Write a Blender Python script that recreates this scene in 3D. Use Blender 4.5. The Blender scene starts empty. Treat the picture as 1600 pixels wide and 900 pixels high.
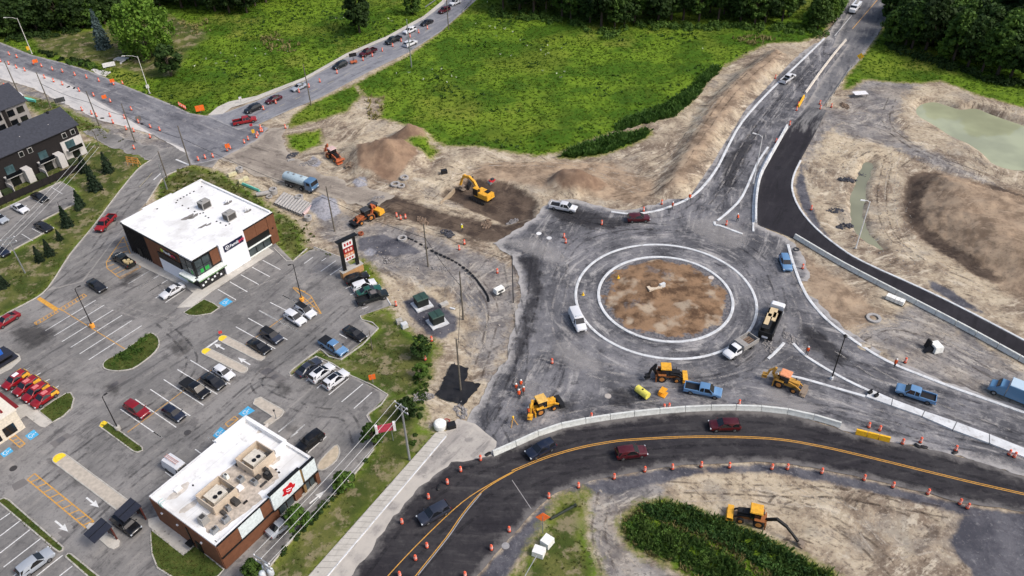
import bpy, bmesh, math, random
import numpy as np
from mathutils import Vector, Matrix
from mathutils.geometry import delaunay_2d_cdt, tessellate_polygon

random.seed(7); rng = np.random.default_rng(7)
R = math.radians
scene = bpy.context.scene
col = scene.collection

# ------------------------------------------------------------------ camera (drone, 28 mm equivalent, 95 m up)
CAMH, FPX = 95.0, 1244.0
PITCH, ROLL = R(39.0), R(-1.6)
_f = Vector((0, math.cos(PITCH), -math.sin(PITCH))); _r0 = Vector((1, 0, 0)); _u0 = Vector((0, math.sin(PITCH), math.cos(PITCH)))
_r = math.cos(ROLL)*_r0 + math.sin(ROLL)*_u0; _u = -math.sin(ROLL)*_r0 + math.cos(ROLL)*_u0
cam = bpy.data.cameras.new("camera"); camo = bpy.data.objects.new("camera", cam); col.objects.link(camo)
cam.sensor_width = 36; cam.lens = FPX/1600*36; cam.clip_start = 1; cam.clip_end = 9000
M = Matrix((( _r.x, _u.x, -_f.x, 0), (_r.y, _u.y, -_f.y, 0), (_r.z, _u.z, -_f.z, CAMH), (0, 0, 0, 1)))
camo.matrix_world = M; scene.camera = camo

# ------------------------------------------------------------------ overcast daylight
SUN_EL, SUN_AZ = R(48), R(112)         # azimuth clockwise from +Y: from the right, a little behind the camera
w = bpy.data.worlds.new("World"); scene.world = w; w.use_nodes = True
nt = w.node_tree; bg = nt.nodes["Background"]
sky = nt.nodes.new("ShaderNodeTexSky"); sky.sky_type = 'NISHITA'; sky.sun_disc = False
sky.sun_elevation = SUN_EL; sky.sun_rotation = SUN_AZ; sky.dust_density = 4.0; sky.air_density = 1.0; sky.ozone_density = .8
nt.links.new(sky.outputs[0], bg.inputs[0]); bg.inputs[1].default_value = 0.115
sl = bpy.data.lights.new("sun", 'SUN'); sl.energy = 1.5; sl.angle = R(14); sl.color = (1, .97, .93)
so = bpy.data.objects.new("sun", sl); col.objects.link(so)
sd = Vector((math.sin(SUN_AZ)*math.cos(SUN_EL), math.cos(SUN_AZ)*math.cos(SUN_EL), math.sin(SUN_EL)))
so.rotation_euler = sd.to_track_quat('Z', 'Y').to_euler(); so.location = (0, 100, 200)
vs = scene.view_settings; vs.view_transform = 'Standard'; vs.look = 'None'; vs.gamma = 1; vs.exposure = 0.52; vs.use_curve_mapping = False

# ------------------------------------------------------------------ site survey: photo mark -> metres on the ground
def ray(p): return ((p[0]-800)/FPX)*_r - ((p[1]-450)/FPX)*_u + _f
def G(p, z=0.0):
    d = ray(p); t = (z-CAMH)/d.z
    return Vector((d.x*t, d.y*t, z))
def G2(p, z=0.0):
    q = G(p, z); return (q.x, q.y)
def hgt(b, t):
    B = G(b); d = ray(t); k = (B.x*d.x+B.y*d.y)/(d.x*d.x+d.y*d.y); return CAMH+k*d.z
def heading(p, d):
    a = G((p[0]-d[0]/2, p[1]-d[1]/2)); b = G((p[0]+d[0]/2, p[1]+d[1]/2)); return math.atan2(b.y-a.y, b.x-a.x)
def zq(pts, s, ox, oy): return [(ox+p[0]*s, oy+p[1]*s) for p in pts]
def q4(ox, oy, *pts): return [(ox+p[0]/4, oy+p[1]/4) for p in pts]
LOT = R(54.0)

# ------------------------------------------------------------------ materials
def s2l(c): return tuple(((x/255+.055)/1.055)**2.4 if x > 10 else x/255/12.92 for x in c)
class NT:
    def __init__(s, name):
        s.m = bpy.data.materials.new(name); s.m.use_nodes = True; s.t = s.m.node_tree
        s.b = s.t.nodes["Principled BSDF"]; s.co = None
    def node(s, t, **kw):
        n = s.t.nodes.new(t)
        for k, v in kw.items(): setattr(n, k, v)
        return n
    def set(s, sock, v):
        if hasattr(v, 'links') or isinstance(v, bpy.types.NodeSocket): s.t.links.new(v, sock)
        else:
            if isinstance(v, tuple) and len(v) == 3 and sock.type == 'RGBA': v = (*v, 1)
            sock.default_value = v
    def coords(s):
        if s.co is None:
            g = s.node("ShaderNodeNewGeometry"); s.co = g.outputs['Position']
        return s.co
    def objco(s): return s.node("ShaderNodeTexCoord").outputs['Object']
    def noise(s, scale, detail=3, rough=.55, vec=None, dist=0):
        n = s.node("ShaderNodeTexNoise"); s.set(n.inputs['Vector'], vec if vec is not None else s.coords())
        n.inputs['Scale'].default_value = scale; n.inputs['Detail'].default_value = detail; n.inputs['Roughness'].default_value = rough
        n.inputs['Distortion'].default_value = dist
        return n.outputs['Fac']
    def vor(s, scale, feature='F1', vec=None, rnd=1):
        n = s.node("ShaderNodeTexVoronoi", feature=feature); s.set(n.inputs['Vector'], vec if vec is not None else s.coords())
        n.inputs['Scale'].default_value = scale; n.inputs['Randomness'].default_value = rnd
        return n.outputs['Distance']
    def vorc(s, scale):
        n = s.node("ShaderNodeTexVoronoi"); s.set(n.inputs['Vector'], s.coords()); n.inputs['Scale'].default_value = scale
        return n.outputs['Color']
    def math(s, op, a, b=0., c=0., clamp=False):
        n = s.node("ShaderNodeMath", operation=op, use_clamp=clamp)
        s.set(n.inputs[0], a); s.set(n.inputs[1], b); s.set(n.inputs[2], c); return n.outputs[0]
    def ss(s, v, lo, hi, a=0., b=1.):
        n = s.node("ShaderNodeMapRange", interpolation_type='SMOOTHSTEP')
        s.set(n.inputs[0], v); n.inputs[1].default_value = lo; n.inputs[2].default_value = hi; n.inputs[3].default_value = a; n.inputs[4].default_value = b
        return n.outputs[0]
    def mix(s, f, a, b, mode='MIX'):
        n = s.node("ShaderNodeMix", data_type='RGBA', blend_type=mode)
        s.set(n.inputs[0], f); s.set(n.inputs[6], a); s.set(n.inputs[7], b); return n.outputs[2]
    def attr(s, name):
        n = s.node("ShaderNodeAttribute"); n.attribute_name = name; return n.outputs['Fac']
    def comb(s, x, y, z=0.):
        n = s.node("ShaderNodeCombineXYZ"); s.set(n.inputs[0], x); s.set(n.inputs[1], y); s.set(n.inputs[2], z); return n.outputs[0]
    def sep(s, v):
        n = s.node("ShaderNodeSeparateXYZ"); s.set(n.inputs[0], v); return n.outputs
    def bump(s, h, strength=.4, dist=.1):
        n = s.node("ShaderNodeBump"); n.inputs['Strength'].default_value = strength; n.inputs['Distance'].default_value = dist
        s.set(n.inputs['Height'], h); s.t.links.new(n.outputs[0], s.b.inputs['Normal'])
    def done(s, colr, rough=.9, metal=0, spec=.3):
        s.set(s.b.inputs['Base Color'], colr); s.set(s.b.inputs['Roughness'], rough); s.b.inputs['Metallic'].default_value = metal
        s.b.inputs['Specular IOR Level'].default_value = spec
        return s.m
_mc = {}
def plain(name, c, rough=.6, metal=0., var=.12, scale=3., spec=.4, dirt=0.):
    """object material: colour with uneven tone, optional grime"""
    if name in _mc: return _mc[name]
    n = NT(name); c = s2l(c)
    a = n.noise(scale, 4)
    k = n.ss(a, .3, .7, 1-var, 1+var)
    colr = n.mix(1., c, n.comb(k, k, k), 'MULTIPLY')
    if dirt:
        d = n.ss(n.noise(scale*2.3, 5, .65), .5, .7, 0, dirt); colr = n.mix(d, colr, s2l((120, 108, 96)))
    _mc[name] = n.done(colr, rough, metal, spec); return _mc[name]
def paint(name, c, rough=.28):
    if name in _mc: return _mc[name]
    n = NT(name); c = s2l(c)
    d = n.ss(n.noise(1.3, 4, .6), .45, .75, 0, .07)
    m = n.done(n.mix(d, c, s2l((135, 125, 115))), rough, 0., .5); n.b.inputs['Coat Weight'].default_value = .25; n.b.inputs['Coat Roughness'].default_value = .1
    _mc[name] = m; return m
def glassy(name, c, rough=.08):
    if name in _mc: return _mc[name]
    n = NT(name); c = s2l(c); k = n.ss(n.noise(.8, 2), .3, .7, .75, 1.3)
    _mc[name] = n.done(n.mix(1., c, n.comb(k, k, k), 'MULTIPLY'), rough, 0., .7); return _mc[name]
TYRE = plain('tyre_rubber', (32, 31, 31), .85); RIM = plain('wheel_rim', (120, 120, 122), .4, .6)
GLASS = glassy('car_glass', (22, 25, 30)); LIGHTW = plain('headlamp_lens', (205, 210, 215), .2); LIGHTR = plain('tail_lamp_lens', (120, 18, 18), .25)
BLACK = plain('black_trim', (26, 26, 28), .6); DGREY = plain('dark_grey_steel', (62, 63, 66), .6); STEEL = plain('galvanised_steel', (150, 153, 155), .45, .4)
CONC = plain('concrete', (176, 172, 164), .9, var=.14, scale=.9, dirt=.35); WCONC = plain('new_white_concrete', (208, 210, 211), .85, var=.12, scale=.6, dirt=.4)
WOOD = plain('weathered_pole_wood', (104, 98, 88), .9, var=.25, scale=2); ORANGE = plain('orange_plastic', (232, 100, 70), .6, dirt=.15); WHITE = plain('white_reflective_band', (236, 214, 204), .5)
WPAINT = plain('white_road_paint', (218, 218, 216), .8, var=.15, scale=2.2, dirt=.45); YPAINT = plain('yellow_road_paint', (206, 152, 64), .8, var=.15, scale=2.2, dirt=.35)
BPAINT = plain('blue_bay_paint', (72, 168, 214), .8, var=.1, scale=2., dirt=.2); YEL = plain('machine_yellow', (226, 166, 48), .5, dirt=.35, var=.15, scale=2.); ORG = plain('machine_orange', (186, 98, 60), .55, dirt=.45, var=.2, scale=2.)

# ------------------------------------------------------------------ geometry helpers
class MB:
    def __init__(s): s.v = []; s.f = []
    def add(s, vs, fs):
        o = len(s.v); s.v += [tuple(v) for v in vs]; s.f += [tuple(i+o for i in f) for f in fs]; return s
    def box(s, c, d, rz=0, ry=0, top=(1, 1)):
        x, y, z = d[0]/2, d[1]/2, d[2]/2; m = Matrix.Rotation(rz, 3, 'Z') @ Matrix.Rotation(ry, 3, 'Y')
        vs = []
        for sz in (-1, 1):
            tx, ty = (1, 1) if sz < 0 else top
            for sx, sy in ((-1, -1), (1, -1), (1, 1), (-1, 1)): vs.append(Vector(c) + m @ Vector((sx*x*tx, sy*y*ty, sz*z)))
        return s.add(vs, [(3, 2, 1, 0), (4, 5, 6, 7), (0, 1, 5, 4), (1, 2, 6, 5), (2, 3, 7, 6), (3, 0, 4, 7)])
    def prism(s, poly, z0, z1, cap=True):
        n = len(poly)
        a = sum(poly[i][0]*poly[(i+1) % n][1]-poly[(i+1) % n][0]*poly[i][1] for i in range(n))
        if a < 0: poly = poly[::-1]
        vs = [(p[0], p[1], z0) for p in poly]+[(p[0], p[1], z1) for p in poly]
        fs = [(i, (i+1) % n, n+(i+1) % n, n+i) for i in range(n)]
        if cap:
            for t in tessellate_polygon([[Vector((p[0], p[1], 0)) for p in poly]]):
                A, B, C = [Vector(vs[i]) for i in t]
                t = tuple(t) if (B-A).cross(C-A).z > 0 else tuple(t)[::-1]
                fs.append(tuple(i+n for i in t)); fs.append(t[::-1])
        return s.add(vs, fs)
    def slab_xz(s, poly, y0, y1):
        """profile in x-z extruded over y"""
        n = len(poly); a = sum(poly[i][0]*poly[(i+1) % n][1]-poly[(i+1) % n][0]*poly[i][1] for i in range(n))
        if a < 0: poly = poly[::-1]
        vs = [(p[0], y0, p[1]) for p in poly]+[(p[0], y1, p[1]) for p in poly]
        fs = [(n+i, n+(i+1) % n, (i+1) % n, i)[::1] for i in range(n)]
        for t in tessellate_polygon([[Vector((p[0], p[1], 0)) for p in poly]]):
            A, B, C = [Vector((poly[i][0], poly[i][1], 0)) for i in t]
            t = tuple(t) if (B-A).cross(C-A).z > 0 else tuple(t)[::-1]
            fs.append(t); fs.append(tuple(i+n for i in t[::-1]))
        return s.add(vs, fs)
    def tube(s, p, q, r0, r1=None, n=8, caps=True):
        r1 = r0 if r1 is None else r1; p = Vector(p); q = Vector(q); d = (q-p).normalized()
        a = d.orthogonal().normalized(); b = d.cross(a); vs = []
        for c, r in ((p, r0), (q, r1)):
            for i in range(n):
                t = 2*math.pi*i/n; vs.append(c+a*(r*math.cos(t))+b*(r*math.sin(t)))
        fs = [(i, (i+1) % n, n+(i+1) % n, n+i) for i in range(n)]
        if caps: fs += [tuple(range(n))[::-1], tuple(range(n, 2*n))]
        return s.add(vs, fs)
    def path(s, pts, r, n=6):
        for a, b in zip(pts, pts[1:]): s.tube(a, b, r, r, n)
        return s
    def lathe(s, prof, c=(0, 0, 0), n=12):
        vs = []; m = len(prof)
        for r, z in prof:
            for i in range(n):
                t = 2*math.pi*i/n; vs.append((c[0]+r*math.cos(t), c[1]+r*math.sin(t), c[2]+z))
        fs = [(k*n+i, k*n+(i+1) % n, (k+1)*n+(i+1) % n, (k+1)*n+i) for k in range(m-1) for i in range(n)]
        fs += [tuple(range(n))[::-1], tuple(range((m-1)*n, m*n))]
        return s.add(vs, fs)
    def loft(s, secs, closed=True):
        n = len(secs[0]); vs = [p for q in secs for p in q]; k = n if closed else n-1
        fs = [(a*n+i, a*n+(i+1) % n, (a+1)*n+(i+1) % n, (a+1)*n+i) for a in range(len(secs)-1) for i in range(k)]
        if closed: fs += [tuple(range(n))[::-1], tuple(range((len(secs)-1)*n, len(secs)*n))]
        return s.add(vs, fs)
    def mesh(s, name, mat, sharp=35, fixn=False):
        m = bpy.data.meshes.new(name); m.from_pydata(s.v, [], s.f); m.update()
        if fixn:
            b = bmesh.new(); b.from_mesh(m); bmesh.ops.recalc_face_normals(b, faces=b.faces); b.to_mesh(m); b.free()
        if sharp:
            m.polygons.foreach_set('use_smooth', [True]*len(m.polygons)); m.set_sharp_from_angle(angle=R(sharp))
        m.materials.append(mat); return m
    def build(s, name, mat, parent=None, sharp=35, fixn=True):
        o = bpy.data.objects.new(name, s.mesh(name, mat, sharp, fixn)); col.objects.link(o)
        if parent is not None: o.parent = parent
        return o
def tag(o, label, cat, group=None):
    o['label'] = label; o['category'] = cat
    if group: o['group'] = group
    return o
def struct(o, kind='structure', label=None):
    o['kind'] = kind
    if label: o['label'] = label
    return o
def thing(name, label=None, cat=None, loc=(0, 0, 0), rz=0, group=None):
    o = bpy.data.objects.new(name, None); o.empty_display_size = .3; col.objects.link(o); o.location = loc; o.rotation_euler = (0, 0, rz)
    if label: tag(o, label, cat, group)
    return o
def copy_tree(o, parent=None, mats=None):
    c = o.copy(); col.objects.link(c); c.parent = parent
    if mats and c.type == 'MESH':
        for sl_ in c.material_slots:
            if sl_.material and sl_.material.name in mats:
                m = mats[sl_.material.name]; sl_.link = 'OBJECT'; sl_.material = m
    for ch in o.children: copy_tree(ch, c, mats)
    return c
def kill(o):
    for ch in list(o.children): kill(ch)
    bpy.data.objects.remove(o)
def place(proto, loc, rz, label, cat, group=None, mats=None, scale=1.0):
    c = copy_tree(proto, None, mats); c.location = loc; c.rotation_euler = (0, 0, rz); c.scale = (scale,)*3
    for k in ('label', 'category', 'group'):
        if k in c: del c[k]
    return tag(c, label, cat, group)

# ------------------------------------------------------------------ polygons
def inside(P, poly):
    x, y = P[:, 0], P[:, 1]; r = np.zeros(len(P), bool); n = len(poly)
    for i in range(n):
        x0, y0 = poly[i]; x1, y1 = poly[(i+1) % n]
        if y0 == y1: continue
        c = ((y0 > y) != (y1 > y)) & (x < (x1-x0)*(y-y0)/(y1-y0)+x0); r ^= c
    return r
def segdist(P, pts, closed=True):
    d = np.full(len(P), 1e9); n = len(pts)
    for i in range(n if closed else n-1):
        a = np.array(pts[i]); b = np.array(pts[(i+1) % n]); e = b-a; L = e@e
        if L < 1e-9: continue
        t = np.clip(((P-a)@e)/L, 0, 1); q = P-a-t[:, None]*e; d = np.minimum(d, q[:, 0]**2+q[:, 1]**2)
    return np.sqrt(d)
def sdf(P, poly, lim=6.0):
    out = np.full(len(P), -lim); a = np.array(poly); lo = a.min(0)-lim; hi = a.max(0)+lim
    m = (P[:, 0] > lo[0]) & (P[:, 0] < hi[0]) & (P[:, 1] > lo[1]) & (P[:, 1] < hi[1])
    if not m.any(): return out
    Q = P[m]; d = segdist(Q, poly); d[~inside(Q, poly)] *= -1; out[m] = np.clip(d, -lim, lim); return out
def resample(pts, step, closed=True):
    out = []; n = len(pts)
    for i in range(n if closed else n-1):
        a = Vector(pts[i]); b = Vector(pts[(i+1) % n]); k = max(1, int((b-a).length/step))
        out += [a.lerp(b, j/k) for j in range(k)]
    if not closed: out.append(Vector(pts[-1]))
    return out
def smooth(pts, closed=False, sub=4):
    """Catmull-Rom through the points"""
    P = [Vector(p) for p in pts]; n = len(P); out = []
    for i in range(n if closed else n-1):
        p0 = P[(i-1) % n] if closed or i > 0 else P[0]*2-P[1]; p1 = P[i]; p2 = P[(i+1) % n]; p3 = P[(i+2) % n] if closed or i+2 < n else P[-1]*2-P[-2]
        for j in range(sub):
            t = j/sub; out.append(.5*((2*p1)+(p2-p0)*t+(2*p0-5*p1+4*p2-p3)*t*t+(3*p1-p0-3*p2+p3)*t**3))
    if not closed: out.append(P[-1])
    return out
def gp(pts, z=0): return [G2(p, z) for p in pts]
def sm(pts, closed=False, sub=4, z=0): return [tuple(v) for v in smooth(gp(pts, z), closed, sub)]
def sheet(name, poly, z, mat, parent=None, spacing=2.0, bstep=.8, jit=0.0, height=None, kind='structure'):
    P = resample(poly, bstep); n = len(P)
    if jit:
        Q = []
        for i in range(n):
            t = (P[(i+1) % n]-P[i-1]); nn = Vector((-t.y, t.x)).normalized() if t.length > 0 else Vector((0, 0))
            k = math.sin(P[i].x*1.7+P[i].y*1.1)*.4+math.sin(P[i].x*.6-P[i].y*.9)*.5+random.uniform(-.6, .6); Q.append(P[i]+nn*k*jit)
        P = Q
    bp = [(v.x, v.y) for v in P]; a = np.array(bp); lo = a.min(0); hi = a.max(0)
    gx, gy = np.meshgrid(np.arange(lo[0], hi[0], spacing), np.arange(lo[1], hi[1], spacing)); I = np.stack([gx.ravel(), gy.ravel()], 1)
    I = I[inside(I, bp)]
    if len(I): I = I[segdist(I, bp) > spacing*.35]
    V = [Vector(p) for p in bp]+[Vector(p) for p in I]
    vv, ee, ff, *_ = delaunay_2d_cdt(V, [(i, (i+1) % n) for i in range(n)], [], 1, 1e-5)
    vs = np.array([(v.x, v.y) for v in vv]); zz = np.full(len(vs), z)
    if height is not None: zz = height(vs)+z
    fs = []
    for f in ff:
        A, B, C = (vv[i] for i in f[:3])
        fs.append(tuple(f) if (B-A).cross(C-A) > 0 else tuple(f)[::-1])
    m = bpy.data.meshes.new(name); m.from_pydata(np.column_stack([vs, zz]).tolist(), [], fs); m.update(); m.materials.append(mat)
    e = m.attributes.new('edge', 'FLOAT', 'POINT'); e.data.foreach_set('value', np.minimum(segdist(vs, bp), 8).astype(np.float32))
    o = bpy.data.objects.new(name, m); col.objects.link(o)
    if parent is not None: o.parent = parent
    elif kind: o['kind'] = kind
    return o
def offset(pts, d, closed=False):
    out = []; n = len(pts)
    for i in range(n):
        a = Vector(pts[(i-1) % n] if closed or i > 0 else pts[i]); b = Vector(pts[(i+1) % n] if closed or i < n-1 else pts[i]); t = (b-a).normalized()
        out.append((pts[i][0]-t.y*d, pts[i][1]+t.x*d))
    return out
def kerb(name, pts, wd, h, mat, closed=False, z0=-.1, parent=None):
    A = offset(pts, wd/2, closed); B = offset(pts, -wd/2, closed); n = len(pts); mb = MB()
    secs = [[(a[0], a[1], z0), (a[0], a[1], h-.02), (a[0]*.85+b[0]*.15, a[1]*.85+b[1]*.15, h), (b[0]*.85+a[0]*.15, b[1]*.85+a[1]*.15, h), (b[0], b[1], h-.02), (b[0], b[1], z0)] for a, b in zip(A, B)]
    if closed: secs.append(secs[0])
    mb.loft(secs, closed=not closed) if not closed else mb.loft(secs, closed=False)
    o = mb.build(name, mat, parent)
    if parent is None: o['kind'] = 'structure'
    return o
def stripe(name, pts, wd, z, mat, parent):
    A = offset(pts, wd/2); B = offset(pts, -wd/2); n = len(pts)
    mb = MB(); mb.add([(*a, z) for a in A]+[(*b, z) for b in B], [(n+i, n+i+1, i+1, i) for i in range(n-1)])
    return mb.build(name, mat, parent, sharp=0, fixn=False)
def flat(name, poly, z, mat, parent):
    mb = MB(); n = len(poly); vs = [(p[0], p[1], z) for p in poly]; fs = []
    for t in tessellate_polygon([[Vector((p[0], p[1], 0)) for p in poly]]):
        A, B, C = [Vector(vs[i]) for i in t]; fs.append(tuple(t) if (B-A).cross(C-A).z > 0 else tuple(t)[::-1])
    mb.add(vs, fs); return mb.build(name, mat, parent, sharp=0, fixn=False)
# ================================================================== THE SETTING
# zone outlines in metres
FIELD = gp([(742, -60), (742, 5), (722, 22), (688, 52), (642, 86), (590, 113), (558, 131), (575, 150), (600, 150), (597, 183), (615, 187), (650, 197), (668, 213), (700, 226), (745, 226), (800, 236), (837, 241), (872, 237), (905, 223), (975, 197), (1050, 180), (1082, 152), (1107, 120), (1125, 105), (1175, 77), (1200, 66), (1250, 64), (1285, 52), (1330, -60)])
WEDGE = gp([(452, 197), (462, 180), (485, 163), (552, 134), (562, 148), (540, 172), (500, 185)])
WEEDS = gp([(875, 244), (900, 232), (960, 211), (1012, 202), (1014, 210), (985, 225), (940, 240), (890, 246)])
NWGR = gp([(-300, -60), (-200, 20), (-60, 44), (0, 65), (50, 85), (105, 99), (137, 109), (160, 118), (200, 135), (235, 149), (272, 164), (297, 176), (322, 180), (327, 176), (355, 159), (400, 150), (475, 121), (540, 84), (607, 55), (662, 24), (687, 4), (715, -60)])
LAWN = gp([(45, 57), (160, 46), (175, 30), (255, 18), (320, 45), (325, 60), (300, 75), (290, 92), (275, 118), (235, 122), (165, 102), (150, 100), (110, 94), (60, 78)])
NEGR = gp([(1430, -60), (1412, 0), (1378, 50), (1342, 100), (1325, 120), (1322, 138), (1350, 122), (1400, 127), (1440, 128), (1470, 124), (1530, 147), (1600, 166), (1720, 190), (1900, 150), (1900, -60)])
APT = gp([(-120, 280), (0, 225), (60, 190), (125, 225), (150, 222), (205, 235), (236, 250), (215, 265), (182, 305), (147, 352), (110, 397), (75, 450), (50, 469), (15, 487), (-40, 512), (-140, 540), (-140, 440), (0, 402), (84, 357), (66, 346), (117, 320), (117, 296), (95, 283), (0, 328), (-140, 380)])
APTN = gp([(30, 150), (80, 160), (130, 185), (165, 205), (150, 215), (100, 190), (60, 175)])
B1GR = gp([(275, 266), (300, 258), (345, 272), (390, 300), (425, 328), (455, 345), (470, 370), (476, 394), (458, 407), (437, 388), (428, 350), (300, 300), (248, 318), (250, 285)])
MIDGR = gp([(496, 549), (534, 562), (591, 514), (566, 499), (575, 488), (604, 482), (622, 503), (650, 530), (685, 538), (676, 562), (668, 590), (655, 614), (625, 622), (608, 617), (548, 587), (494, 557), (459, 584), (455, 579)])
STRIP = gp([(576, 648), (606, 617), (640, 615), (662, 640), (655, 672), (684, 676), (486, 900), (440, 960), (380, 960), (432, 872), (475, 822), (550, 745), (584, 702), (584, 665)])
TRI = gp([(874, 781), (913, 771), (912, 815), (911, 840), (932, 882), (925, 960), (775, 960), (812, 899), (845, 835), (862, 805)])
BEDS = gp([(972, 817), (1000, 788), (1037, 785), (1075, 795), (1137, 815), (1200, 846), (1300, 898), (1360, 960), (1130, 960), (1082, 898), (1050, 880), (1012, 866), (978, 842)])
PATCH = [gp(p) for p in ([(640, 228), (665, 222), (682, 237), (672, 248), (650, 240)], [(452, 212), (498, 204), (500, 222), (470, 236), (455, 228)], [(548, 400), (575, 415), (596, 445), (580, 440), (556, 420)])]
GRASS = [FIELD, WEDGE, WEEDS, NWGR, NEGR, APT, APTN, B1GR, MIDGR, STRIP, TRI, BEDS]+PATCH
DARK = [gp(p) for p in (
    [(510, 302), (560, 290), (620, 306), (700, 334), (790, 352), (832, 338), (812, 362), (770, 380), (720, 366), (640, 344), (580, 326)],
    [(686, 304), (735, 276), (800, 284), (842, 314), (832, 340), (790, 350), (740, 328)],
    [(1420, 275), (1437, 268), (1470, 268), (1530, 285), (1600, 300), (1720, 330), (1720, 540), (1600, 470), (1550, 442), (1512, 422), (1475, 397), (1440, 372), (1417, 347), (1410, 325), (1412, 300)],
    [(858, 285), (880, 264), (905, 264), (950, 292), (930, 302), (880, 300)],
    [(1535, 285), (1560, 290), (1620, 320), (1620, 335), (1560, 308)],
    [(560, 238), (600, 214), (625, 218), (655, 250), (615, 284), (560, 268)],
    [(617, 222), (640, 192), (662, 203), (668, 222), (640, 232)],
    [(1255, 455), (1262, 405), (1300, 425), (1345, 462), (1375, 490), (1355, 516), (1320, 515), (1290, 492)])]
SLOPE = [gp(p) for p in ([(1040, 300), (1075, 235), (1110, 170), (1160, 120), (1210, 85), (1225, 90), (1150, 165), (1095, 250), (1060, 300)], [(700, 300), (750, 255), (860, 250), (960, 255), (1030, 290), (1000, 320), (880, 300), (780, 280)])]
GRAVEL = [gp(p) for p in (
    [(500, 325), (560, 342), (640, 360), (760, 398), (806, 420), (812, 470), (790, 545), (765, 600), (735, 560), (745, 500), (700, 450), (640, 440), (590, 420), (540, 396), (500, 365)],
    [(1395, 500), (1440, 468), (1600, 580), (1720, 640), (1720, 690), (1600, 648), (1450, 592), (1330, 528), (1350, 510)],
    [(1300, 205), (1340, 130), (1375, 122), (1440, 128), (1410, 152), (1400, 190), (1425, 222), (1480, 247), (1560, 290), (1480, 268), (1400, 232), (1340, 215)],
    [(1262, 205), (1290, 165), (1330, 172), (1340, 185), (1290, 205), (1270, 240), (1255, 262)],
    [(860, 745), (1000, 742), (1040, 740), (1040, 785), (1000, 785), (960, 815), (980, 850), (1060, 900), (1060, 960), (925, 960), (932, 882), (912, 840), (915, 790)],
    [(0, 122), (80, 150), (160, 188), (290, 226), (280, 250), (200, 228), (120, 186), (40, 150), (0, 150)])]
DGRAV = [gp(p) for p in (
    [(630, 470), (660, 456), (680, 466), (714, 496), (714, 514), (690, 530), (668, 521), (640, 492)],
    [(745, 905), (800, 840), (840, 797), (867, 775), (912, 757), (975, 743), (1050, 731), (1200, 724), (1285, 736), (1350, 750), (1450, 775), (1512, 790), (1620, 806), (1620, 822), (1500, 802), (1400, 777), (1300, 754), (1200, 738), (1100, 738), (1000, 762), (960, 772), (915, 770), (870, 784), (845, 832), (810, 872), (780, 920)],
    [(1508, 800), (1620, 812), (1720, 830), (1720, 960), (1540, 960), (1518, 890), (1490, 862), (1487, 842)],
    [(560, 370), (600, 366), (640, 382), (660, 395), (600, 400), (560, 392)],
    [(1252, 255), (1262, 300), (1278, 345), (1300, 375), (1270, 350), (1252, 322), (1243, 290)],
    [(1450, 436), (1490, 455), (1540, 490), (1500, 478), (1455, 450)])]
POND = [tuple(v) for v in smooth(gp([(1432, 172), (1442, 163), (1460, 160), (1478, 165), (1502, 172), (1524, 170), (1550, 180), (1600, 197), (1680, 222), (1680, 275), (1600, 267), (1575, 265), (1552, 256), (1537, 241), (1515, 226), (1490, 215), (1462, 197), (1438, 183)], -1.2), True, 3)]
STREAM = [tuple(v) for v in smooth(gp([(1350, 254), (1341, 275), (1332, 300), (1329, 325), (1330, 345), (1337, 365), (1350, 377), (1382, 392), (1364, 370), (1355, 357), (1347, 337), (1350, 320), (1356, 282), (1365, 258)], -.7), True, 3)]
BASIN = DARK[2]; PIT = DARK[1]
HEAP = [DARK[3], DARK[5], DARK[6]]; GHEAP = [gp(p) for p in ([(484, 332), (488, 312), (505, 302), (524, 312), (533, 332), (508, 345)], [(551, 288), (560, 277), (572, 280), (574, 290), (560, 294)], [(476, 257), (490, 246), (503, 252), (496, 261)], [(567, 395), (578, 388), (588, 392), (582, 399), (572, 399)])]
SLOPE += [DARK[2], DARK[7]]; DARK = [DARK[0], DARK[1], DARK[4], gp([(1420, 275), (1445, 268), (1475, 270), (1445, 300), (1436, 330), (1450, 360), (1500, 395), (1570, 440), (1550, 442), (1512, 422), (1475, 397), (1440, 372), (1417, 347), (1410, 325), (1412, 300)])]  # last DARK outline: shade of the mound's left flank, put into the colour
CEN = G2((1039, 464)); CENX, CENY = CEN
R_OUT = np.mean([math.hypot(*(np.array(G2(p))-np.array(CEN))) for p in ((899, 451), (1181, 477), (1029, 378), (1053, 554.6))])
R_IN = np.mean([math.hypot(*(np.array(G2(p))-np.array(CEN))) for p in ((934, 451), (1144, 467), (1029, 397), (1053, 526.6))])
MOUNDS = [  # photo mark of the foot's middle, radius along x, y, turn, height, sharpness
    ((600, 252), 12.5, 8.5, .1, 5.0, 1.15), ((560, 240), 7, 6, 0, 1.6, 1.), ((642, 216), 7.0, 5.4, .4, 4.2, 1.15), ((630, 245), 9, 6, .2, 1.8, 1.),
    ((902, 290), 8.6, 5.2, -.1, 4.2, 1.2), ((880, 284), 5, 4, 0, 1.2, 1.), ((507, 324), 4.8, 4.2, .2, 2.3, 1.1), ((612, 322), 3.0, 2.4, 0, .8, 1.), ((560, 285), 3.2, 2.2, 0, 1.2, 1.),
    ((640, 358), 4.5, 3.0, -.4, .8, 1.), ((700, 370), 3, 2.4, 0, .7, 1.), ((1028, 452), 3.0, 2.2, 0, 1.0, 1.), ((985, 440), 3, 2, 0, .5, 1.), ((1080, 490), 6, 4, 0, .5, 1.),
    ((1300, 460), 6, 4, -.5, .7, 1.), ((490, 245), 4, 2, -.4, .8, 1.), ((660, 285), 3, 2, 0, .6, 1.), ((1350, 540), 1.6, 1.4, 0, .4, 1.), ((1400, 555), 3, 2, 0, .5, 1.)]
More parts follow.
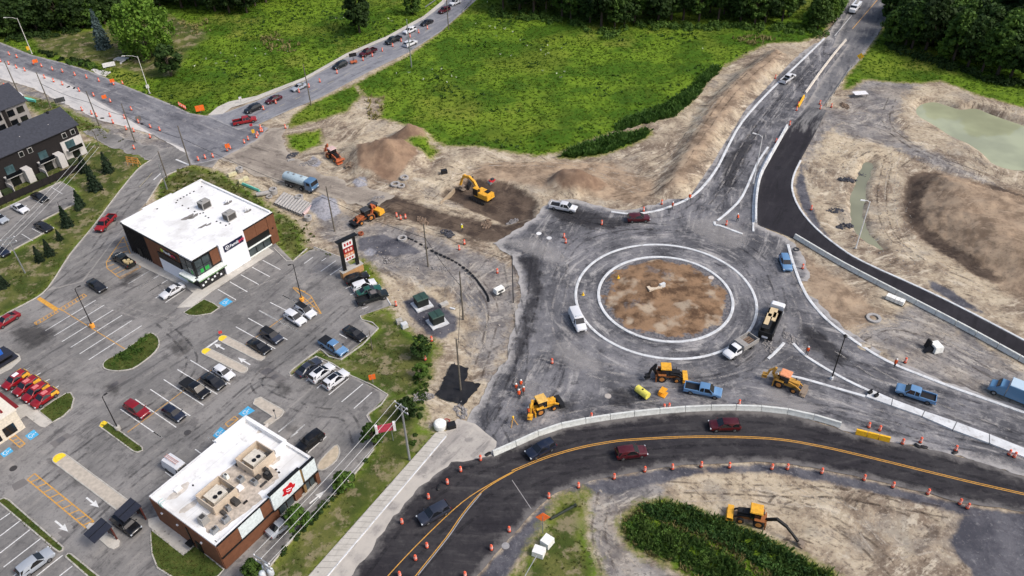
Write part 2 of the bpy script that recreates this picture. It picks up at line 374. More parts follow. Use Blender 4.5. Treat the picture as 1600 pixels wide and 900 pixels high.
ROUGH = [gp(p) for p in ([(455, 215), (500, 200), (560, 175), (600, 190), (670, 225), (800, 250), (900, 250), (1000, 230), (1100, 150), (1210, 75), (1235, 88), (1150, 165), (1095, 255), (1050, 300), (990, 318), (900, 302), (850, 310), (835, 330), (780, 290), (680, 280), (560, 275), (480, 250)],
    [(500, 330), (620, 350), (760, 395), (795, 420), (800, 480), (770, 560), (740, 640), (700, 640), (690, 560), (640, 480), (600, 440), (540, 390)],
    [(1280, 230), (1340, 190), (1420, 230), (1600, 310), (1720, 340), (1720, 590), (1600, 520), (1440, 440), (1340, 395), (1290, 350), (1262, 290)],
    [(1000, 770), (1200, 745), (1480, 800), (1480, 880), (1380, 900), (1200, 830), (1060, 780)], [(1265, 420), (1310, 420), (1400, 470), (1380, 510), (1330, 515), (1290, 490)])]
def vnoise(P, s, seed=0):
    """cheap smooth value noise in -1..1"""
    r = np.random.default_rng(seed); T = r.uniform(-1, 1, (64, 64)); X = P[:, 0]*s+100; Y = P[:, 1]*s+100
    i = np.floor(X).astype(int); j = np.floor(Y).astype(int); f = X-i; g = Y-j; f = f*f*(3-2*f); g = g*g*(3-2*g)
    t = lambda a, b: T[a % 64, b % 64]
    return (t(i, j)*(1-f)+t(i+1, j)*f)*(1-g)+(t(i, j+1)*(1-f)+t(i+1, j+1)*f)*g
def sst(x, a, b): t = np.clip((x-a)/(b-a), 0, 1); return t*t*(3-2*t)
def terrain(P):
    z = np.full(len(P), -.1)
    for c, rx, ry, a, h, k in MOUNDS:
        q = G(c); dx = P[:, 0]-q.x; dy = P[:, 1]-q.y; u = (dx*math.cos(a)+dy*math.sin(a))/rx; v = (-dx*math.sin(a)+dy*math.cos(a))/ry
        d = np.sqrt(u*u+v*v)*(1+.18*vnoise(P, .35, 3)); z += h*np.clip(1-d, 0, 1)**k*(1+.10*vnoise(P, .9, 5))
    z -= 2.4*sst(sdf(P, POND), -2.5, 2.5); z -= 1.2*sst(sdf(P, STREAM), -1.2, 1.2)
    b = sdf(P, BASIN, 14); m = sst(b, -1, 11); Q = np.stack([P[:, 0]*.35+P[:, 1]*.94, P[:, 1]*.35-P[:, 0]*.94], 1)
    z += 3.8*m*(1+.06*vnoise(P, .12, 6))+sst(b, 0, 3)*(.28*vnoise(Q*[1., .16], .55, 14)+.18*vnoise(Q*[1., .25], 1.1, 15))
    rg = np.zeros(len(P))
    for q in ROUGH: rg = np.maximum(rg, sst(sdf(P, q), .3, 2.5))
    z += rg*(.20*vnoise(P, .22, 11)+.13*vnoise(P, .6, 12)+.09*vnoise(P, 1.3, 13))
    z -= 1.1*sst(sdf(P, PIT), -1.2, 2.2)
    for s in SLOPE[:1]: z += 1.9*sst(sdf(P, s), -3.5, 1.5)+.25*sst(sdf(P, s), -3.5, 1)*vnoise(P, .5, 16)
    for g, a in ((FIELD, .5), (NWGR, .35), (NEGR, .5)):
        m = sst(sdf(P, g), .5, 5); z += m*(a*vnoise(P, .09, 1)+.25*vnoise(P, .3, 2)+.1)
    z -= .9*sst(sdf(P, WEEDS), -1.5, 1)*0
    z += .03*vnoise(P, .8, 8)
    return z

# ---- ground: one sheet to the horizon, relief and zones as vertex layers
def ground_material():
    n = NT('ground_soil')
    P = n.coords(); big = n.noise(.045, 5, .6); mid = n.noise(.22, 7, .68); fine = n.noise(1.6, 7, .72); grit = n.noise(6., 4, .75)
    xyz = n.sep(P)
    def streak(ang, sx, sy):
        c, s_ = math.cos(ang), math.sin(ang)
        a = n.math('ADD', n.math('MULTIPLY', xyz[0], c), n.math('MULTIPLY', xyz[1], s_)); b = n.math('SUBTRACT', n.math('MULTIPLY', xyz[1], c), n.math('MULTIPLY', xyz[0], s_))
        wob = n.math('MULTIPLY', n.noise(.018, 2), 30.)
        return n.noise(1., 8, .74, n.comb(n.math('MULTIPLY', a, sx), n.math('MULTIPLY', n.math('ADD', b, wob), sy)))
    st1 = streak(.35, .14, .55); st2 = streak(-.65, .12, .5); st3 = streak(1.1, .16, .6)
    st = n.mix(n.ss(big, .46, .54), st1, st2); st = n.mix(n.ss(n.noise(.03, 2), .5, .6), st, st3)
    dirt = n.mix(n.ss(big, .42, .58), s2l((130, 115, 100)), s2l((180, 164, 140)))
    dirt = n.mix(n.ss(mid, .42, .66, 0, .7), dirt, s2l((204, 190, 165)))
    dirt = n.mix(n.ss(mid, .48, .34, 0, .65), dirt, s2l((106, 93, 81)))
    dirt = n.mix(n.ss(st, .53, .61, 0, .75), dirt, s2l((208, 196, 175)))
    dirt = n.mix(n.ss(st, .46, .39, 0, .75), dirt, s2l((80, 68, 59)))
    dirt = n.mix(n.ss(n.noise(.09, 5, .65), .52, .66, 0, .55), dirt, s2l((132, 126, 120)))
    dirt = n.mix(n.ss(n.noise(.8, 8, .76), .54, .62, 0, .4), dirt, s2l((96, 83, 72))); dirt = n.mix(n.ss(fine, .53, .64, 0, .5), dirt, s2l((102, 90, 80)))
    dirt = n.mix(n.ss(fine, .46, .36, 0, .42), dirt, s2l((206, 194, 174)))
    dirt = n.mix(n.ss(grit, .6, .72, 0, .45), dirt, s2l((86, 78, 72)))
    edge = n.math('MULTIPLY', n.math('SUBTRACT', n.noise(.55, 7, .68), .5), 5.)
    def mask(name, soft=.5, k=1.0): return n.ss(n.math('ADD', n.attr(name), n.math('MULTIPLY', edge, k)), -soft, soft)
    br = n.mix(n.ss(mid, .36, .62), s2l((122, 104, 87)), s2l((172, 150, 126))); br = n.mix(n.ss(st, .5, .64, 0, .6), br, s2l((178, 156, 132))); br = n.mix(n.ss(fine, .54, .7, 0, .5), br, s2l((88, 74, 62)))
    dk = n.mix(n.ss(mid, .36, .62), s2l((66, 56, 50)), s2l((102, 88, 76))); dk = n.mix(n.ss(st, .52, .66, 0, .6), dk, s2l((134, 118, 102))); dk = n.mix(n.ss(fine, .52, .7, 0, .6), dk, s2l((52, 45, 41)))
    c = n.mix(n.math('MULTIPLY', mask('slope', 1.5), .9), dirt, br)
    c = n.mix(mask('dark', .8, .7), c, dk)
    hp = n.mix(n.ss(mid, .36, .62), s2l((120, 98, 82)), s2l((152, 128, 106))); hp = n.mix(n.ss(fine, .54, .7, 0, .5), hp, s2l((94, 78, 66))); c = n.mix(mask('heap', .5, .22), c, hp)
    gr = n.mix(n.ss(mid, .36, .64), s2l((112, 109, 109)), s2l((154, 149, 144))); gr = n.mix(n.ss(st, .53, .61, 0, .7), gr, s2l((184, 177, 167))); gr = n.mix(n.ss(st, .46, .39, 0, .7), gr, s2l((86, 82, 81))); gr = n.mix(n.ss(fine, .52, .6, 0, .65), gr, s2l((92, 89, 90)))
    c = n.mix(n.math('MULTIPLY', mask('gravel', 1.6, 1.6), n.ss(n.noise(.12, 5, .65), .36, .58, .7, 1.)), c, gr)
    dg = n.mix(n.ss(mid, .38, .64), s2l((72, 72, 79)), s2l((104, 103, 108))); dg = n.mix(n.ss(fine, .54, .7, 0, .6), dg, s2l((142, 140, 140))); dg = n.mix(n.ss(grit, .55, .7, 0, .5), dg, s2l((58, 58, 64)))
    c = n.mix(mask('dgravel', .4, .35), c, dg)
    c = n.mix(mask('gheap', .4, .2), c, n.mix(n.ss(fine, .4, .65), s2l((158, 158, 164)), s2l((124, 124, 130))))
    g1 = n.mix(n.ss(n.noise(.05, 7, .66), .43, .57), s2l((64, 95, 20)), s2l((104, 130, 34))); g1 = n.mix(n.ss(n.noise(.5, 6, .7), .5, .68, 0, .7), g1, s2l((62, 92, 20)))
    g1 = n.mix(n.ss(fine, .54, .7, 0, .55), g1, s2l((116, 138, 46))); g1 = n.mix(n.ss(n.noise(.035, 4), .5, .64, 0, .45), g1, s2l((116, 124, 44)))
    g1 = n.mix(n.ss(n.noise(.022, 6, .7, n.comb(xyz[1], xyz[0], 9.)), .52, .62, 0, .5), g1, s2l((138, 136, 62))); g1 = n.mix(n.ss(n.noise(.09, 7, .72, n.comb(xyz[1], xyz[0], 4.)), .56, .63, 0, .55), g1, s2l((52, 80, 22)))
    g2 = n.mix(n.ss(n.noise(.2, 5, .65), .4, .62), s2l((66, 78, 34)), s2l((102, 104, 56))); g2 = n.mix(n.ss(fine, .5, .68, 0, .6), g2, s2l((52, 66, 28)))
    g2 = n.mix(n.ss(n.noise(.3, 7, .7), .5, .6, 0, .8), g2, s2l((142, 130, 104)))
    g = n.mix(n.attr('dull'), g1, g2)
    fr = n.mix(n.ss(fine, .4, .6), s2l((150, 140, 98)), s2l((104, 112, 52)))
    c = n.mix(n.math('MULTIPLY', n.ss(n.math('ADD', n.attr('grass'), n.math('MULTIPLY', edge, .9)), -1.6, -.2), n.math('SUBTRACT', 1., n.attr('dull'))), c, fr)
    c = n.mix(mask('grass', .5, .75), c, g)
    n.bump(n.math('ADD', n.math('MULTIPLY', grit, .4), n.math('ADD', fine, st)), .6, .22)
    return n.done(c, .95, 0, .15)
def ground():
    st = .62; xs = np.arange(-185, 186, st); ys = np.arange(38, 300, st)
    X, Y = np.meshgrid(xs, ys); P = np.stack([X.ravel(), Y.ravel()], 1); nx, ny = len(xs), len(ys)
    Z = terrain(P)
    idx = np.arange(nx*ny).reshape(ny, nx)
    F = np.stack([idx[:-1, :-1], idx[:-1, 1:], idx[1:, 1:], idx[1:, :-1]], -1).reshape(-1, 4)
    # skirt out to the horizon
    ring = list(idx[0, ::8])+list(idx[8::8, -1])+list(idx[-1, -9::-8])+list(idx[-9::-8, 0])
    ring = [i for k, i in enumerate(ring) if i not in ring[:k]]
    c = np.array([0., 165.]); out = np.array([(P[i]-c)/max(abs(P[i]-c)/[185, 131])*1.0 for i in ring]); out = c+out/np.abs((out)/[185, 131]).max(1)[:, None]*18
    base = nx*ny; far = np.column_stack([out, np.full(len(out), -.2)])
    V = np.vstack([np.column_stack([P, Z]), far]); nr = len(ring)
    faces = F.tolist()+[[ring[k], base+k, base+(k+1) % nr, ring[(k+1) % nr]] for k in range(nr)]
    m = bpy.data.meshes.new('ground'); m.from_pydata(V.tolist(), [], faces); m.update()
    PP = V[:, :2]
    def layer(name, polys, lim=6.):
        a = np.full(len(PP), -lim)
        for p in polys: a = np.maximum(a, sdf(PP, p, lim))
        if name == 'grass': a[(PP[:, 1] > 268) | (np.abs(PP[:, 0]) > 183)] = lim; a[base:] = lim
        at = m.attributes.new(name, 'FLOAT', 'POINT'); at.data.foreach_set('value', a.astype(np.float32))
    layer('grass', GRASS); layer('dark', DARK); layer('slope', SLOPE); layer('gravel', GRAVEL); layer('dgravel', DGRAV); layer('heap', HEAP); layer('gheap', GHEAP)
    d = np.zeros(len(PP))
    for p in (LAWN, APT, APTN, B1GR, MIDGR, STRIP, TRI): d = np.maximum(d, sst(sdf(PP, p), -1, 2))
    at = m.attributes.new('dull', 'FLOAT', 'POINT'); at.data.foreach_set('value', d.astype(np.float32))
    m.polygons.foreach_set('use_smooth', [True]*len(m.polygons)); m.materials.append(ground_material())
    o = bpy.data.objects.new('ground', m); col.objects.link(o); struct(o, label='dirt, gravel and grass ground of the whole site')
ground()

# ---- water
def grow(poly, d):
    n = len(poly); a = sum(poly[i][0]*poly[(i+1) % n][1]-poly[(i+1) % n][0]*poly[i][1] for i in range(n)); return offset(poly, -d if a > 0 else d, True)
def water(name, poly, z, c):
    n = NT(name+'_water'); k = n.ss(n.noise(.08, 3), .35, .65); n.bump(n.noise(1.6, 3), .05, .03)
    sheet(name, grow(poly, 1.6), z, n.done(n.mix(k, s2l(c), s2l(tuple(x*.88 for x in c))), .04, 0, .5), spacing=4)
water('pond', POND, -1.2, (168, 172, 140)); water('stream', STREAM, -.7, (142, 142, 116))

# ---- asphalt materials
def asphalt(name, base, light, dark, dust, streak=None, cracks=0., edgedust=1.5, dustk=.6, fade=None):
    n = NT(name); P = n.coords(); xyz = n.sep(P); big = n.noise(.09, 6, .65); fine = n.noise(2.4, 7, .74); grit = n.noise(9., 3, .75); blot = n.noise(.35, 7, .7)
    def lin(ang, sx, sy, wobk):
        c, s_ = math.cos(ang), math.sin(ang)
        a = n.math('ADD', n.math('MULTIPLY', xyz[0], c), n.math('MULTIPLY', xyz[1], s_)); b = n.math('SUBTRACT', n.math('MULTIPLY', xyz[1], c), n.math('MULTIPLY', xyz[0], s_))
        wob = n.math('MULTIPLY', n.noise(.016, 2), wobk)
        return n.noise(1., 8, .72, n.comb(n.math('MULTIPLY', a, sx), n.math('MULTIPLY', n.math('ADD', b, wob), sy)))
    if streak == 'ring':
        dx = n.math('SUBTRACT', xyz[0], CENX); dy = n.math('SUBTRACT', xyz[1], CENY)
        r = n.math('SQRT', n.math('ADD', n.math('MULTIPLY', dx, dx), n.math('MULTIPLY', dy, dy))); a = n.math('ARCTAN2', dy, dx)
        r0 = n.math('ADD', r, n.math('MULTIPLY', n.noise(.02, 2), 14.))
        pol = n.noise(1., 8, .72, n.comb(n.math('MULTIPLY', r0, .55), n.math('MULTIPLY', a, 1.7)))
        far = n.mix(n.ss(n.math('SUBTRACT', n.math('ADD', dx, n.math('MULTIPLY', n.noise(.03, 3), 16.)), n.math('MULTIPLY', dy, 1.2)), 14., 30.), lin(R(68), .07, .5, 18.), lin(R(-27), .07, .5, 14.))
        st = n.mix(n.ss(n.math('ADD', r, n.math('MULTIPLY', n.noise(.05, 3), 16.)), 26., 36.), pol, far)
    else: st = lin(streak or 0., .09, .6, 14.)
    cl = n.mix(n.ss(big, .38, .62), s2l(base), s2l(light)); cl = n.mix(n.ss(st, .48, .34, 0, .9), cl, s2l(dark)); cl = n.mix(n.ss(st, .51, .67, 0, dustk), cl, s2l(dust))
    cl = n.mix(n.ss(blot, .54, .68, 0, .7*dustk), cl, s2l(dust)); cl = n.mix(n.ss(blot, .46, .33, 0, .7), cl, s2l(dark))
    cl = n.mix(n.ss(n.noise(1.1, 8, .78), .54, .6, 0, .3*dustk), cl, s2l(dust)); cl = n.mix(n.ss(fine, .54, .62, 0, .45), cl, s2l(dark)); cl = n.mix(n.ss(grit, .6, .75, 0, .3), cl, s2l(tuple(x*.7 for x in dark)))
    if cracks:
        nz = n.node("ShaderNodeTexNoise"); nz.inputs['Scale'].default_value = .6; nz.inputs['Detail'].default_value = 5; n.set(nz.inputs['Vector'], P)
        warp = n.node("ShaderNodeVectorMath", operation='MULTIPLY_ADD'); n.set(warp.inputs[0], nz.outputs['Color']); warp.inputs[1].default_value = (4, 4, 0); n.set(warp.inputs[2], P)
        d = n.vor(.12, 'DISTANCE_TO_EDGE', warp.outputs[0]); g = n.ss(n.noise(.05, 4), .5, .62)
        cl = n.mix(n.math('MULTIPLY', n.ss(d, .010, .002), n.math('MULTIPLY', g, cracks*.42)), cl, s2l((66, 64, 64)))
        cl = n.mix(n.ss(n.noise(.13, 6, .72), .57, .63, 0, .55), cl, s2l(dark))
        cl = n.mix(n.ss(n.vor(.45), .10, .03, 0, .55), cl, s2l((66, 64, 65)))
    if edgedust:
        e = n.math('ADD', n.attr('edge'), n.math('MULTIPLY', n.math('SUBTRACT', n.noise(.4, 6, .68), .5), edgedust*3.))
        cl = n.mix(n.ss(e, edgedust, 0., 0, .75), cl, s2l(dust))
    if fade is not None:
        yy = n.math('ADD', xyz[1], n.math('MULTIPLY', n.math('SUBTRACT', st, .5), 40.)); cl = n.mix(n.ss(yy, fade-8., fade+3.), cl, n.mix(n.ss(st, .4, .6), s2l((84, 84, 87)), s2l((128, 126, 124))))
    n.bump(n.math('ADD', fine, grit), .3, .03)
    return n.done(cl, .9, 0, .25)
A_LOT = asphalt('old_parking_asphalt', (114, 112, 110), (138, 135, 132), (86, 84, 84), (158, 153, 147), LOT, 1., .5, .55)
A_ROAD = asphalt('old_road_asphalt', (108, 108, 113), (128, 128, 132), (80, 81, 87), (168, 165, 163), R(-37), .8, .9)
A_NE = asphalt('side_road_asphalt', (120, 121, 127), (136, 137, 142), (98, 99, 106), (160, 158, 156), R(50), .3, .8)
A_PALE = asphalt('dusty_milled_road', (186, 184, 182), (196, 193, 190), (160, 158, 157), (206, 201, 194), R(-37), .2, 1.)
A_SITE = asphalt('dusty_site_asphalt', (80, 80, 84), (124, 123, 126), (52, 52, 57), (178, 174, 170), 'ring', 0., 1.8, .8)
A_TRAIL = asphalt('worn_site_lane', (98, 98, 101), (118, 117, 118), (72, 72, 76), (162, 157, 151), R(62), 0., 1.2, .6)
A_NEW = asphalt('fresh_black_asphalt', (38, 36, 41), (45, 43, 48), (31, 30, 34), (70, 68, 70), R(62), 0., .5, .3, fade=G((1262, 185)).y)
A_DET = asphalt('detour_black_asphalt', (44, 42, 46), (58, 56, 58), (36, 34, 38), (122, 118, 115), R(0), 0., 1.4, .2)
A_DUST = asphalt('dust_covered_lane', (160, 154, 148), (174, 168, 160), (128, 124, 121), (190, 183, 173), R(56), .1, .8)
A_BROWN = asphalt('muddy_haul_lane', (128, 119, 110), (146, 136, 125), (92, 84, 77), (174, 164, 150), R(-33), 0., 1.8, .7)
SIDEW = asphalt('sidewalk_concrete', (184, 179, 170), (194, 189, 180), (164, 159, 151), (204, 199, 190), LOT, .25, 0)

# ---- roads, lots
lot = sheet('parking_lot', gp([(-160, 560), (-60, 520), (0, 496), (15, 487), (50, 469), (75, 450), (92, 422), (112, 396), (160, 372), (200, 340), (260, 330), (420, 370), (458, 408), (491, 386), (537, 404), (602, 462), (611, 477), (563, 494), (566, 500), (591, 513), (533, 562), (502, 547), (495, 549), (456, 579), (453, 585), (460, 586), (494, 557), (548, 587), (606, 617), (576, 647), (583, 664), (584, 702), (550, 745), (475, 822), (432, 872), (370, 950), (-160, 960)]), 0, A_LOT, spacing=3)
street = sheet('side_street', gp([(236, 250), (215, 265), (182, 305), (147, 352), (110, 397), (72, 455), (130, 440), (175, 380), (232, 312), (252, 281), (276, 266), (300, 257), (332, 262), (345, 245), (288, 226), (250, 233)]), .004, A_LOT, spacing=2)
nwroad = sheet('main_road', gp([(-300, -10), (-160, 20), (-60, 46), (0, 66), (50, 86), (105, 100), (137, 110), (160, 119), (200, 136), (235, 150), (272, 165), (297, 177), (322, 181), (360, 178), (400, 194), (420, 200), (400, 220), (345, 248), (300, 258), (287, 232), (250, 217), (200, 186), (100, 128), (0, 97), (-100, 75), (-300, 30)]), .012, A_ROAD)
sheet('milled_road', gp([(-300, 30), (-100, 75), (0, 95), (100, 126), (200, 184), (250, 215), (292, 232), (300, 245), (270, 228), (250, 214), (205, 200), (160, 189), (125, 174), (82, 153), (50, 137), (0, 123), (-100, 105), (-300, 60)]), .008, A_PALE, jit=.25)
neroad = sheet('side_road', gp([(322, 181), (352, 176), (400, 158), (475, 127), (540, 90), (607, 60), (660, 30), (690, 8), (715, -30), (775, -30), (742, 2), (722, 20), (688, 50), (640, 81), (575, 113), (500, 153), (455, 171), (400, 196), (372, 203)]), .016, A_NE)
sheet('sidewalk', gp([(325, 180), (340, 167), (357, 159), (400, 150), (475, 121), (540, 84), (607, 55), (662, 25), (690, 2), (712, -30), (718, -30), (694, 6), (664, 29), (609, 59), (542, 88), (477, 125), (402, 156), (362, 168), (348, 178)]), .02, SIDEW)
sheet('haul_lane', gp([(345, 246), (400, 220), (420, 200), (450, 196), (440, 215), (452, 240), (500, 270), (560, 288), (620, 306), (580, 325), (520, 312), (500, 300), (470, 292), (400, 275)]), .002, A_BROWN, jit=.5)
site = sheet('roundabout_road', gp([(1290, 60), (1330, -10), (1405, -10), (1404, 8), (1372, 52), (1338, 98), (1305, 120), (1262, 170), (1238, 205), (1205, 240), (1190, 285), (1184, 350), (1240, 378), (1258, 405), (1270, 460), (1300, 497), (1345, 530), (1400, 562), (1450, 585), (1500, 604), (1620, 645), (1720, 680), (1720, 760), (1600, 745), (1512, 717), (1450, 702), (1390, 690), (1335, 679), (1290, 660), (1200, 645), (1120, 642), (1020, 650), (940, 660), (870, 675), (800, 702), (768, 715), (745, 700), (725, 665), (745, 630), (790, 560), (805, 500), (815, 450), (800, 400), (770, 380), (800, 362), (838, 340), (850, 322), (862, 311), (900, 312), (955, 326), (990, 328), (1030, 318), (1062, 303), (1090, 282), (1112, 250), (1145, 190), (1180, 140), (1230, 100), (1270, 70)]), 0, A_SITE, jit=.35, spacing=2.5)
sheet('traffic_lane', gp([(1338, -10), (1410, -10), (1375, 48), (1340, 98), (1322, 116), (1287, 166), (1262, 200), (1240, 200), (1262, 160), (1290, 115), (1325, 70), (1300, 75)]), .004, A_TRAIL)
sheet('new_road', sm([(1262, 165), (1225, 210), (1200, 252), (1187, 280), (1182, 310), (1182, 346), (1200, 357), (1240, 373), (1315, 414), (1400, 458), (1500, 510), (1600, 564), (1720, 630)])+sm([(1720, 598), (1600, 533), (1500, 481), (1437, 450), (1350, 411), (1312, 387), (1275, 357), (1250, 327), (1238, 298), (1240, 275), (1251, 250), (1270, 215), (1292, 172)]), .012, A_NEW)
detour = sheet('detour_road', sm([(500, 960), (548, 900), (615, 805), (665, 750), (705, 718), (770, 708), (800, 697), (870, 671), (940, 658), (1020, 648), (1120, 641), (1200, 644), (1260, 655), (1335, 679), (1390, 690), (1450, 702), (1512, 717), (1600, 745), (1720, 785)])+sm([(1720, 835), (1600, 800), (1512, 787), (1450, 771), (1350, 747), (1285, 734), (1200, 722), (1050, 729), (975, 741), (912, 755), (867, 772), (837, 797), (800, 838), (745, 900), (700, 960)]), .008, A_DET, jit=.12)
sheet('dusty_lane', gp([(512, 900), (695, 677), (715, 655), (742, 662), (775, 690), (768, 712), (705, 722), (660, 755), (600, 828), (545, 905), (500, 960), (470, 960)]), .014, A_DUST, jit=.3)
walk = sheet('sidewalk', gp([(682, 676), (694, 674), (700, 680), (512, 898), (470, 950), (446, 950), (486, 897)]), .10, SIDEW)
kerb('kerb', gp([(697, 682), (512, 900), (470, 952)]), .2, .12, WCONC); kerb('kerb', gp([(681, 677), (484, 899), (446, 948)]), .16, .11, CONC)
apt_lot = sheet('apartment_parking', gp([(-140, 385), (0, 329), (95, 284), (116, 296), (116, 319), (65, 345), (84, 356), (0, 401), (-140, 455)]), .0, A_LOT)
kerb('kerb', gp([(-140, 385), (0, 329), (95, 284), (116, 296), (116, 319), (65, 345), (84, 356), (0, 401), (-140, 455)]), .2, .12, CONC)
sheet('driveway', gp([(140, 110), (165, 120), (190, 100), (200, 90), (185, 88), (165, 98)]), .0, A_PALE, jit=.3)
sheet('access_path', gp([(150, 200), (215, 222), (290, 240), (250, 250), (235, 251), (205, 240), (160, 225), (130, 205)]), .0, A_LOT, jit=.4)

# ---- lot kerbs
kerb('kerb', sm([(-60, 521), (0, 496), (15, 487), (50, 469), (75, 450), (110, 397), (147, 352), (182, 305), (215, 265), (236, 250)], sub=3), .2, .13, CONC)
kerb('kerb', gp([(228, 318), (252, 281), (262, 273), (276, 267)]), .2, .13, CONC)
kerb('kerb', gp([(428, 388), (448, 408), (458, 408), (480, 388)]), .2, .13, CONC); kerb('kerb', gp([(491, 386), (537, 404)]), .2, .13, CONC)
kerb('kerb', gp([(602, 462), (611, 477)]), .2, .13, WCONC)
kerb('kerb', sm([(563, 493), (566, 500), (591, 513), (533, 562), (503, 547), (495, 549), (456, 578), (453, 585), (459, 586), (494, 557), (548, 587), (606, 617), (577, 645), (574, 652), (583, 664)], sub=2), .2, .13, CONC)
kerb('kerb', sm([(584, 702), (550, 745), (475, 822), (432, 872), (370, 950)], sub=3), .2, .13, CONC)

TURF = []
def island(poly, fill, top=.12, label=None, tips=()):
    if fill is LAWNM: TURF.append(poly)
    o = MB().prism(poly, -.1, top).build('traffic_island', fill, None, sharp=0); struct(o)
    k = kerb('kerb', poly, .2, top+.02, CONC, closed=True, parent=o)
    return o
def lawn_material():
    n = NT('clipped_lawn'); c = n.mix(n.ss(n.noise(.5, 4), .35, .65), s2l((62, 78, 34)), s2l((82, 92, 44))); c = n.mix(n.ss(n.noise(5, 4), .5, .7, 0, .5), c, s2l((58, 72, 34)))
    return n.done(n.mix(n.ss(n.noise(1., 4), .6, .75, 0, .5), c, s2l((128, 120, 80))), .95, 0, .1)
LAWNM = lawn_material(); SANDM = plain('packed_sand', (186, 172, 150), .95, var=.15, scale=1.2, dirt=.2); PAVER = plain('paved_median', (182, 172, 158), .9, var=.12, scale=2.)
c4 = lambda *p: gp(q4(0, 450, *p))
island([tuple(v) for v in smooth(c4((645, 480), (665, 452), (730, 420), (850, 340), (920, 290), (950, 283), (985, 310), (995, 350), (970, 400), (900, 460), (830, 505), (760, 518), (700, 518), (655, 505)), True, 2)], LAWNM)
island(c4((1150, 155), (1275, 72), (1340, 100), (1370, 125), (1320, 160), (1230, 175), (1180, 172)), LAWNM)
island(gp([(155, 666), (159, 660), (168, 660), (222, 699), (223, 704), (215, 707), (208, 705)]), LAWNM)
island(gp(zq([(290, 535), (400, 455), (490, 402), (525, 398), (548, 440), (530, 510), (470, 570), (390, 615)], .2113, 0, 530)), LAWNM)
d4 = lambda *p: gp(q4(0, 675, *p))
island(d4((-60, 420), (0, 425), (28, 414), (60, 430), (395, 722), (390, 742), (370, 750), (345, 735), (0, 445), (-60, 470)), LAWNM)
island(d4((410, 780), (425, 762), (445, 764), (650, 930), (580, 930)), LAWNM)
island(d4((942, 640), (950, 615), (1150, 772), (1222, 712), (1400, 860), (1360, 905), (1200, 940), (1090, 915), (985, 850), (950, 760)), LAWNM)
med = lambda a, b, wd: [tuple(v) for v in (lambda A, B: [A+(B-A).normalized()*0+Vector((-(B-A).normalized().y, (B-A).normalized().x))*wd*math.cos(t)+(B-A).normalized()*-wd*math.sin(t) for t in np.linspace(0, math.pi, 7)]+[B-Vector((-(B-A).normalized().y, (B-A).normalized().x))*wd*math.cos(t)+(B-A).normalized()*wd*math.sin(t) for t in np.linspace(0, math.pi, 7)])(Vector(G2(a)), Vector(G2(b)))]
for a, b, wd, tip in (((348, 529), (407, 559), .75, 1), ((322, 549), (380, 578), .75, 1), ((93, 716), (196, 793), .95, 1)):
    o = island(med(a, b, wd), PAVER, .12)
    A, B = Vector(G2(a)), Vector(G2(b)); d = (B-A).normalized()
    flat('yellow_nose', [tuple(A+d*.5+Vector((-d.y, d.x))*wd*.9)] + [tuple(A+Vector((-d.y, d.x))*wd*.95*math.cos(t)-d*wd*.95*math.sin(t)) for t in np.linspace(0, math.pi, 7)]+[tuple(A+d*.5-Vector((-d.y, d.x))*wd*.9)], .146, plain('yellow_kerb_paint', (240, 205, 50), .7), o)
o = island(gp(zq([(965, 620), (975, 590), (1010, 577), (1150, 655), (1160, 668), (1145, 695), (1060, 757), (1030, 745), (1088, 700)], .24446, 160, 480)), PAVER)
island([tuple(v) for v in smooth(gp(q4(400, 675, (385, 225), (400, 180), (490, 88), (515, 90), (522, 130), (500, 180), (450, 222), (410, 240))), True, 2)], SANDM, .05)
island(gp(q4(400, 450, (-60, 398), (0, 415), (40, 440), (25, 452), (0, 448), (-60, 420))), PAVER) if 0 else None
A = Vector(G2((160, 663))); flat('yellow_nose', gp([(156, 667), (158, 661), (163, 658), (169, 661), (160, 669)]), .148, plain('yellow_kerb_paint', (240, 205, 50)), lot)

# ---- pavements round the buildings
z4 = lambda *p: gp(zq(p, .24446, 160, 260))
def pave(poly, top=.1): return struct(MB().prism(poly, -.1, top).build('pavement', SIDEW, None, sharp=0))
pave(z4((150, 560), (230, 560), (560, 720), (640, 770), (1060, 520), (1095, 545), (700, 800), (570, 900), (478, 905), (580, 810), (540, 780), (330, 680), (170, 600)))
pave(gp(zq([(0, 640), (0, 620), (110, 495), (190, 480), (292, 535), (388, 615), (332, 655), (298, 648), (190, 567), (100, 625), (0, 690)], .2113, 0, 530)), .09)
pave(d4((925, 545), (1040, 515), (1225, 705), (1150, 770), (930, 590)), .07)
pave(gp([(-60, 600), (0, 585), (18, 576), (33, 562), (30, 554), (18, 550), (0, 552), (-60, 570)]), .09)
pave(gp(q4(0, 675, (540, 600), (560, 570), (600, 575), (750, 680), (745, 715), (710, 735), (680, 725))), .12)

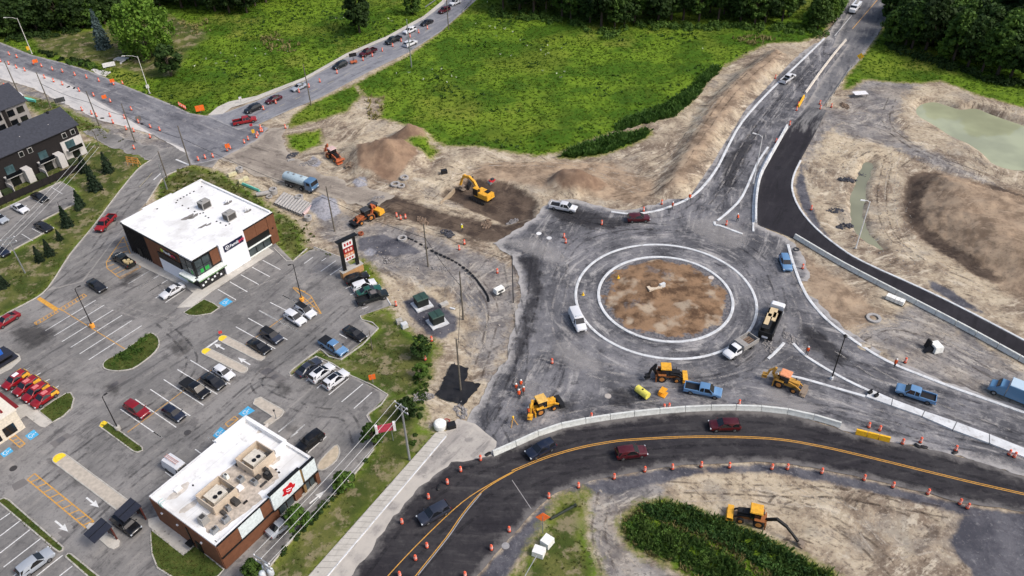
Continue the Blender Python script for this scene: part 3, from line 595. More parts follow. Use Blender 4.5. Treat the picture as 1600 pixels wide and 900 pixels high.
# ---- roundabout kerbs and island
def ring(r, n=96): return [(CENX+r*math.cos(2*math.pi*i/n), CENY+r*math.sin(2*math.pi*i/n)) for i in range(n)]
kerb('roundabout_kerb', ring(R_OUT), .5, .10, WCONC, closed=True)['label'] = 'outer white concrete ring kerb of the roundabout'
kerb('roundabout_kerb', ring(R_IN), .52, .16, WCONC, closed=True)['label'] = 'inner white concrete ring kerb of the roundabout'
def island_dirt():
    n = NT('central_island_soil'); st = n.noise(.3, 8, .72); f = n.noise(2., 7, .72)
    c = n.mix(n.ss(st, .35, .6), s2l((84, 66, 52)), s2l((146, 118, 92))); c = n.mix(n.ss(n.noise(.25, 4), .52, .66), c, s2l((172, 155, 134))); c = n.mix(n.ss(f, .5, .7, 0, .5), c, s2l((98, 74, 56)))
    gv = n.mix(n.ss(f, .4, .6), s2l((84, 83, 88)), s2l((124, 121, 121)))
    e = n.math('ADD', n.attr('edge'), n.math('MULTIPLY', n.math('SUBTRACT', n.noise(.22, 6, .66), .5), 9.))
    c = n.mix(n.ss(e, 1.5, .7), c, gv); c = n.mix(n.ss(n.noise(.16, 6, .68, n.comb(n.sep(n.coords())[1], n.sep(n.coords())[0], 3.)), .56, .64, 0, .6), c, gv); n.bump(st, .6, .3); return n.done(c, .95, 0, .1)
def isl_h(P):
    d = np.hypot(P[:, 0]-CENX, P[:, 1]-CENY); z = .45*np.clip(1-(d/(R_IN-.3))**2, 0, 1)
    for c, r, h in (((1020, 452), 3.2, 1.0), ((985, 440), 2.5, .5), ((1085, 485), 3.5, .4), ((990, 478), 2.5, .4), ((1040, 470), 3.5, -.28), ((1000, 475), 2., -.15)):
        q = G(c); z = z+h*np.exp(-((P[:, 0]-q.x)**2+(P[:, 1]-q.y)**2)/(r*.6)**2)
    return z+.08*vnoise(P, .8, 4)
sheet('central_island', ring(R_IN-.3, 64), .01, island_dirt(), spacing=.8, height=isl_h)
# long new kerbs
for pts, wd, lab in (
    ([(955, 331), (985, 334.5), (1020, 331), (1050, 322), (1080, 308), (1102, 288), (1122, 260), (1138, 228), (1160, 190), (1200, 145), (1245, 102), (1275, 73), (1288, 60)], .55, 'white kerb curving along the dirt bank north of the roundabout'),
    ([(1200, 230), (1182, 258), (1160, 307), (1137, 332), (1121, 345)], .5, 'white kerb on the left of the northern splitter island'),
    ([(1116, 347), (1118, 352), (1125, 353), (1160, 366)], .5, 'white kerb closing the northern splitter island'),
    ([(1177, 362), (1177, 318), (1184, 276), (1207, 232)], .4, 'white kerb on the right of the northern splitter island'),
    ([(1231, 382), (1237, 405), (1245, 428), (1254, 450), (1267, 472), (1292, 500), (1325, 526), (1362, 551), (1400, 571), (1450, 591), (1500, 610), (1600, 645), (1720, 690)], .55, 'long white kerb along the right side of the roundabout'),
    ([(1200, 561), (1209, 553), (1217, 545), (1225, 536)], .5, 'short white kerb stub by the dump truck'),
    ([(1239, 537), (1257, 555), (1278, 569), (1300, 582), (1330, 598), (1358, 611)], .5, 'upper white kerb of the southern splitter island'),
    ([(1215, 585), (1250, 591), (1300, 605), (1352, 620)], .5, 'lower white kerb of the southern splitter island'),
    ([(1251, 251), (1240, 275), (1238, 298), (1250, 327), (1275, 357), (1312, 387), (1350, 410), (1437, 449.5), (1500, 480), (1600, 532), (1720, 597)], .4, 'white kerb on the outer edge of the fresh black road')):
    kerb('kerb', sm(pts, sub=3), wd, .15, WCONC)['label'] = lab

# ---- painted markings (children of the surface they are painted on)
def mark(pts, wd, m=WPAINT, par=lot, z=.008, name='stall_line'): return stripe(name, gp(pts) if not isinstance(pts[0], Vector) else [tuple(p) for p in pts], wd, z, m, par)
a_ = 240/1350
for l in (((397, 545), (840, 277)), ((475, 590), (918, 317)), ((545, 640), (995, 362)), ((622, 690), (1073, 408)), ((700, 748), (1158, 455)), ((780, 800), (1245, 500)), ((1125, 132), (1320, 15)), ((1208, 167), (1350, 85)), ((1295, 207), (1420, 130)), ((215, 895), (280, 858))): mark(zq(l, a_, 0, 420), .16)
b_ = 320/1309
for l in (((562, 338), (818, 493)), ((480, 398), (735, 557)), ((392, 462), (646, 627)), ((307, 525), (562, 695)), ((210, 588), (472, 768)), ((116, 652), (381, 835)), ((853, 125), (1105, 265)), ((932, 70), (1182, 208)), ((1003, 20), (1250, 155)), ((1125, 800), (1232, 710)), ((1175, 855), (1293, 752)), ((678, 833), (720, 862))): mark(zq(l, b_, 160, 480), .16)
for l in (((165, 752), (308, 665)), ((223, 777), (362, 697)), ((287, 805), (418, 725)), ((340, 842), (470, 760)), ((403, 870), (533, 785)), ((1025, 600), (1138, 660)), ((958, 645), (1070, 705)), ((885, 692), (1000, 755)), ((815, 738), (927, 802)), ((738, 786), (853, 852)), ((648, 848), (745, 898)), ((1148, 822), (1290, 895))): mark(zq(l, b_, 160, 260), .16)
e_ = 300/1227
for l in (((495, 180), (592, 112)), ((555, 203), (650, 140)), ((390, 130), (445, 90)), ((500, 115), (530, 95)), ((250, 332), (355, 385)), ((172, 378), (280, 432)), ((100, 430), (350, 565)), ((655, 290), (690, 275)), ((685, 330), (720, 315)), ((615, 580), (665, 608)), ((400, 882), (430, 860)), ((760, 420), (800, 405))): mark(zq(l, e_, 380, 380), .16)
for l in (((455, 668), (580, 565)), ((535, 712), (668, 600)), ((612, 753), (725, 652)), ((380, 627), (425, 590)), ((140, 898), (245, 813)), ((250, 898), (305, 853))): mark(q4(400, 450, *l), .16)
for l in (((0, 550), (68, 503)), ((0, 650), (128, 553)), ((0, 757), (190, 608)), ((22, 845), (255, 665)), ((85, 900), (110, 880)), ((228, 900), (392, 770)), ((372, 900), (452, 838)), ((290, 745), (318, 720)), ((960, 0), (1012, 35)), ((1300, 35), (1328, 52)), ((1220, 108), (1262, 138)), ((1033, 250), (1080, 285))): mark(q4(0, 675, *l), .16)
for l in (((325, 130), (440, 28)), ((185, 57), (262, 0))): mark(q4(400, 675, *l), .16)
for l in (((192, 335), (265, 380)), ((318, 268), (390, 312)), ((135, 562), (205, 605)), ((200, 528), (262, 562))): mark(q4(0, 225, *l), .12, WPAINT, apt_lot)
for l in (((75, 645), (95, 632)), ((112, 690), (150, 665)), ((180, 738), (200, 725)), ((150, 520), (200, 490)), ((210, 555), (255, 530)), ((270, 590), (310, 570)), ((335, 632), (368, 612))): mark(q4(0, 450, *l), .16)
Y = dict(m=YPAINT, name='yellow_line')
mark(zq([(550, 365), (1105, 708)], a_, 0, 420), .13, **Y); mark(zq([(700, 400), (160, 800)], b_, 160, 480), .13, **Y); mark(zq([(1155, 65), (905, 248)], b_, 160, 480), .13, **Y)
def hatch(corners, nbar, wd=.14, par=lot, mirror=0):
    P = [Vector(G2(c)) for c in corners]; n = len(P)
    for i in range(n): stripe('hatch_line', [tuple(P[i]), tuple(P[(i+1) % n])], wd, .009+.001*(i % 2), YPAINT, par)
    a, b, c, d = P[0], P[1], P[2], P[3]
    for k in range(nbar):
        t = (k+.5)/nbar; q = min(1, max(0, t+(.4/nbar)*(1 if not mirror else -1))); stripe('hatch_line', [tuple(a.lerp(b, t)), tuple(d.lerp(c, q))], wd, .008, YPAINT, par)
hatch(zq([(735, 220), (518, 352), (548, 370), (763, 238)], a_, 0, 420), 7); hatch(zq([(488, 365), (300, 475), (322, 493), (515, 378)], a_, 0, 420), 6)
hatch(zq([(160, 335), (505, 620), (550, 580), (203, 300)], 220/825, 0, 660), 9, .17); hatch(zq([(10, 55), (118, 148), (148, 125), (45, 35)], 220/825, 0, 660), 6)
hatch(q4(0, 450, (-60, 930), (20, 985), (60, 960), (-20, 900)), 4) if 0 else None
hatch(zq([(135, 450), (25, 610), (30, 650), (118, 718)], b_, 160, 260)+zq([(245, 645), (180, 560)], b_, 160, 260), 0)
for l in (((105, 490), (165, 480)), ((75, 530), (170, 505)), ((50, 570), (165, 540)), ((28, 612), (70, 595)), ((30, 640), (75, 625)), ((55, 668), (110, 640)), ((80, 690), (160, 650)), ((105, 712), (225, 650))): mark(zq(l, b_, 160, 260), .14, YPAINT, lot, .008, 'hatch_line')
hatch(zq([(318, 285), (500, 450), (430, 335), (330, 280)], e_, 380, 380), 0)
for l in (((400, 310), (330, 290)), ((440, 345), (385, 385)), ((450, 370), (395, 395)), ((470, 400), (425, 410)), ((495, 450), (460, 440))): mark(zq(l, e_, 380, 380), .14, YPAINT, lot, .008, 'hatch_line')
hatch(zq([(785, 745), (845, 698), (868, 715), (805, 765)], b_, 160, 480), 1)
flat('yellow_ramp_patch', gp(zq([(322, 268), (352, 246), (518, 350), (485, 375)], a_, 0, 420)), .007, YPAINT, lot)
def bay(corners):
    P = [Vector(G2(c)) for c in corners]; o = flat('blue_bay_patch', [tuple(p) for p in P], .008, BPAINT, lot)
    c = sum(P, Vector((0, 0)))/4; u = (P[1]-P[0]).normalized(); v = Vector((-u.y, u.x))
    def q(x, y): return tuple(c+u*x+v*y)
    def st(pts, wd, k): stripe('wheelchair_symbol', [q(*p) for p in pts], wd, .012+k*.0005, WPAINT, o)
    st([(.36*math.cos(t)-.08, .36*math.sin(t)-.15) for t in np.linspace(2.2, 5.9, 12)], .1, 0); st([(-.05, .45), (-.05, -.02), (.32, -.05), (.45, -.4)], .1, 1); st([(-.06, .66), (-.04, .52)], .17, 2); st([(-.05, .22), (.25, .22)], .09, 3)
bay(q4(0, 450, (1367, 95), (1405, 117), (1455, 85), (1415, 62))); bay(zq([(868, 682), (905, 702), (975, 662), (930, 632)], b_, 160, 480)); bay(zq([(705, 822), (735, 840), (795, 795), (755, 765)], b_, 160, 480))
bay(zq([(185, 715), (225, 748), (288, 705), (250, 668)], .2113, 0, 530)); bay(zq([(0, 848), (30, 875), (100, 828), (68, 797)], .2113, 0, 530))
def arrow(tail, tip, L=3.2, wd=.9, par=lot, z=.009):
    a = Vector(G2(tail)); b = Vector(G2(tip)); d = (b-a).normalized(); v = Vector((-d.y, d.x)); L = (b-a).length
    flat('white_arrow', [tuple(p) for p in (a+v*.13, a+d*L*.55+v*.13, a+d*L*.5+v*.5, b, a+d*L*.5-v*.5, a+d*L*.55-v*.13, a-v*.13)], z, WPAINT, par)
arrow(zq([(780, 270)], b_, 160, 480)[0], zq([(715, 233)], b_, 160, 480)[0]); arrow(zq([(945, 368)], b_, 160, 480)[0], zq([(866, 322)], b_, 160, 480)[0])
arrow(q4(0, 675, (540, 410))[0], q4(0, 675, (618, 472))[0]); arrow(q4(0, 675, (345, 555))[0], q4(0, 675, (425, 622))[0]); arrow(q4(400, 675, (335, 448))[0], q4(400, 675, (432, 365))[0])
mark(zq([(752, 200), (655, 268)], b_, 160, 480), .4, name='stop_line')
mark([(275, 249), (296, 258)], .45, WPAINT, street, .012, 'stop_line'); mark([(240, 281), (251, 271)], .3, WPAINT, street, .012, 'stop_line'); mark([(218, 292), (238, 270)], .14, plain('faded_yellow_paint', (170, 160, 130)), street, .012, 'yellow_line')
# double yellow on the detour
cl = smooth(gp([(800, 736.5), (850, 716), (900, 701), (945, 692), (987, 687), (1087, 682.5), (1200, 685), (1275, 696), (1360, 715), (1450, 737), (1525, 755), (1600, 772), (1720, 800)]), False, 5)
for s_ in (-.14, .14): stripe('yellow_line', offset([tuple(p) for p in cl], s_), .12, .016, YPAINT, detour)
mark([Vector(p) for p in sm([(803, 736), (770, 754), (722, 785), (660, 843), (607, 899), (560, 955)])], .13, YPAINT, detour, .016, 'yellow_line')
mark([Vector(p) for p in sm([(803, 737.5), (775, 753), (750, 771), (722, 804), (697, 840), (650, 899), (610, 955)])], .13, YPAINT, detour, .017, 'yellow_line')
mark([Vector(p) for p in sm([(752, 771), (725, 804), (700, 840), (653, 899)])], .15, plain('faded_white_paint', (150, 147, 146)), detour, .0165, 'white_line')
mark([(800, 750), (830, 795)], .1, plain('faded_white_paint', (150, 147, 146)), detour, .016, 'chalk_line')
# centre lines on the side road and the far lane
for k in range(11):
    t = k/11; a = Vector((410, 178)).lerp(Vector((690, 34)), t); b = Vector((410, 178)).lerp(Vector((690, 34)), t+.035); bow = -14*math.sin(math.pi*t)*0
    mark([(a.x, a.y+6*math.sin(math.pi*t)), (b.x, b.y+6*math.sin(math.pi*(t+.035)))], .14, plain('faded_yellow_paint', (170, 160, 130)), neroad, .02, 'centre_line')
far_ = [o for o in col.objects if o.name == 'traffic_lane'][0]
mark([(1332, 45), (1375, -5)], .22, plain('faded_orange_line', (206, 158, 92)), far_, .012, 'yellow_line'); mark([(1304, 56), (1331, 24)], .16, WPAINT, site, .008, 'white_line')
# darker repair patches in the lot and joint lines in the sidewalk
PATCHM = asphalt('asphalt_repair', (92, 90, 92), (102, 100, 101), (80, 78, 80), (120, 116, 113), LOT, .3, .3, .3)
for k, p in enumerate((q4(0, 450, (230, 290), (300, 245), (340, 262), (270, 310)), q4(0, 675, (295, 190), (400, 125), (440, 150), (345, 220)), q4(0, 675, (70, 330), (150, 290), (180, 320), (90, 370)), q4(0, 675, (310, 70), (420, 5), (450, 25), (340, 95)), q4(0, 675, (360, 630), (400, 610), (440, 640), (400, 665)), q4(0, 675, (440, 575), (470, 560), (505, 590), (470, 612)), q4(0, 450, (660, 615), (780, 545), (800, 562), (690, 640)), q4(400, 450, (10, 520), (80, 490), (200, 570), (140, 600)), q4(0, 225, (700, 470), (760, 440), (790, 455), (730, 490)), q4(0, 675, (350, 245), (380, 230), (410, 250), (380, 268)))):
    sheet('asphalt_patch', gp(p), .005+.0003*k, PATCHM, lot, spacing=1.5, bstep=.6, jit=.06)
for k in range(27):
    t = k/27; a = Vector(G2((682, 677))).lerp(Vector(G2((486, 897))), t); b = Vector(G2((697, 679))).lerp(Vector(G2((512, 897))), t); stripe('joint', [tuple(a), tuple(b)], .05, .105, plain('joint_grey', (120, 116, 110)), walk)  # joints drawn as thin grey stripes
# manholes and rings
def manhole(p, r=.55, c=(90, 84, 80), par=None, z=.02):
    q = G(p); o = MB().lathe([(r, 0), (r, .03), (r*.8, .035)], (q.x, q.y, z-.005), 14).build('manhole_cover', plain('iron_%d_%d' % (c[0], c[1]), c, .7), None)
    return o
for p, c, lab in (((21, 732), (60, 58, 58), 'dark iron manhole cover in the lane by the blue bays'), ((274, 528), (108, 105, 104), 'grey manhole cover near the planted crescent island'), ((293, 676), (70, 68, 68), 'dark manhole cover beside the restaurant parking'), ((950, 619), (176, 168, 160), 'pale concrete manhole lid on the site by the yellow tank'), ((1006, 373), (150, 148, 148), 'pale manhole lid just above the roundabout ring'), ((858, 372), (205, 205, 205), 'white round lid by the orange drums left of the roundabout'), ((842, 365), (225, 225, 225), 'larger white round lid left of the roundabout'), ((790, 853), (150, 148, 146), 'ring-shaped lid in the detour lane by the drums'), ((1111, 435), (200, 190, 180), 'pale round lid at right of the central island')):
    z = .02 if p != (1111, 435) else .18
    tag(manhole(p, .55, c, z=z), lab, 'manhole')

# ---- tyre tracks pressed into dirt, gravel and dust
def track_material(name, c, k=.55):
    n = NT(name); m = n.done(s2l(c), .95, 0, .1); t = n.node("ShaderNodeBsdfTransparent"); mx = n.node("ShaderNodeMixShader")
    f = n.math('MULTIPLY', n.ss(n.noise(.5, 6, .7), .42, .58), n.ss(n.attr('across'), 0., .45, 0., k)); n.set(mx.inputs[0], f)
    n.t.links.new(t.outputs[0], mx.inputs[1]); n.t.links.new(n.b.outputs[0], mx.inputs[2]); n.t.links.new(mx.outputs[0], n.t.nodes['Material Output'].inputs[0]); return m
TRK = [track_material('track_dark', (84, 73, 64), .42), track_material('track_pale', (202, 191, 174), .45), track_material('track_black', (48, 48, 52), .34), track_material('track_dust', (186, 181, 176), .34)]
GROUND = bpy.data.objects['ground']
def tracks(pts, mi, par, gauge=1.8, wd=.42, flatz=None, k=0):
    C = resample([tuple(v) for v in smooth(gp(pts), False, 6)], .7, False)
    for s in (-gauge/2, gauge/2):
        L = offset([tuple(p) for p in C], s); A = offset(L, wd/2); M_ = L; B_ = offset(L, -wd/2); rows = [A, M_, B_]
        V = []
        for r_ in rows:
            a = np.array(r_); z = terrain(a)+.03+.004*k if flatz is None else np.full(len(a), flatz+.001*k); V += np.column_stack([a, z]).tolist()
        n_ = len(A); F = [(r*n_+i+n_, r*n_+i+1+n_, r*n_+i+1, r*n_+i) for r in range(2) for i in range(n_-1)]
        m = bpy.data.meshes.new('tyre_track'); m.from_pydata(V, [], F); m.update(); m.materials.append(TRK[mi])
        at_ = m.attributes.new('across', 'FLOAT', 'POINT'); at_.data.foreach_set('value', np.array([0.]*n_+[1.]*n_+[0.]*n_, np.float32)*1.)
        o = bpy.data.objects.new('tyre_track', m); col.objects.link(o); o.parent = par
for k, (pts, mi) in enumerate((([(560, 330), (640, 352), (720, 376), (790, 400)], 0), ([(470, 285), (560, 300), (650, 325), (760, 360)], 0), ([(480, 270), (580, 285), (680, 310)], 1), ([(700, 245), (640, 270), (660, 300), (720, 320)], 1), ([(850, 255), (760, 262), (700, 285), (670, 310)], 0), ([(1000, 300), (900, 262), (780, 255), (690, 275)], 1), ([(1220, 85), (1150, 145), (1090, 225), (1040, 290), (960, 310)], 0), ([(1205, 85), (1135, 140), (1075, 215), (1020, 270), (900, 255)], 1), ([(1190, 95), (1120, 155), (1060, 230), (990, 270)], 0),
        ([(1040, 760), (1150, 765), (1300, 770), (1480, 800)], 0), ([(1060, 775), (1200, 775), (1330, 800), (1420, 870)], 1), ([(1160, 770), (1250, 790), (1340, 840), (1400, 895)], 0), ([(1240, 750), (1330, 800), (1380, 860), (1470, 850)], 1), ([(1210, 790), (1230, 775), (1300, 768), (1400, 790), (1480, 830)], 0), ([(930, 770), (960, 800), (950, 850), (1000, 900)], 1), ([(945, 770), (935, 830), (950, 890)], 0),
        ([(1310, 175), (1370, 180), (1420, 215), (1500, 250), (1600, 310)], 1), ([(1300, 185), (1380, 200), (1440, 235), (1540, 275)], 0), ([(1395, 150), (1385, 190), (1420, 225), (1480, 255)], 0), ([(1400, 240), (1390, 300), (1400, 360), (1450, 405), (1540, 455)], 1), ([(1388, 250), (1378, 310), (1392, 365), (1445, 415)], 0),
        ([(1330, 520), (1380, 505), (1440, 510), (1540, 560)], 1), ([(1350, 540), (1400, 520), (1480, 545), (1560, 590)], 0), ([(580, 400), (640, 430), (700, 440), (760, 500)], 1), ([(740, 430), (770, 480), (760, 540), (740, 600)], 0), ([(720, 440), (752, 490), (745, 560)], 1))): tracks(pts, mi, GROUND, k=k % 7)
for k, (pts, mi) in enumerate((([(790, 700), (770, 640), (800, 560), (830, 480), (840, 400), (870, 350), (960, 345), (1050, 340), (1110, 300), (1150, 230), (1220, 140)], 2), ([(800, 640), (830, 560), (870, 560), (960, 590), (1100, 600), (1200, 570), (1260, 520), (1240, 450), (1210, 390), (1180, 370)], 3), ([(870, 440), (900, 380), (980, 355), (1080, 360), (1170, 390), (1215, 450), (1210, 530), (1130, 590), (1000, 600)], 2), ([(840, 360), (880, 420), (870, 500), (900, 560), (980, 580)], 3), ([(1500, 690), (1400, 655), (1300, 632), (1180, 625), (1060, 630), (900, 650), (800, 690)], 3), ([(1560, 705), (1440, 680), (1320, 645), (1200, 632)], 2), ([(1600, 690), (1500, 650), (1400, 612), (1330, 575), (1270, 520)], 2), ([(1580, 665), (1480, 630), (1390, 595), (1310, 545)], 3), ([(780, 660), (810, 600), (815, 520), (800, 440), (790, 390)], 2), ([(1300, 70), (1240, 130), (1170, 220), (1130, 300), (1090, 345)], 3), ([(1280, 95), (1220, 160), (1165, 250), (1110, 330)], 2), ([(860, 330), (900, 345), (960, 360), (1060, 365)], 2))): tracks(pts, mi, site, 1.9, .5, .006, k)
for k, (pts, mi) in enumerate((([(560, 900), (640, 800), (740, 735), (900, 683), (1050, 668), (1200, 668), (1330, 693), (1460, 722), (1600, 758)], 2), ([(640, 900), (720, 815), (800, 765), (900, 727), (1050, 706), (1200, 704), (1330, 725), (1460, 756), (1600, 790)], 2))): tracks(pts, mi, detour, 1.8, .7, .012, k)
for k, (pts, mi) in enumerate((([(60, 470), (140, 400), (190, 330), (240, 275)], 2), ([(250, 500), (300, 560), (260, 620), (150, 690), (60, 760)], 2), ([(150, 470), (260, 500), (330, 480), (430, 440), (500, 420)], 3), ([(440, 600), (400, 600), (330, 660), (220, 740), (120, 830)], 2), ([(540, 480), (470, 540), (400, 600), (480, 640), (540, 650), (560, 690)], 2))): tracks(pts, mi, lot, 1.7, .5, .0045, k)

# ---- damp, oily and dusty patches lying on the paving
def patch_material(name, c, k):
    n = NT(name); n.done(s2l(c), .85, 0, .3); t = n.node("ShaderNodeBsdfTransparent"); mx = n.node("ShaderNodeMixShader")
    e = n.math('ADD', n.attr('edge'), n.math('MULTIPLY', n.math('SUBTRACT', n.noise(.45, 7, .7), .5), 5.)); n.set(mx.inputs[0], n.ss(e, .4, 2.4, 0., k))
    n.t.links.new(t.outputs[0], mx.inputs[1]); n.t.links.new(n.b.outputs[0], mx.inputs[2]); n.t.links.new(mx.outputs[0], n.t.nodes['Material Output'].inputs[0]); return n.m
PD = patch_material('damp_patch', (46, 45, 49), .62); PP2 = patch_material('dust_patch', (178, 174, 171), .36); PO = patch_material('oil_patch', (60, 58, 58), .5)
for k, (p, m) in enumerate((([(855, 614), (908, 622), (905, 650), (862, 658)], PD), ([(940, 596), (1002, 600), (995, 642), (945, 648)], PD), ([(1036, 634), (1080, 634), (1085, 654), (1040, 656)], PD), ([(795, 395), (850, 390), (858, 450), (842, 530), (800, 610), (770, 650), (798, 530), (818, 450)], PD), ([(850, 322), (900, 318), (970, 338), (1010, 350), (950, 366), (860, 350)], PD), ([(1120, 250), (1190, 180), (1180, 240), (1150, 300), (1120, 310)], PD), ([(1235, 490), (1290, 515), (1360, 572), (1300, 578), (1245, 540)], PD), ([(800, 630), (850, 640), (840, 668), (790, 668)], PD), ([(1420, 640), (1520, 668), (1600, 700), (1600, 720), (1480, 670)], PD),
        ([(865, 512), (965, 572), (930, 596), (850, 562)], PP2), ([(1175, 575), (1240, 610), (1310, 640), (1280, 656), (1190, 640)], PP2), ([(770, 650), (835, 572), (858, 598), (800, 668)], PP2), ([(1060, 340), (1130, 330), (1190, 370), (1150, 400), (1080, 370)], PP2), ([(760, 370), (840, 365), (900, 400), (880, 420), (800, 395)], PP2), ([(1000, 565), (1110, 570), (1140, 600), (1010, 596)], PP2), ([(1480, 690), (1600, 715), (1600, 745), (1500, 715)], PP2))):
    sheet('surface_patch', gp(p), .0105+.0004*k, m, site, spacing=1.2, bstep=.8, jit=.3)
for k, (p, m) in enumerate((([(250, 545), (290, 515), (315, 545), (275, 572)], PO), ([(145, 600), (190, 588), (205, 622), (165, 635)], PO), ([(415, 602), (452, 588), (478, 616), (440, 630)], PO), ([(95, 745), (135, 735), (140, 765), (105, 770)], PO), ([(215, 410), (170, 440), (190, 455), (235, 430)], PO), ([(520, 440), (555, 455), (520, 480), (480, 470)], PP2), ([(0, 520), (60, 495), (110, 520), (40, 560)], PO), ([(560, 470), (605, 470), (580, 490), (545, 500)], PP2), ([(430, 660), (470, 655), (480, 680), (445, 690)], PO))):
    sheet('surface_patch', gp(p), .0105+.0003*k, m, lot, spacing=1.2, bstep=.8, jit=.3)
# ================================================================== BUILDINGS
def roof_mat():
    n = NT('white_roof_membrane'); c = n.mix(n.ss(n.noise(.16, 6, .66), .46, .68, 0, .55), s2l((234, 234, 233)), s2l((190, 187, 182))); c = n.mix(n.ss(n.noise(.7, 6, .7), .56, .7, 0, .45), c, s2l((172, 168, 162)))
    x = n.sep(n.objco()); ln = n.math('PINGPONG', x[1], 1.1); c = n.mix(n.ss(ln, .05, .02, 0, .35), c, s2l((168, 166, 163))); return n.done(c, .8, 0, .2)
ROOFW = roof_mat(); BRICK = plain('brown_cladding', (112, 72, 50), .8, var=.12, scale=1.5); CHAR = plain('charcoal_siding', (50, 46, 47), .8, var=.1, scale=2.)
WPAN = plain('white_facade_panel', (232, 233, 238), .6, var=.05); WIN = glassy('shop_glass', (60, 70, 72), .1); WIND = glassy('dark_window', (20, 23, 27), .1); BLK = plain('black_metal', (20, 20, 21), .5)
GRN = plain('green_poster', (40, 150, 62), .6); NAVY = plain('navy_sign', (22, 28, 58), .5); RTU = plain('rooftop_unit_grey', (150, 148, 144), .6, var=.1); RTUD = plain('rooftop_grille', (66, 64, 62), .7); TAR = plain('tar_stain', (120, 116, 112), .9, var=.2, scale=1.)
BEIGE = plain('beige_screen', (196, 180, 160), .8, var=.08); MINT = plain('canopy_white_edge', (228, 234, 228), .6)
def text_mesh(txt, size, name, mat, parent, loc, rot, ext=.02, bold=.012):
    cu = bpy.data.curves.new(name, 'FONT'); cu.body = txt; cu.size = size; cu.extrude = ext; cu.offset = bold; cu.resolution_u = 2
    o = bpy.data.objects.new(name+'_tmp', cu); col.objects.link(o); bpy.context.view_layer.update()
    m = bpy.data.meshes.new_from_object(o.evaluated_get(bpy.context.evaluated_depsgraph_get())); bpy.data.objects.remove(o)
    m.materials.clear(); m.materials.append(mat); m.name = name
    q = bpy.data.objects.new(name, m); col.objects.link(q); q.parent = parent; q.location = loc; q.rotation_euler = rot
    return q
class Bld:
    """a building in its own frame: x along the right-hand facade, y along the left-hand one"""
    def __init__(s, name, label, corners, h, rz, lx, ly):
        c = sum((G(p, h) for p in corners), Vector())/len(corners); s.h = h; s.lx = lx/2; s.ly = ly/2; s.rz = rz; s.c = c
        s.o = thing(name, label, 'building', (c.x, c.y, 0), rz)
    def loc(s, p, z):
        q = G(p, z)-Vector((s.c.x, s.c.y, 0)); cs, sn = math.cos(-s.rz), math.sin(-s.rz); return (q.x*cs-q.y*sn, q.x*sn+q.y*cs, z)
    def R(s, name, a, b, z0, z1, mat, d=.12, par=None):      # panel on the right facade, a..b fractions from the front corner
        x0 = -s.lx+2*s.lx*a; x1 = -s.lx+2*s.lx*b; return MB().box(((x0+x1)/2, -s.ly-d/2, (z0+z1)/2), (x1-x0, d, z1-z0)).build(name, mat, par or s.o, sharp=0)
    def L(s, name, a, b, z0, z1, mat, d=.12, par=None):
        y0 = -s.ly+2*s.ly*a; y1 = -s.ly+2*s.ly*b; return MB().box((-s.lx-d/2, (y0+y1)/2, (z0+z1)/2), (d, y1-y0, z1-z0)).build(name, mat, par or s.o, sharp=0)
# ---- pharmacy
b1 = Bld('pharmacy_building', 'large flat white-roofed shop with brown and black cladding and navy signs', [(185.2, 347.3), (314.5, 280.8), (427, 330.9), (299.3, 404.2)], 7.1, R(53.4), 19.5, 22.6)
h = 7.1; X, Yh = b1.lx, b1.ly
MB().box((0, 0, 3.3), (2*X-.3, 2*Yh-.3, 6.6)).build('wall', CHAR, b1.o, sharp=0)
rf = MB().box((0, 0, 6.68), (2*X-.2, 2*Yh-.2, .16)).build('roof', ROOFW, b1.o, sharp=0)
for nm, c, d in (('parapet', (0, Yh-.25, 6.9), (2*X, .5, .62)), ('parapet', (X-.2, 0, 6.86), (.4, 2*Yh-1.02, .54)), ('parapet', (0, -Yh+.12, 6.82), (2*X, .24, .36)), ('parapet', (-X+.12, 0, 6.8), (.24, 2*Yh-1.02, .32))): MB().box(c, d).build(nm, ROOFW, rf, sharp=0)
MB().box((-1, Yh+.2, 6.8), (7, .5, .9)).build('parapet', ROOFW, rf, sharp=0)
b1.R('corner_glazing', .0, .19, 3.1, 6.6, BLK, .1); b1.L('corner_glazing', .0, .18, 3.1, 6.6, BLK, .1)
for a in (.015, .1):
    for z0 in (3.3, 4.95): b1.R('window_pane', a, a+.075, z0, z0+1.5, WIN, .14); b1.L('window_pane', a, a+.07, z0, z0+1.5, WIN, .14)
b1.R('poster', .05, .085, 3.5, 4.3, GRN, .17); b1.R('poster', .105, .15, 3.5, 4.3, GRN, .17); b1.L('poster', .03, .05, 3.5, 4.4, GRN, .17)
b1.R('brown_panel', .195, .29, 3.6, 6.7, BRICK, .16); b1.R('white_panel', .295, .60, .12, 7.15, WPAN, .5); b1.R('brown_panel', .605, .75, 4.1, 6.75, BRICK, .16); b1.R('brown_panel', .753, .9, 4.1, 6.75, BRICK, .16); b1.R('brown_panel', .903, 1.0, .1, 6.75, BRICK, .2)
b1.R('black_band', .605, .9, 2.6, 4.08, BLK, .2); b1.R('canopy', .605, .905, 2.45, 2.62, MINT, .5)
for k in range(3): b1.R('window_pane', .615+k*.095, .70+k*.095, .45, 2.35, WIN, .14)
b1.R('sill', .605, .9, .15, .4, MINT, .2)
b1.L('brown_panel', .185, .5, 4.7, 6.72, BRICK, .16); b1.L('brown_panel', .503, .66, .15, 6.72, BRICK, .15); b1.L('black_band', .185, .5, 3.2, 4.68, BLK, .3); b1.L('white_panel', .17, .5, .12, 3.18, WPAN, .3)
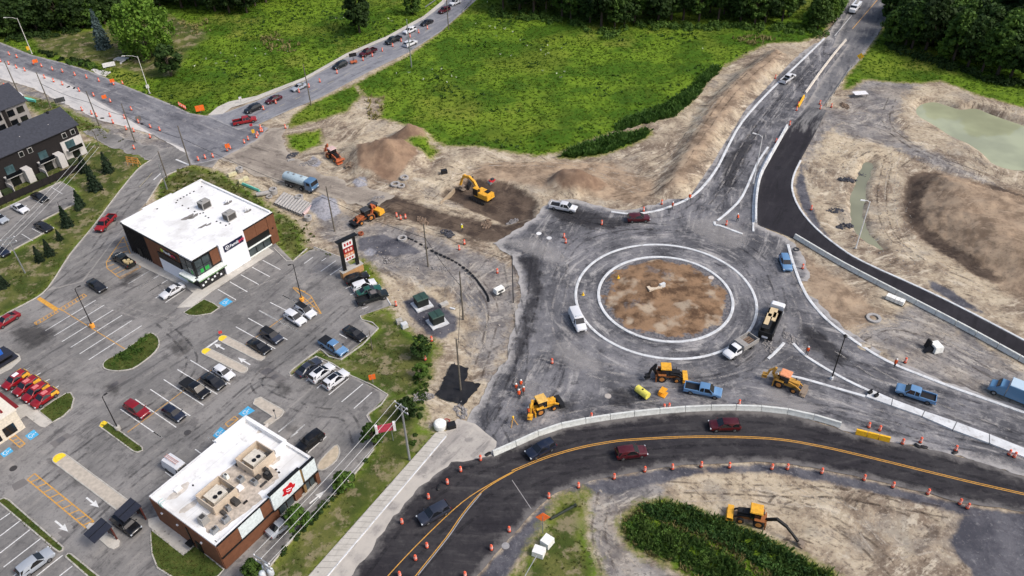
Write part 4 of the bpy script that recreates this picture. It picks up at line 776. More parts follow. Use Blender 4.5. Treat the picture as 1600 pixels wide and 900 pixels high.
b1.L('black_trim', .18, 1.0, 6.73, 6.9, BLK, .2); b1.R('black_trim', .605, 1.0, 6.77, 6.93, BLK, .22); b1.R('black_trim', .0, .29, 6.75, 6.9, BLK, .2)
for k in range(12): b1.L('siding_rib', .665+k*.028, .669+k*.028, .1, 6.7, plain('siding_rib_dark', (38, 35, 36)), .17)
b1.L('door', .80, .86, .1, 2.3, BLK, .2); b1.L('wall_lamp', .70, .715, 3.6, 3.9, BLK, .35); b1.R('wall_lamp', .945, .955, 3.6, 3.9, BLK, .35)
b1.R('canopy', -.03, .30, 2.85, 3.1, MINT, 1.3); b1.L('canopy', -.02, .17, 2.85, 3.1, MINT, 1.3); b1.R('canopy_trim', -.03, .3, 2.65, 2.84, BLK, 1.34); b1.L('canopy_trim', -.02, .17, 2.65, 2.84, BLK, 1.34)
b1.R('canopy_stripe', -.03, .30, 2.72, 2.78, plain('green_stripe', (150, 205, 130)), 1.37); b1.L('canopy_stripe', -.02, .17, 2.72, 2.78, plain('green_stripe', (150, 205, 130)), 1.37)
b1.R('shopfront_glass', .0, .28, .15, 2.6, WIND, .3)
for k in range(7): b1.R('poster', .015+k*.036, .035+k*.036, .7+.35*(k % 3), 1.1+.35*(k % 3), (WPAN, MINT)[k % 2], .34)
sg = b1.R('sign_board', .34, .575, 5.0, 6.4, NAVY, .62); x0 = -X+2*X*.34
em = MB().tube((x0+.75, -Yh-.62, 5.7), (x0+.75, -Yh-.66, 5.7), .48, n=16).build('sign_emblem', WPAN, sg); 
for k in range(5): MB().box((x0+.75+.26*math.cos(k*1.2566), -Yh-.69, 5.7+.26*math.sin(k*1.2566)), (.2, .04, .2)).build('emblem_petal', NAVY, sg, sharp=0)
PKL = plain('pink_red_letter', (226, 70, 100))
t_ = text_mesh('Famili', .88, 'sign_lettering', WPAN, sg, (x0+1.38, -Yh-.63, 5.42), (R(90), 0, 0)); w_ = max(v.co.x for v in t_.data.vertices); text_mesh('prix', .88, 'sign_lettering', PKL, sg, (x0+1.42+w_, -Yh-.63, 5.42), (R(90), 0, 0))
sg = b1.L('sign_board', .20, .44, 5.0, 6.1, BLK, .2); y1 = -Yh+2*Yh*.44
MB().tube((-X-.2, y1-.5, 5.65), (-X-.26, y1-.5, 5.65), .42, n=14).build('sign_emblem', plain('lime_emblem', (200, 215, 90)), sg)
t_ = text_mesh('Famili', .9, 'sign_lettering', WPAN, sg, (-X-.25, y1-1.05, 5.3), (R(90), 0, R(-90))); w_ = max(v.co.x for v in t_.data.vertices); text_mesh('prix', .9, 'sign_lettering', PKL, sg, (-X-.25, y1-1.09-w_, 5.3), (R(90), 0, R(-90)))
def rtu(par, p, bld, z, sx=2.1, sy=1.7, sz=1.5):
    l = bld.loc(p, z); o = MB().box((l[0], l[1], z+sz/2+.1), (sx, sy, sz)).build('rooftop_unit', RTU, par, sharp=0)
    MB().box((l[0]-sx/2-.02, l[1], z+sz/2+.1), (.06, sy*.8, sz*.7)).build('grille', RTUD, o, sharp=0); MB().box((l[0], l[1]-sy/2-.02, z+sz/2+.1), (sx*.8, .06, sz*.75)).build('grille', RTUD, o, sharp=0)
    MB().box((l[0]+.1, l[1]+.2, z+sz+.18), (sx*.5, sy*.5, .14)).build('hood', RTU, o, sharp=0)
    return o
rtu(rf, zq([(658, 262)], b_, 160, 260)[0], b1, 6.76); rtu(rf, zq([(818, 335)], b_, 160, 260)[0], b1, 6.76)
for p in ((480, 217), (500, 205), (520, 195), (540, 183), (560, 172), (585, 160), (472, 232), (512, 250), (550, 268), (590, 288), (625, 302), (645, 297), (660, 318), (678, 328), (730, 352), (755, 362), (790, 378), (812, 368), (350, 272), (635, 130)):
    l = b1.loc(zq([p], b_, 160, 260)[0], 6.8); MB().box((l[0], l[1], 6.82), (.28, .2, .14)).build('roof_block', BLK, rf, sharp=0)
for p, a, s_ in (((545, 325), .5, 1.3), ((585, 318), -.2, 1.1), ((640, 382), .1, 1.0), ((675, 372), .9, .7), ((805, 232), 0, 1.0), ((930, 285), .2, .8)):
    l = b1.loc(zq([p], b_, 160, 260)[0], 6.8); sheet('roof_stain', [(l[0]+s_*math.cos(t)*(1+.25*math.sin(3*t+a)), l[1]+s_*.5*math.sin(t)*(1+.3*math.cos(2*t+a))) for t in np.linspace(0, 6.1, 14)], 6.768, TAR, rf, spacing=1, bstep=.3, jit=.1)
for p in ((805, 228), (930, 280)):
    l = b1.loc(zq([p], b_, 160, 260)[0], 6.8); MB().path([(l[0], l[1], 6.76), (l[0], l[1], 7.5), (l[0]-.5, l[1]-.1, 7.6), (l[0]-.6, l[1]-.1, 7.2)], .14, 8).build('vent_pipe', ROOFW, rf)

# ---- restaurant with drive-through
b2 = Bld('restaurant_building', 'brown brick drive-through restaurant with white roof, roof screens and red emblem', [(235, 776.4), (384.4, 647.4), (486.4, 716.4), (336.4, 853.5)], 5.4, R(54.6), 17.2, 13.9)
X, Yh = b2.lx, b2.ly
MB().box((0, 0, 2.4), (2*X-.3, 2*Yh-.3, 4.8)).build('wall', plain('brown_brick', (108, 72, 52), .85, var=.14, scale=3.), b2.o, sharp=0)
rf = MB().box((0, 0, 4.85), (2*X-.2, 2*Yh-.2, .14)).build('roof', ROOFW, b2.o, sharp=0)
for c, d in (((0, Yh-.22, 5.1), (2*X, .44, .62)), ((X-.2, 0, 5.08), (.4, 2*Yh-.9, .58)), ((0, -Yh+.18, 5.06), (2*X, .36, .54)), ((-X+.2, 0, 5.04), (.4, 2*Yh-.9, .5))): MB().box(c, d).build('parapet', ROOFW, rf, sharp=0)
MB().box((X-.25, 2.6, 5.35), (.52, 2*Yh-5.2, .9)).build('parapet', ROOFW, rf, sharp=0); MB().box((X-3.2, Yh-.2, 5.35), (5.4, .5, .9)).build('parapet', ROOFW, rf, sharp=0); MB().box((X-1.2, 2.6-Yh+2.6, 5.35), (2.2, .4, .88)).build('parapet', ROOFW, rf, sharp=0)
b2.L('brick_face', 0, 1, .05, 4.95, BRICK, .1); b2.R('brick_face', 0, .2, 2.7, 5.2, BRICK, .16); b2.R('brick_face', .42, .52, 2.7, 5.2, BRICK, .16); b2.R('brick_face', 0, .56, .05, 2.45, BRICK, .14)
b2.R('black_band', 0, .56, 2.46, 2.68, BLK, .3); b2.R('black_trim', 0, .52, 5.22, 5.36, BLK, .2)
b2.R('white_panel', .2, .42, 2.72, 5.2, plain('pale_blue_panel', (214, 224, 226), .5), .2)
sg = b2.R('sign_panel', .52, .835, 2.75, 5.95, plain('pale_blue_panel', (214, 224, 226)), .5); b2.R('black_trim', .515, .84, 5.96, 6.08, BLK, .55); b2.R('white_panel', .86, 1.0, 2.75, 5.5, plain('pale_blue_panel', (214, 224, 226)), .4); b2.R('black_trim', .855, 1.0, 5.52, 5.64, BLK, .44)
b2.R('brick_face', .835, .86, .1, 5.3, plain('tan_pier', (130, 104, 66)), .3); b2.R('black_band', .52, 1.0, 2.5, 2.72, BLK, .55)
for a, c in ((.57, .64), (.65, .72), (.86, .9), (.91, .955)): b2.R('window_pane', a, c, .5, 2.4, WIN, .16)
b2.R('brick_face', .735, .80, .1, 2.5, BRICK, .25); b2.R('brick_face', .965, 1.0, .1, 2.5, BRICK, .5); b2.R('sill', .56, 1.0, .2, .45, CONC, .4)
RED = plain('emblem_red', (190, 22, 34), .5); cx = -X+2*X*.69; leaf = []
for k in range(26):
    t = 2*math.pi*k/26; r = .82+.16*math.cos(5*t+1.2)+.06*math.cos(11*t); leaf.append((cx+r*1.25*math.cos(t), 4.35+r*math.sin(t)))
MB().slab_xz(leaf, -Yh-.60, -Yh-.5).build('red_emblem', RED, sg, sharp=0)
for k, (dx, dz, a) in enumerate(((-.2, .2, .6), (.1, .1, .9), (.3, -.05, .4), (0, -.3, .2), (-.35, -.1, 1.1))): MB().box((cx+dx, -Yh-.62, 4.35+dz), (.4, .04, .1), ry=a).build('emblem_stroke', WPAN, sg, sharp=0)
b2.L('door', .30, .38, .1, 2.3, BLK, .2); b2.L('wall_lamp', .24, .26, 3.2, 3.4, WPAN, .3); b2.L('wall_lamp', .6, .62, 3.2, 3.4, WPAN, .3); b2.L('wall_lamp', .84, .86, 3.2, 3.4, WPAN, .3); b2.L('downpipe', .44, .455, .1, 4.6, BLK, .22); b2.L('awning', .42, .5, 1.0, 1.2, BLK, .9)
g5 = lambda *p: zq(p, .3, 220, 630)
def screen(c, sx, sy, z=4.92, hh=1.7):
    l = b2.loc(c, z+hh); mb = MB()
    for dx, dy, a, b in ((0, sy/2, sx, .12), (0, -sy/2, sx, .12), (sx/2, 0, .12, sy-.12), (-sx/2, 0, .12, sy-.12)): mb.box((l[0]+dx, l[1]+dy, z+hh/2), (a, b, hh))
    o = mb.build('equipment_screen', BEIGE, rf, sharp=0)
    MB().box((l[0]-.1, l[1]+.1, z+.65), (sx*.6, sy*.62, 1.3)).build('rooftop_unit', plain('unit_cream', (205, 198, 184), .6), o, sharp=0)
    for k in (-.4, .4): MB().tube((l[0]-.1+k-.3*0, l[1]-.35, z+1.3), (l[0]-.1+k, l[1]-.35, z+1.36), .33, n=12).build('fan', BLK, o)
    MB().box((l[0]+sx*.36, l[1]-sy*.2, z+.5), (.5, .8, 1.)).build('duct', RTUD, o, sharp=0); MB().box((l[0]-sx*.38, l[1]+sy*.3, z+.4), (.4, .5, .8)).build('duct', STEEL, o, sharp=0)
screen(g5((390, 460))[0], 3.9, 3.6); screen(g5((592, 270))[0], 3.9, 3.6)
for p, sx, sy, sz, m in (((325, 605), 1.2, 1.2, 1.2, RTU), ((442, 605), 1.1, .7, .8, STEEL), ((385, 660), 1.1, .7, .7, STEEL), ((455, 545), .6, .6, 1., STEEL), ((445, 380), .5, .8, .7, MINT), ((520, 395), .9, .9, .8, STEEL), ((515, 440), .9, .8, .5, WPAN), ((590, 410), .7, 1.0, .7, STEEL), ((610, 385), .8, .5, .6, RTUD), ((655, 350), .5, .9, .9, RTUD), ((660, 375), .9, 1.1, .9, BLK), ((500, 320), .35, .35, .3, RTUD), ((525, 328), .35, .35, .3, RTUD), ((548, 350), .35, .3, .3, RTUD), ((272, 427), .2, .2, .2, BLK), ((385, 725), .5, .3, .3, BLK), ((705, 345), .25, .25, .2, BLK), ((720, 360), .25, .25, .2, BLK), ((640, 420), 1.3, .25, .3, RTUD), ((490, 510), .9, 1.4, .7, RTUD), ((545, 515), .7, .2, .3, BLK), ((430, 570), .5, .9, .5, RTUD)):
    l = b2.loc(g5(p)[0], 4.92+sz/2); o = MB().box((l[0], l[1], 4.92+sz/2), (sx, sy, sz), top=(.85, .85)).build('rooftop_unit', m, rf, sharp=0)
    if sz > .6: MB().box((l[0], l[1], 4.92+sz+.05), (sx*.5, sy*.5, .12)).build('hood', RTUD, o, sharp=0)
sheet('service_deck', [b2.loc(q_, 4.94)[:2] for q_ in g5((400, 385), (500, 300), (690, 330), (720, 390), (610, 470), (640, 500), (420, 660), (350, 680), (300, 600), (380, 560), (500, 470))], 4.932, plain('grimy_roof_deck', (186, 174, 160), .9, var=.25, scale=1.4, dirt=.3), rf, spacing=1, bstep=.4, jit=.2)
l = b2.loc(g5((195, 450))[0], 5.0); MB().box((l[0], l[1], 5.05), (1.0, .8, .28)).build('roof_hatch', ROOFW, rf, sharp=0)
l = b2.loc(g5((120, 520))[0], 5.3); mb = MB()
for k in (-.25, .25): mb.tube((-X-.05, l[1]+k, 3.5), (-X-.05, l[1]+k, 6.0), .04, n=6); mb.tube((-X-.05, l[1]+k, 6.0), (-X+.7, l[1]+k, 5.9), .04, n=6)
for k in range(6): mb.tube((-X-.05, l[1]-.25, 3.7+k*.35), (-X-.05, l[1]+.25, 3.7+k*.35), .03, n=5)
mb.build('roof_ladder', plain('teal_steel', (150, 190, 184)), b2.o)
for p, a, s_ in (((200, 460), .2, 1.6), ((700, 300), .9, .9), ((660, 420), .8, 1.4), ((640, 130), -.5, 1.1), ((480, 590), .6, 1.0), ((250, 540), .7, 1.4), ((580, 440), .7, 1.7)):
    l = b2.loc(g5(p)[0], 4.95); sheet('roof_stain', [(l[0]+s_*math.cos(t)*(1+.25*math.sin(3*t+a)), l[1]+s_*.5*math.sin(t)*(1+.3*math.cos(2*t+a))) for t in np.linspace(0, 6.1, 14)], 4.925+.001*s_, plain('light_roof_stain', (196, 188, 178), .9, var=.2, scale=1.5), rf, spacing=1, bstep=.3, jit=.1)

# ---- low building cut by the left edge
b3 = thing('snack_bar_building', 'low cream-roofed building corner beside the four red cars', 'building', G((23, 640), 4.2)*1, LOT+R(90)); b3.location.z = 0
CREAM = plain('cream_stucco', (214, 204, 186), .85)
MB().box((5, 5, 2.0), (10, 10, 4.0)).build('wall', CREAM, b3, sharp=0); rf3 = MB().box((5, 5, 4.12), (10.3, 10.3, .24)).build('roof', plain('cream_roof', (222, 214, 198), .8, var=.06), b3, sharp=0)
MB().box((.1, 6, 4.4), (.3, 5, .5)).build('parapet', CREAM, rf3, sharp=0); MB().box((5, -.55, 2.75), (6, 1.1, .25)).build('awning', plain('dark_red_awning', (120, 24, 30)), b3, sharp=0)
for k in range(3): MB().box((2+k*2.4, -.04, 1.4), (1.8, .1, 1.8)).build('window', WIND, b3, sharp=0); MB().box((-.04, 2+k*2.4, 1.4), (.1, 1.8, 1.8)).build('window', WIND, b3, sharp=0)
MB().box((1.5, 1.5, 4.35), (1.2, .3, .5)).build('roof_sign', plain('dark_red_awning', (120, 24, 30)), rf3, sharp=0)

# ---- apartment blocks
SHING = plain('dark_shingles', (58, 60, 68), .9, var=.16, scale=2.); ACLAD = plain('black_brick', (30, 26, 26), .85); AWHITE = plain('pale_apartment_wall', (196, 192, 188), .85, var=.06); AGREY = plain('grey_apartment_wall', (150, 146, 143), .85, var=.08)
def apartment(name, label, corner, hh, direc, L, D, ridge, walls, lower):
    c = G(corner, hh); rz = math.atan2(direc.y, direc.x); o = thing(name, label, 'building', (c.x, c.y, 0), rz)
    # local x runs away from the visible right corner; the front face is the y = 0 side
    fs = 1 if Vector((-math.sin(rz), math.cos(rz))).dot(Vector((-c.x, -c.y))) < 0 else -1      # inward
    MB().box((L/2, fs*D/2, hh/2), (L, D, hh)).build('wall', walls, o, sharp=0)
    e = .5; y0, y1, ym = -fs*e, fs*(D+e), fs*D/2; mb = MB(); v = []
    for x in (-e, L+e): v += [(x, y0, hh), (x, y1, hh), (x, ym, ridge)]
    v += [(-e, y0, hh-.18), (-e, y1, hh-.18), (L+e, y0, hh-.18), (L+e, y1, hh-.18)]
    mb.add(v, [(0, 3, 5, 2), (1, 2, 5, 4), (0, 2, 1), (3, 4, 5), (0, 6, 8, 3), (1, 4, 9, 7), (6, 7, 9, 8), (0, 1, 7, 6), (3, 8, 9, 4)])
    rf = mb.build('roof', SHING, o, sharp=0)
    for k in range(int(L/7)): MB().box((3+k*7, ym-fs*.4, ridge-.05), (.5, .4, .5)).build('roof_vent', BLK, rf, sharp=0); MB().tube((5+k*7, fs*D*.22, hh+.6), (5+k*7, fs*D*.22, hh+1.5), .1, n=6).build('roof_vent', AWHITE, rf)
    return o, fs
dirA = G((0, 245), 7.8)-G((118.2, 194.4), 7.8); dirA.z = 0; dirA.normalize()
ap, fs = apartment('apartment_building', 'long dark-roofed apartment row with black upper walls and white patios', (118.2, 194.4), 7.6, dirA, 46, 11, 10.6, ACLAD, None)
def afront(nm, x0, x1, z0, z1, m, d=.2, y=0.): return MB().box(((x0+x1)/2, -fs*(d/2+y), (z0+z1)/2), (x1-x0, d, z1-z0)).build(nm, m, ap, sharp=0)
afront('white_wall', -.0, 5.2, 0, 5.0, AWHITE, .3)
for k, x in enumerate((0.8, 3.0, 11.5, 13.6, 20.0, 22.2, 28.5, 31, 37, 39.5)): w_ = afront('window', x, x+1.1, 5.6, 6.9, plain('window_frame_pale', (170, 168, 165)), .12); MB().box((x+.55, -fs*.14, 6.25), (.85, .08, 1.05)).build('pane', WIND, w_, sharp=0)
for k, x in enumerate((6.2, 14.2, 22.4, 30.6, 38.8)):
    afront('patio_wall', x, x+1.6, 0, 3.3, AWHITE, 2.4); afront('patio_wall', x+1.7, x+5.5, 0, 2.6, AGREY, .6)
    bl = afront('balcony', x+1.9, x+5.6, 2.7, 2.9, AWHITE, 1.7); MB().box((x+3.75, -fs*1.75, 3.35), (3.7, .06, .9)).build('railing', WIND, bl, sharp=0)
    afront('balcony_door', x+2.6, x+4.6, 3.0, 4.9, glassy('teal_glass', (62, 84, 88)), .12); afront('patio_door', x+2.6, x+4.6, .1, 2.2, WIND, .7); afront('hedge_box', x-2.2, x-.3, 0, .9, plain('clipped_hedge', (48, 60, 34)), 1.6, 1.2); afront('patio_fence', x+5.6, x+5.75, 0, 1.7, AWHITE, 3.2)
bl = afront('balcony', 1.0, 4.6, 2.6, 2.8, AWHITE, 1.7); MB().box((2.8, -fs*1.75, 3.25), (3.6, .06, .9)).build('railing', WIND, bl, sharp=0); afront('balcony_door', 2.0, 4.2, 2.9, 4.8, glassy('teal_glass', (62, 84, 88)), .36); afront('patio_door', 1.6, 3.4, .1, 2.2, WIND, .36)
ap2, fs = apartment('apartment_building', 'grey apartment block behind, dark hipped roof at the left edge', (38, 157), 8.6, dirA, 30, 12, 11.8, AGREY, None)
ap = ap2
for x in (.9, 3.4, 6.6, 9.2, 12.5):
    for z in (.8, 3.5, 6.1):
        if x < 11: w_ = afront('window', x, x+1.7, z, z+1.6, BLK, .1); MB().box((x+.85, -fs*.13, z+.8), (1.4, .08, 1.3)).build('pane', WIND, w_, sharp=0)
afront('recess_panel', 5.2, 6.2, 0, 8.3, ACLAD, .08); afront('white_wall', 8.8, 12.2, 0, 5.6, AWHITE, .08)
# dark fence between patios and the car park
fA = Vector(G2((134, 262))); fB = Vector(G2((0, 322))); n_ = 14
for k in range(n_):
    a = fA.lerp(fB, k/n_); b = fA.lerp(fB, (k+.96)/n_); m_ = (a+b)/2; 
    o = thing('fence_panel', ('%s panel from the right of the black fence below the apartments' % ('first second third fourth fifth sixth seventh eighth ninth tenth eleventh twelfth thirteenth fourteenth'.split()[k])), 'fence', (m_.x, m_.y, 0), math.atan2(b.y-a.y, b.x-a.x), 'black fence panels below the apartments')
    L_ = (b-a).length; MB().box((0, 0, .95), (L_, .06, 1.6)).build('panel', ACLAD, o, sharp=0); MB().box((-L_/2, 0, .9), (.12, .12, 1.95)).build('post', BLK, o, sharp=0)

# ---- drive-through canopies
SOLAR = plain('dark_canopy_roof', (44, 46, 56), .5)
for (c, lab) in (((153, 829), 'lower dark slanted drive-through canopy at the end of the yellow hatching'), ((199.5, 797), 'upper dark slanted drive-through canopy over the black car')):
    q = G(c, 2.9); o = thing('order_canopy', lab, 'canopy', (q.x, q.y, 0), LOT)
    mb = MB(); mb.box((0, 0, 2.95), (2.9, 2.5, .14), ry=-.14); mb.build('roof', SOLAR, o, sharp=0); MB().box((0, 0, 3.05), (2.9, .06, .05), ry=-.14).build('roof_seam', BLK, o, sharp=0)
    for y in (-.9, .9): MB().box((1.25, y, 1.5), (.2, .2, 3.0)).build('post', plain('rusty_post', (84, 40, 32)), o, sharp=0)
    MB().box((1.3, 0, 1.4), (.3, 1.2, 1.6)).build('menu_board', BLK, o, sharp=0)
o = thing('ordering_kiosk', 'dark stepped roof kiosk with a blue top at the left edge', 'kiosk', G((0, 568), 0), LOT)
for k, (s_, z) in enumerate(((5.2, 1.0), (4.4, 1.9))): MB().box((0, 0, z-.35), (s_, s_*.7, .25)).build('tier', SOLAR, o, sharp=0)
MB().box((0, 0, .4), (4, 2.6, .8)).build('base', BLK, o, sharp=0); MB().box((.3, .2, 2.1), (1.6, 1.2, 1.1)).build('blue_top', plain('blue_plastic', (42, 98, 190), .5), o, sharp=0); MB().box((0, 0, 1.2), (3.2, 2.2, .5)).build('core', BLK, o, sharp=0)

# ---- pylon sign
base = (551, 428); B = G(base); d_ = G((575, 417))-G((545, 432)); rz = math.atan2(d_.y, d_.x)
o = thing('pylon_sign', 'tall black pylon sign with red and white panels on a tan stone base', 'sign', (B.x, B.y, 0), rz)
MB().box((0, 0, .8), (4.6, 1.2, 1.6)).build('stone_base', plain('tan_stone', (182, 140, 96), .9, var=.14, scale=3.), o, sharp=0); MB().box((0, 0, 1.65), (4.8, 1.4, .1)).build('base_cap', CONC, o, sharp=0)
for x in (-1.45, 1.45): MB().box((x, 0, 5.0), (.6, .5, 6.8)).build('post', BLK, o, sharp=0)
MB().box((0, 0, 8.5), (4.4, 1.0, .25), ry=0).build('cap', BLK, o, sharp=0)
for z0, z1, c, nm in ((6.6, 8.0, (226, 224, 224), 'white_panel'), (5.3, 6.55, (150, 30, 34), 'red_panel'), (4.5, 5.25, (198, 132, 92), 'tan_panel'), (3.5, 4.45, (214, 212, 210), 'white_panel')):
    pn = MB().box((0, 0, (z0+z1)/2), (2.2, .3, z1-z0)).build(nm, plain('sign_%d' % c[1]+nm, c, .5), o, sharp=0)
    for s_ in (-1,):
        for k in range(3): MB().box((-.6+k*.6, s_*.17, (z0+z1)/2), (.38, .03, (z1-z0)*.45)).build('lettering', plain('sign_mark_red', (170, 40, 44)) if c[0] > 210 else plain('sign_mark_pale', (216, 190, 180)), pn, sharp=0)

# ================================================================== VEGETATION
def leafmat(name, c1, c2, c3, tr=.25):
    n = NT(name); a = n.noise(.5, 3); oi = n.node("ShaderNodeObjectInfo"); k = n.ss(oi.outputs['Random'], 0, 1, .75, 1.25)
    c = n.mix(n.ss(a, .35, .65), s2l(c1), s2l(c2)); c = n.mix(n.ss(n.noise(3., 2), .5, .7, 0, .6), c, s2l(c3)); c = n.mix(1., c, n.comb(k, k, k), 'MULTIPLY')
    m = n.done(c, .7, 0, .2)
    t = n.node("ShaderNodeBsdfTranslucent"); n.set(t.inputs['Color'], c); mx = n.node("ShaderNodeMixShader"); mx.inputs[0].default_value = tr
    n.t.links.new(n.b.outputs[0], mx.inputs[1]); n.t.links.new(t.outputs[0], mx.inputs[2]); n.t.links.new(mx.outputs[0], n.t.nodes['Material Output'].inputs[0]); return m
LF = [leafmat('leaf_dark', (38, 58, 24), (58, 80, 34), (30, 44, 20)), leafmat('leaf_mid', (58, 84, 32), (84, 110, 44), (44, 64, 26)), leafmat('leaf_bright', (84, 116, 40), (112, 142, 54), (62, 90, 34)), leafmat('needle', (30, 46, 30), (46, 62, 42), (24, 36, 24)), leafmat('needle_blue', (62, 78, 76), (86, 102, 100), (46, 60, 58))]
BARK = plain('bark', (74, 64, 54), .95, var=.2, scale=4.)
def quads(C, N, S):
    """leaf-sized faces: centres, normals, sizes -> verts, faces"""
    n = len(C); N = N/np.linalg.norm(N, axis=1, keepdims=True); T = np.cross(N, rng.normal(size=(n, 3))); T /= np.linalg.norm(T, axis=1, keepdims=True)+1e-9; B_ = np.cross(N, T)
    S = S[:, None]; V = np.stack([C-T*S*.5-B_*S*.8, C+T*S*.6-B_*S*.1, C+T*S*.1+B_*S*.9, C-T*S*.6+B_*S*.2], 1).reshape(-1, 3)
    return V, np.arange(4*n).reshape(-1, 4)
def rawmesh(name, V, F, mat):
    m = bpy.data.meshes.new(name); m.from_pydata(V.tolist(), [], F.tolist()); m.update(); m.materials.append(mat); return m
def decid(name, H, rad, mat, nclump=60, per=45, leaf=.42, lowest=.25, droop=0.):
    root = thing(name); mb = MB(); top = H*.75
    mb.tube((0, 0, -.2), (0, 0, H*.35), H*.022+.06, H*.016+.03, 8); mb.tube((0, 0, H*.35), (.1, .1, top), H*.016+.03, .04, 7)
    cs = []
    for k in range(nclump):
        t = rng.uniform(0, 1); z = H*(lowest+(1-lowest)*t**.85); prof = math.sin(math.pi*min(1, max(.06, ((z/H-lowest)/(1-lowest))*.86+.12)))**.7
        r = rad*prof*math.sqrt(rng.uniform(.2, 1)); a = rng.uniform(0, 2*math.pi); cs.append((r*math.cos(a), r*math.sin(a), z*.96))
        if k < 9: mb.tube((0, 0, H*(.22+.04*k)), (cs[-1][0]*.8, cs[-1][1]*.8, cs[-1][2]), H*.008+.02, .02, 5)
    mb.build('trunk', BARK, root)
    C = []; N = []
    for c in cs:
        q = rng.normal(size=(per, 3)); q /= np.linalg.norm(q, axis=1, keepdims=True); q *= rng.uniform(.45, 1, (per, 1))*min(rad*.30, 1.35)*rng.uniform(.7, 1.4)*np.array([1, 1, .75]); q[:, 2] -= droop*np.abs(rng.normal(size=per))*rad*.35
        C.append(np.array(c)+q); N.append(q+np.array([0, 0, .4*rad*.3])+rng.normal(size=(per, 3))*rad*.12)
    C = np.vstack(C); N = np.vstack(N); V, F = quads(C, N, rng.uniform(.6, 1.3, len(C))*leaf)
    o = bpy.data.objects.new('crown', rawmesh('crown', V, F, mat)); col.objects.link(o); o.parent = root; return root
def spruce(name, H, rad, mat, rows=22, per=70, leaf=.3):
    root = thing(name); mb = MB().tube((0, 0, -.2), (0, 0, H*.95), H*.02+.04, .02, 7); C = []; N = []
    for k in range(rows):
        t = k/rows; z0 = H*(.06+.94*t); r = rad*(1-t)**.85+.06; m_ = int(per*(1-t)+8); ph = rng.uniform(0, 6.28)
        a = rng.uniform(0, 2*math.pi, m_); lob = .78+.22*np.cos(a*rng.integers(5, 8)+ph); rr = r*lob*np.sqrt(rng.uniform(.1, 1, m_)); C.append(np.stack([rr*np.cos(a), rr*np.sin(a), z0-rr*.35+rng.uniform(-.2, .2, m_)*H*.03], 1)); N.append(np.stack([np.cos(a)*.6, np.sin(a)*.6, np.full(m_, .8)], 1)+rng.normal(size=(m_, 3))*.35)
        if k % 3 == 0:
            for j in range(4): mb.tube((0, 0, z0), (r*.7*math.cos(j*1.57+k), r*.7*math.sin(j*1.57+k), z0-r*.25), .03, .015, 4)
    mb.build('trunk', BARK, root); C = np.vstack(C); V, F = quads(C, np.vstack(N), rng.uniform(.7, 1.4, len(C))*leaf)
    o = bpy.data.objects.new('crown', rawmesh('crown', V, F, mat)); col.objects.link(o); o.parent = root; return root
P_TALL = [decid('deciduous_tree', 14, 4.2, LF[0], 80, 45, .55, .22), decid('deciduous_tree', 15, 3.6, LF[1], 80, 42, .55, .25), decid('deciduous_tree', 11, 4.0, LF[1], 70, 45, .5, .12), decid('deciduous_tree', 9, 3.0, LF[2], 60, 42, .45, .1), decid('deciduous_tree', 16, 4.0, LF[0], 90, 42, .55, .35)]
P_SMALL = [decid('small_tree', 4.2, 1.6, LF[0], 40, 40, .26, .25), decid('small_tree', 4.0, 1.5, LF[1], 40, 40, .25, .2)]
P_SPR = [spruce('spruce_tree', 5.5, 1.7, LF[3], 20, 80, .26), spruce('spruce_tree', 12.5, 2.9, LF[4], 30, 120, .42), spruce('spruce_tree', 8.5, 3.2, LF[3], 26, 130, .4)]
WILLOW = decid('willow_tree', 18.5, 9.0, LF[2], 130, 60, .55, .16, .55)
def plant(proto, p, label, cat='tree', group=None, s=1.0, rz=None, flat_=1.0):
    q = G(p); z = terrain(np.array([[q.x, q.y]]))[0]; c = place(proto, (q.x, q.y, z), random.uniform(0, 6.28) if rz is None else rz, label, cat, group); c.scale = (s*flat_, s*flat_, s); return c
plant(WILLOW, (233, 84), 'big bright green spreading tree in the mown lawn', s=1.0)
plant(P_SPR[1], (163, 75), 'tall blue-grey spruce left of the big bright tree')
plant(P_SMALL[0], (268, 119), 'dark dense rounded tree at the edge of the bright field', s=2.2)
plant(P_TALL[0], (562, 50), 'dark lone tree standing in the field left of the side road', s=.95)
plant(P_TALL[2], (645, 22), 'mid green tree beside the side road bridge', s=.7)
for k, (p, s_, lab) in enumerate((((150, 296), 1.15, 'largest spruce on the bank above the apartment car park'), ((170, 268), 1.0, 'topmost spruce on the bank near the orange barricade'), ((134, 268), .95, 'spruce beside the right end of the apartments'), ((126, 322), .8, 'spruce at the right corner of the apartment car park'), ((106, 352), .95, 'spruce on the bank below the apartment lamp'), ((123, 328), .45, 'tiny spruce beside the car park corner'), ((94, 374), .5, 'small spruce halfway down the grass bank'), ((79, 398), .75, 'right of the pair of small spruces low on the bank'), ((63, 407), .7, 'left of the pair of small spruces low on the bank'), ((5, 448), .8, 'dark shrub-like spruce at the left edge of the bank'))):
    plant(P_SPR[0], p, lab, 'tree', 'spruces on the apartment bank', s_)
for k, (p, s_, i, lab) in enumerate((((660, 556), 1.05, 0, 'dark round tree below the green transformer boxes'), ((658, 590), .8, 1, 'small tree beside the orange drum in the lawn wedge'), ((638, 652), 1.0, 0, 'round tree behind the pole with crossarms'), ((584, 694), 1.1, 1, 'tree at the lot kerb beside the red real-estate sign'), ((541, 765), 1.0, 1, 'small tree with bare trunk on the strip right of the restaurant'), ((470, 826), 1.15, 1, 'tree overhanging the silver car in the drive-through'), ((402, 905), 1.0, 1, 'tree at the bottom edge below the grey transformers'))):
    plant(P_SMALL[i], p, lab, 'tree', 'young trees along the parking lot', s_)
